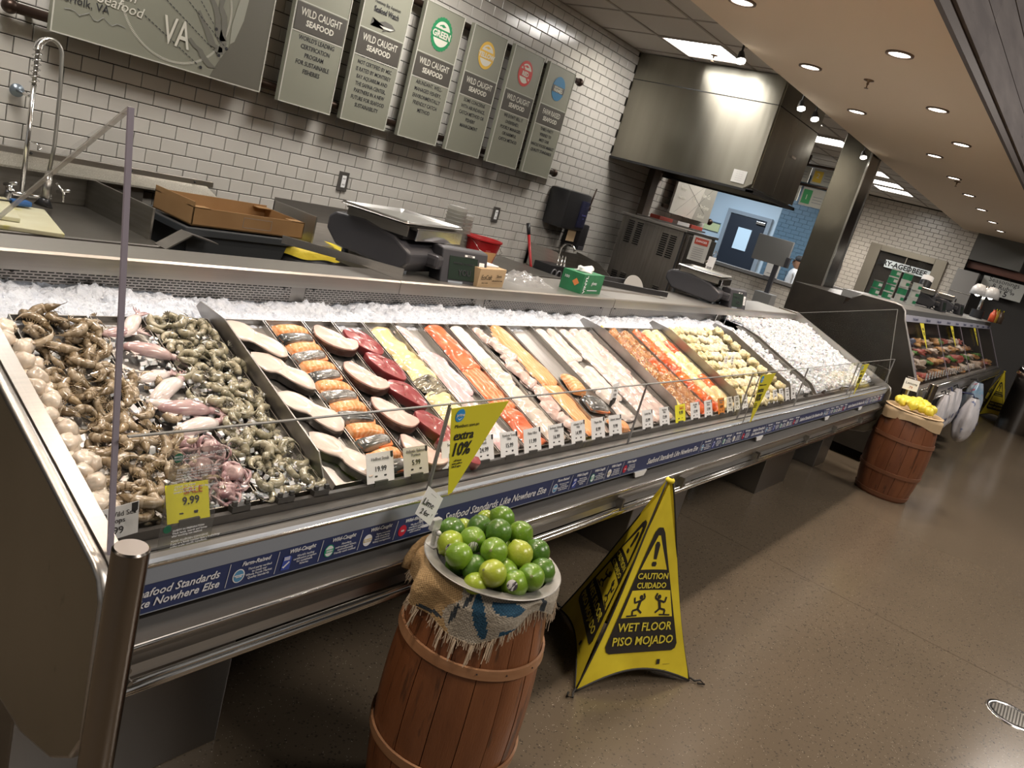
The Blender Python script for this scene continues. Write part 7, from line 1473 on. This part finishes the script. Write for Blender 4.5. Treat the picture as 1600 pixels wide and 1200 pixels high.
for k, (x, lab) in enumerate(((8.42, 'yellow pennant hanging on the meat case glass, nearest'), (10.4, 'yellow pennant hanging on the meat case glass, middle'), (12.6, 'yellow pennant hanging on the meat case glass, farthest'))):
    t = thing('yellow_pennant', lab, 'pennant sign', (x, 1.3, 1.2), 'yellow pennants on the meat case'); fr = Frame((x, 1.325, 1.345), (1, 0, 0), (0, .51, .86)); fr.patch([(0, 0), (.22, 0), (.12, -.25), (.10, -.25)], FLAGY, t, name='pennant'); fr.text('extra\n10%', .11, -.08, .05, INK, t, sx=.8)
lamp('meat_case_lamp', 'AREA', (11.4, 1.55, 1.385), 9, (1, .9, .82), .3, spread=math.radians(150)).data.shape = 'RECTANGLE'; bpy.data.objects['meat_case_lamp'].data.size = 6.8; bpy.data.objects['meat_case_lamp'].data.size_y = .06
# on the meat case: jars, scales, cylinder, heat lamp
JG = M('jar_green', (.02, .20, .09), .4); JW = M('jar_label_grey', (.50, .52, .50), .5); JL = M('jar_lid', (.25, .26, .25), .3, .6)
for c in range(4):
    for r in range((2, 4, 4, 3)[c]):
        x, y, z = 8.80 + .12 * c + (.012 if r % 2 else 0), 1.90 - .10 * c, 1.468 + r * .078
        t = thing('spice_jar', '%s canister, %s up in the %s stack on the meat case' % ('green' if (c < 2 or r % 2) else 'grey', ws[r], ws[c]), 'canister', (x, y, z), 'stacked canisters')
        MB().cyl((x, y, z), .046, .062, 18).build('body', JG if (c < 2 or (r % 2 and c < 3)) else JW, t, 'auto'); MB().cyl((x, y, z + .062), .048, .014, 18).build('lid', JW if c else JL, t, 'auto'); MB().lathe([(.0468, .02), (.0468, .05)], (x, y, z), 18, 3.6, 5.6).build('label', JW if c < 2 else JG, t, True)
def scale2(x, y, z, a, s, lab):
    o = scale(x, y, a, s, lab, False); o.location.z += z - DZ; return o
scale2(10.2, 1.72, 1.47, 5, 1.0, 'dark scale on the meat case beside the canisters'); scale2(11.7, 1.72, 1.47, 5, 1.0, 'dark scale farther along the top of the meat case')
t = thing('paper_roll_holder', 'black and white upright cylinder between the far scales', 'cylinder', (11.0, 1.85, 1.47)); MB().tube([(10.95, 1.85, 1.47), (11.02, 1.85, 1.76)], .07, 16).build('sleeve', BLACK, t, 'auto'); MB().tube([(11.02, 1.85, 1.76), (11.04, 1.85, 1.82)], .068, 16).build('roll', WHITE, t, 'auto')
t = thing('heat_lamp', 'double white heat lamp on a post over the far end of the case', 'heat lamp', (13.9, 1.5, 1.47)); MB().cyl((13.9, 1.5, 1.47), .09, .12, 16).build('base', BLACK, t, 'auto'); MB().tube([(13.9, 1.5, 1.5), (13.9, 1.5, 1.96)], .025, 10).build('post', STEELB, t, True)
for dy in (.09, -.09): MB().lathe([(.0, .17), (.06, .16), (.10, .10), (.115, 0), (.10, 0), (.05, .1)], (13.85, 1.5 + dy, 1.80), 20).build('shade', M('lamp_white', (.62, .62, .62), .3), t, True); MB().blob((13.85, 1.5 + dy, 1.82), (.04, .04, .04), 10, 8).build('bulb', MATS['lit_bulb'], t, True)
for k, (x, y, n, c) in enumerate(((14.2, 1.32, 3, (.60, .10, .04)), (14.35, 1.2, 4, (.55, .36, .06)), (14.5, 1.05, 3, (.10, .07, .05)))):
    for r in range(n):
        t = thing('sauce_bottle', '%s capped bottle by the heat lamp, %s in its row' % (['red', 'amber', 'dark'][k], ws[r]), 'bottle', (x, y - .0, 1.47), '%s bottles by the heat lamp' % ['red', 'amber', 'dark'][k])
        MB().lathe([(0, 0), (.04, 0), (.04, .12), (.018, .16), (.018, .19)], (x + r * .12, y + .10 * k, 1.47), 12).build('body', M('bottle_%d' % k, c, .3), t, True); MB().cyl((x + r * .12, y + .10 * k, 1.66), .022, .02, 10).build('cap', YCARD if r % 2 else BLACK, t, 'auto')
# seasonings sign
t = thing('seasonings_sign', 'white seasonings and rubs price sign against the dark wall', 'sign', (16.4, 1.5, 1.9)); fr = Frame((16.4, 1.90, 2.19), (0, -1, 0), (0, 0, 1)); fr.rect(0, -.30, .68, .0, M('sign_white', (.50, .51, .48), .5), t, name='board', d=.002, t=.01)
fr.text('Seasonings\n& Rubs', .34, -.09, .115, INK, t, d=.005, sp=.85); fr.text('$', .34, -.215, .06, INK, t, d=.005, bold=.001); fr.text('5', .42, -.235, .135, INK, t, d=.005, bold=.003); fr.text('99', .52, -.20, .065, INK, t, d=.005, bold=.001); MB().box((16.41, 1.5, 2.19), (16.42, 1.52, 2.26)).build('hanger', BRZ, t)
# bags hanging from the bumper rail
BG = [M('bag_white', (.62, .61, .64), .35, var=(7, (.50, .50, .54), (16, (.10, .14, .30), .64)), perobj=1, bump=(14, .7, .01)), M('bag_silver_blue', (.50, .50, .54), .3, .1, var=(6, (.06, .25, .42), (14, (.50, .04, .08), .62)), perobj=1, bump=(14, .7, .01))]
for k, (x, y, z1, w_, h_, c, lab) in enumerate(((8.75, .90, .76, .12, .42, 0, 'first white printed bag hanging near the lemon barrel'), (9.15, .90, .77, .13, .42, 0, 'second white printed bag hanging from the meat case rail'), (9.55, .90, .78, .13, .42, 0, 'third white printed bag hanging from the meat case rail'), (9.75, .74, .72, .20, .50, 0, 'large swollen white bag in front of the other hanging bags'), (10.9, .86, .80, .24, .62, 1, 'colourful blue and red bag hanging farthest'), (10.35, .80, .48, .17, .30, 1, 'low blue and silver bag under the hanging ones'))):
    t = thing('hanging_bag', lab, 'bag', (x, y, z1 - h_), 'bags hanging at the meat case')
    def bf(u, v, x=x, y=y, z1=z1, w_=w_, h_=h_, k=k):
        a = u * 2 * PI; q = .18 + .95 * math.sin(PI * min(1, v * .80 + .06)) ** .8 * (1 if v < .92 else (1 - (v - .92) * 7)); s = 1 + .10 * math.sin(a * 5 + k) + .12 * noise.noise(Vector((math.cos(a) * 2, math.sin(a) * 2, v * 4 + k * 3)))
        return (x + w_ * q * s * math.cos(a), y + w_ * .45 * q * s * math.sin(a), z1 - h_ * v)
    MB().grid(bf, 26, 18, wrap=True).build('film', BG[c], t, True); MB().tube([(x, y, z1 - .02), (x, y + .03, z1 + .03), (x, .955, z1 + .0)], .008, 6).build('handle', NAVY if k % 2 else BLACK, t, True)
    fr = Frame((x - w_ * .2, y - w_ * .52, z1 - h_ * .62), (1, 0, 0), (0, -.05, 1)); fr.text(['Protein', 'Milk', 'Juice', 'Icy\nBag', 'Fizz', 'Snow'][k], w_ * .25, .02, .07, NAVY, t, d=.01, bold=.002)
# steel bin with domed lid
t = thing('dome_top_bin', 'round stainless bin with a shiny domed lid at the far right', 'bin', (14.2, .45, 0)); MB().lathe([(.25, 0), (.25, .86), (.26, .87)], (14.2, .45, 0), 40).build('body', M('bin_steel', (.22, .21, .20), .25, 1), t, 'auto'); MB().lathe([(.27, .86), (.27, .89), (.25, .97), (.18, 1.05), (.08, 1.085), (0, 1.09)], (14.2, .45, 0), 40).build('domed_lid', CHROME, t, True)
# black wire rack at the right edge
t = thing('wire_rack', 'black wire shelving at the right edge behind the steel bin', 'rack', (13.6, .0, 0))
for (x, y) in ((12.9, -.12), (14.0, .02), (12.9, -.55), (14.0, -.5)): MB().tube([(x, y, 0), (x, y, 1.75)], .014, 8).build('post', BLACK, t, True)
for z in (.25, .65, 1.05, 1.45, 1.72):
    mb = MB()
    for i in range(12): a = i / 11; mb.tube([(12.9 + 1.1 * a, -.12 + .14 * a, z), (12.9 + 1.1 * a, -.55 + .05 * a, z)], .004, 4)
    mb.tube([(12.9, -.12, z), (14.0, .02, z)], .006, 6); mb.tube([(12.9, -.55, z), (14.0, -.5, z)], .006, 6); mb.build('wire_shelf', BLACK, t)
pk = [M('pack_%d' % i, c, .5) for i, c in enumerate(((.08, .05, .04), (.20, .17, .14), (.14, .04, .03)))]
for z in (.27, .67, 1.07, 1.47):
    for i in range(5): o = MB().box((12.98 + i * .2, -.42 + .03 * i, z), (13.12 + i * .2, -.18 + .03 * i, z + .2), .01).build('packet', pk[i % 3], None); tag(o, '%s packet on the %s wire shelf, %s from the near end' % (['dark brown', 'beige', 'dark red'][i % 3], {.27: 'bottom', .67: 'second', 1.07: 'third', 1.47: 'top'}[z], ws[i]), 'packet', 'packets on the wire rack')
# dark bracket fittings on the plank fascia
for k, x in enumerate((4.05, 4.9)):
    t = thing('fascia_bracket', ['black lamp bracket on the plank fascia, nearer one', 'black lamp bracket on the plank fascia, farther one'][k], 'bracket', (x, 1.0, 3.3)); MB().box((x - .02, .99, 3.24), (x + .02, 1.015, 3.36), .004).build('plate', BLACKM, t); MB().tube([(x, .99, 3.32), (x + .0, .93, 3.36), (x, .85, 3.34)], .014, 8).build('arm', BLACKM, t, True)
for o in list(bpy.data.objects):
    if o.location.z == -5 and o.parent is None and o.type == 'EMPTY' and o.matrix_world.translation.z < -4: print('unplaced', o.name)

# ---- print belongs to the board, card or panel it is on (thing > part > sub-part)
bpy.context.view_layer.update()
PRINT = ('lettering', 'printed_patch', 'printed_roundel', 'logo_tab', 'roundel_top', 'roundel_bottom', 'small_fish', 'fish_belly', 'map_dot', 'exclamation_mark', 'exclamation_dot', 'slipping_figure', 'yellow_triangle', 'yellow_band', 'black_triangle', 'maker_mark', 'screen', 'door_handle')
HOSTS = ('board', 'card', 'label_strip', 'fabric_panel', 'pennant', 'carton', 'display_head', 'film', 'menu_panel', 'sheet', 'window', 'door', 'housing')
def ctr(o):
    b = [o.matrix_world @ Vector(c) for c in o.bound_box]; return sum(b, Vector()) / 8
for t in [o for o in bpy.data.objects if o.parent is None and o.type == 'EMPTY']:
    kids = list(t.children); hosts = [k for k in kids if k.name.split('.')[0] in HOSTS]
    if t.name.startswith('window_'): continue
    if not hosts: continue
    hc = [(h, ctr(h)) for h in hosts]
    for k in kids:
        if k.name.split('.')[0] in PRINT and not k.children:
            c = k.matrix_world.translation if k.type == 'FONT' else ctr(k); h = min(hc, key=lambda q: (q[1] - c).length)[0]
            ml = h.matrix_local.inverted() @ k.matrix_local; k.parent = h; k.matrix_parent_inverse = Matrix(); k.matrix_local = ml

# ---- lettering becomes plain mesh
bpy.context.view_layer.update()
dg = bpy.context.evaluated_depsgraph_get()
for o in [q for q in bpy.data.objects if q.type == 'FONT']:
    me = bpy.data.meshes.new_from_object(o.evaluated_get(dg)); nm = o.name; par = o.parent; ml = o.matrix_local.copy(); cu = o.data
    bpy.data.objects.remove(o); n = bpy.data.objects.new(nm.split('.')[0], me); COL.objects.link(n); n.parent = par; n.matrix_local = ml
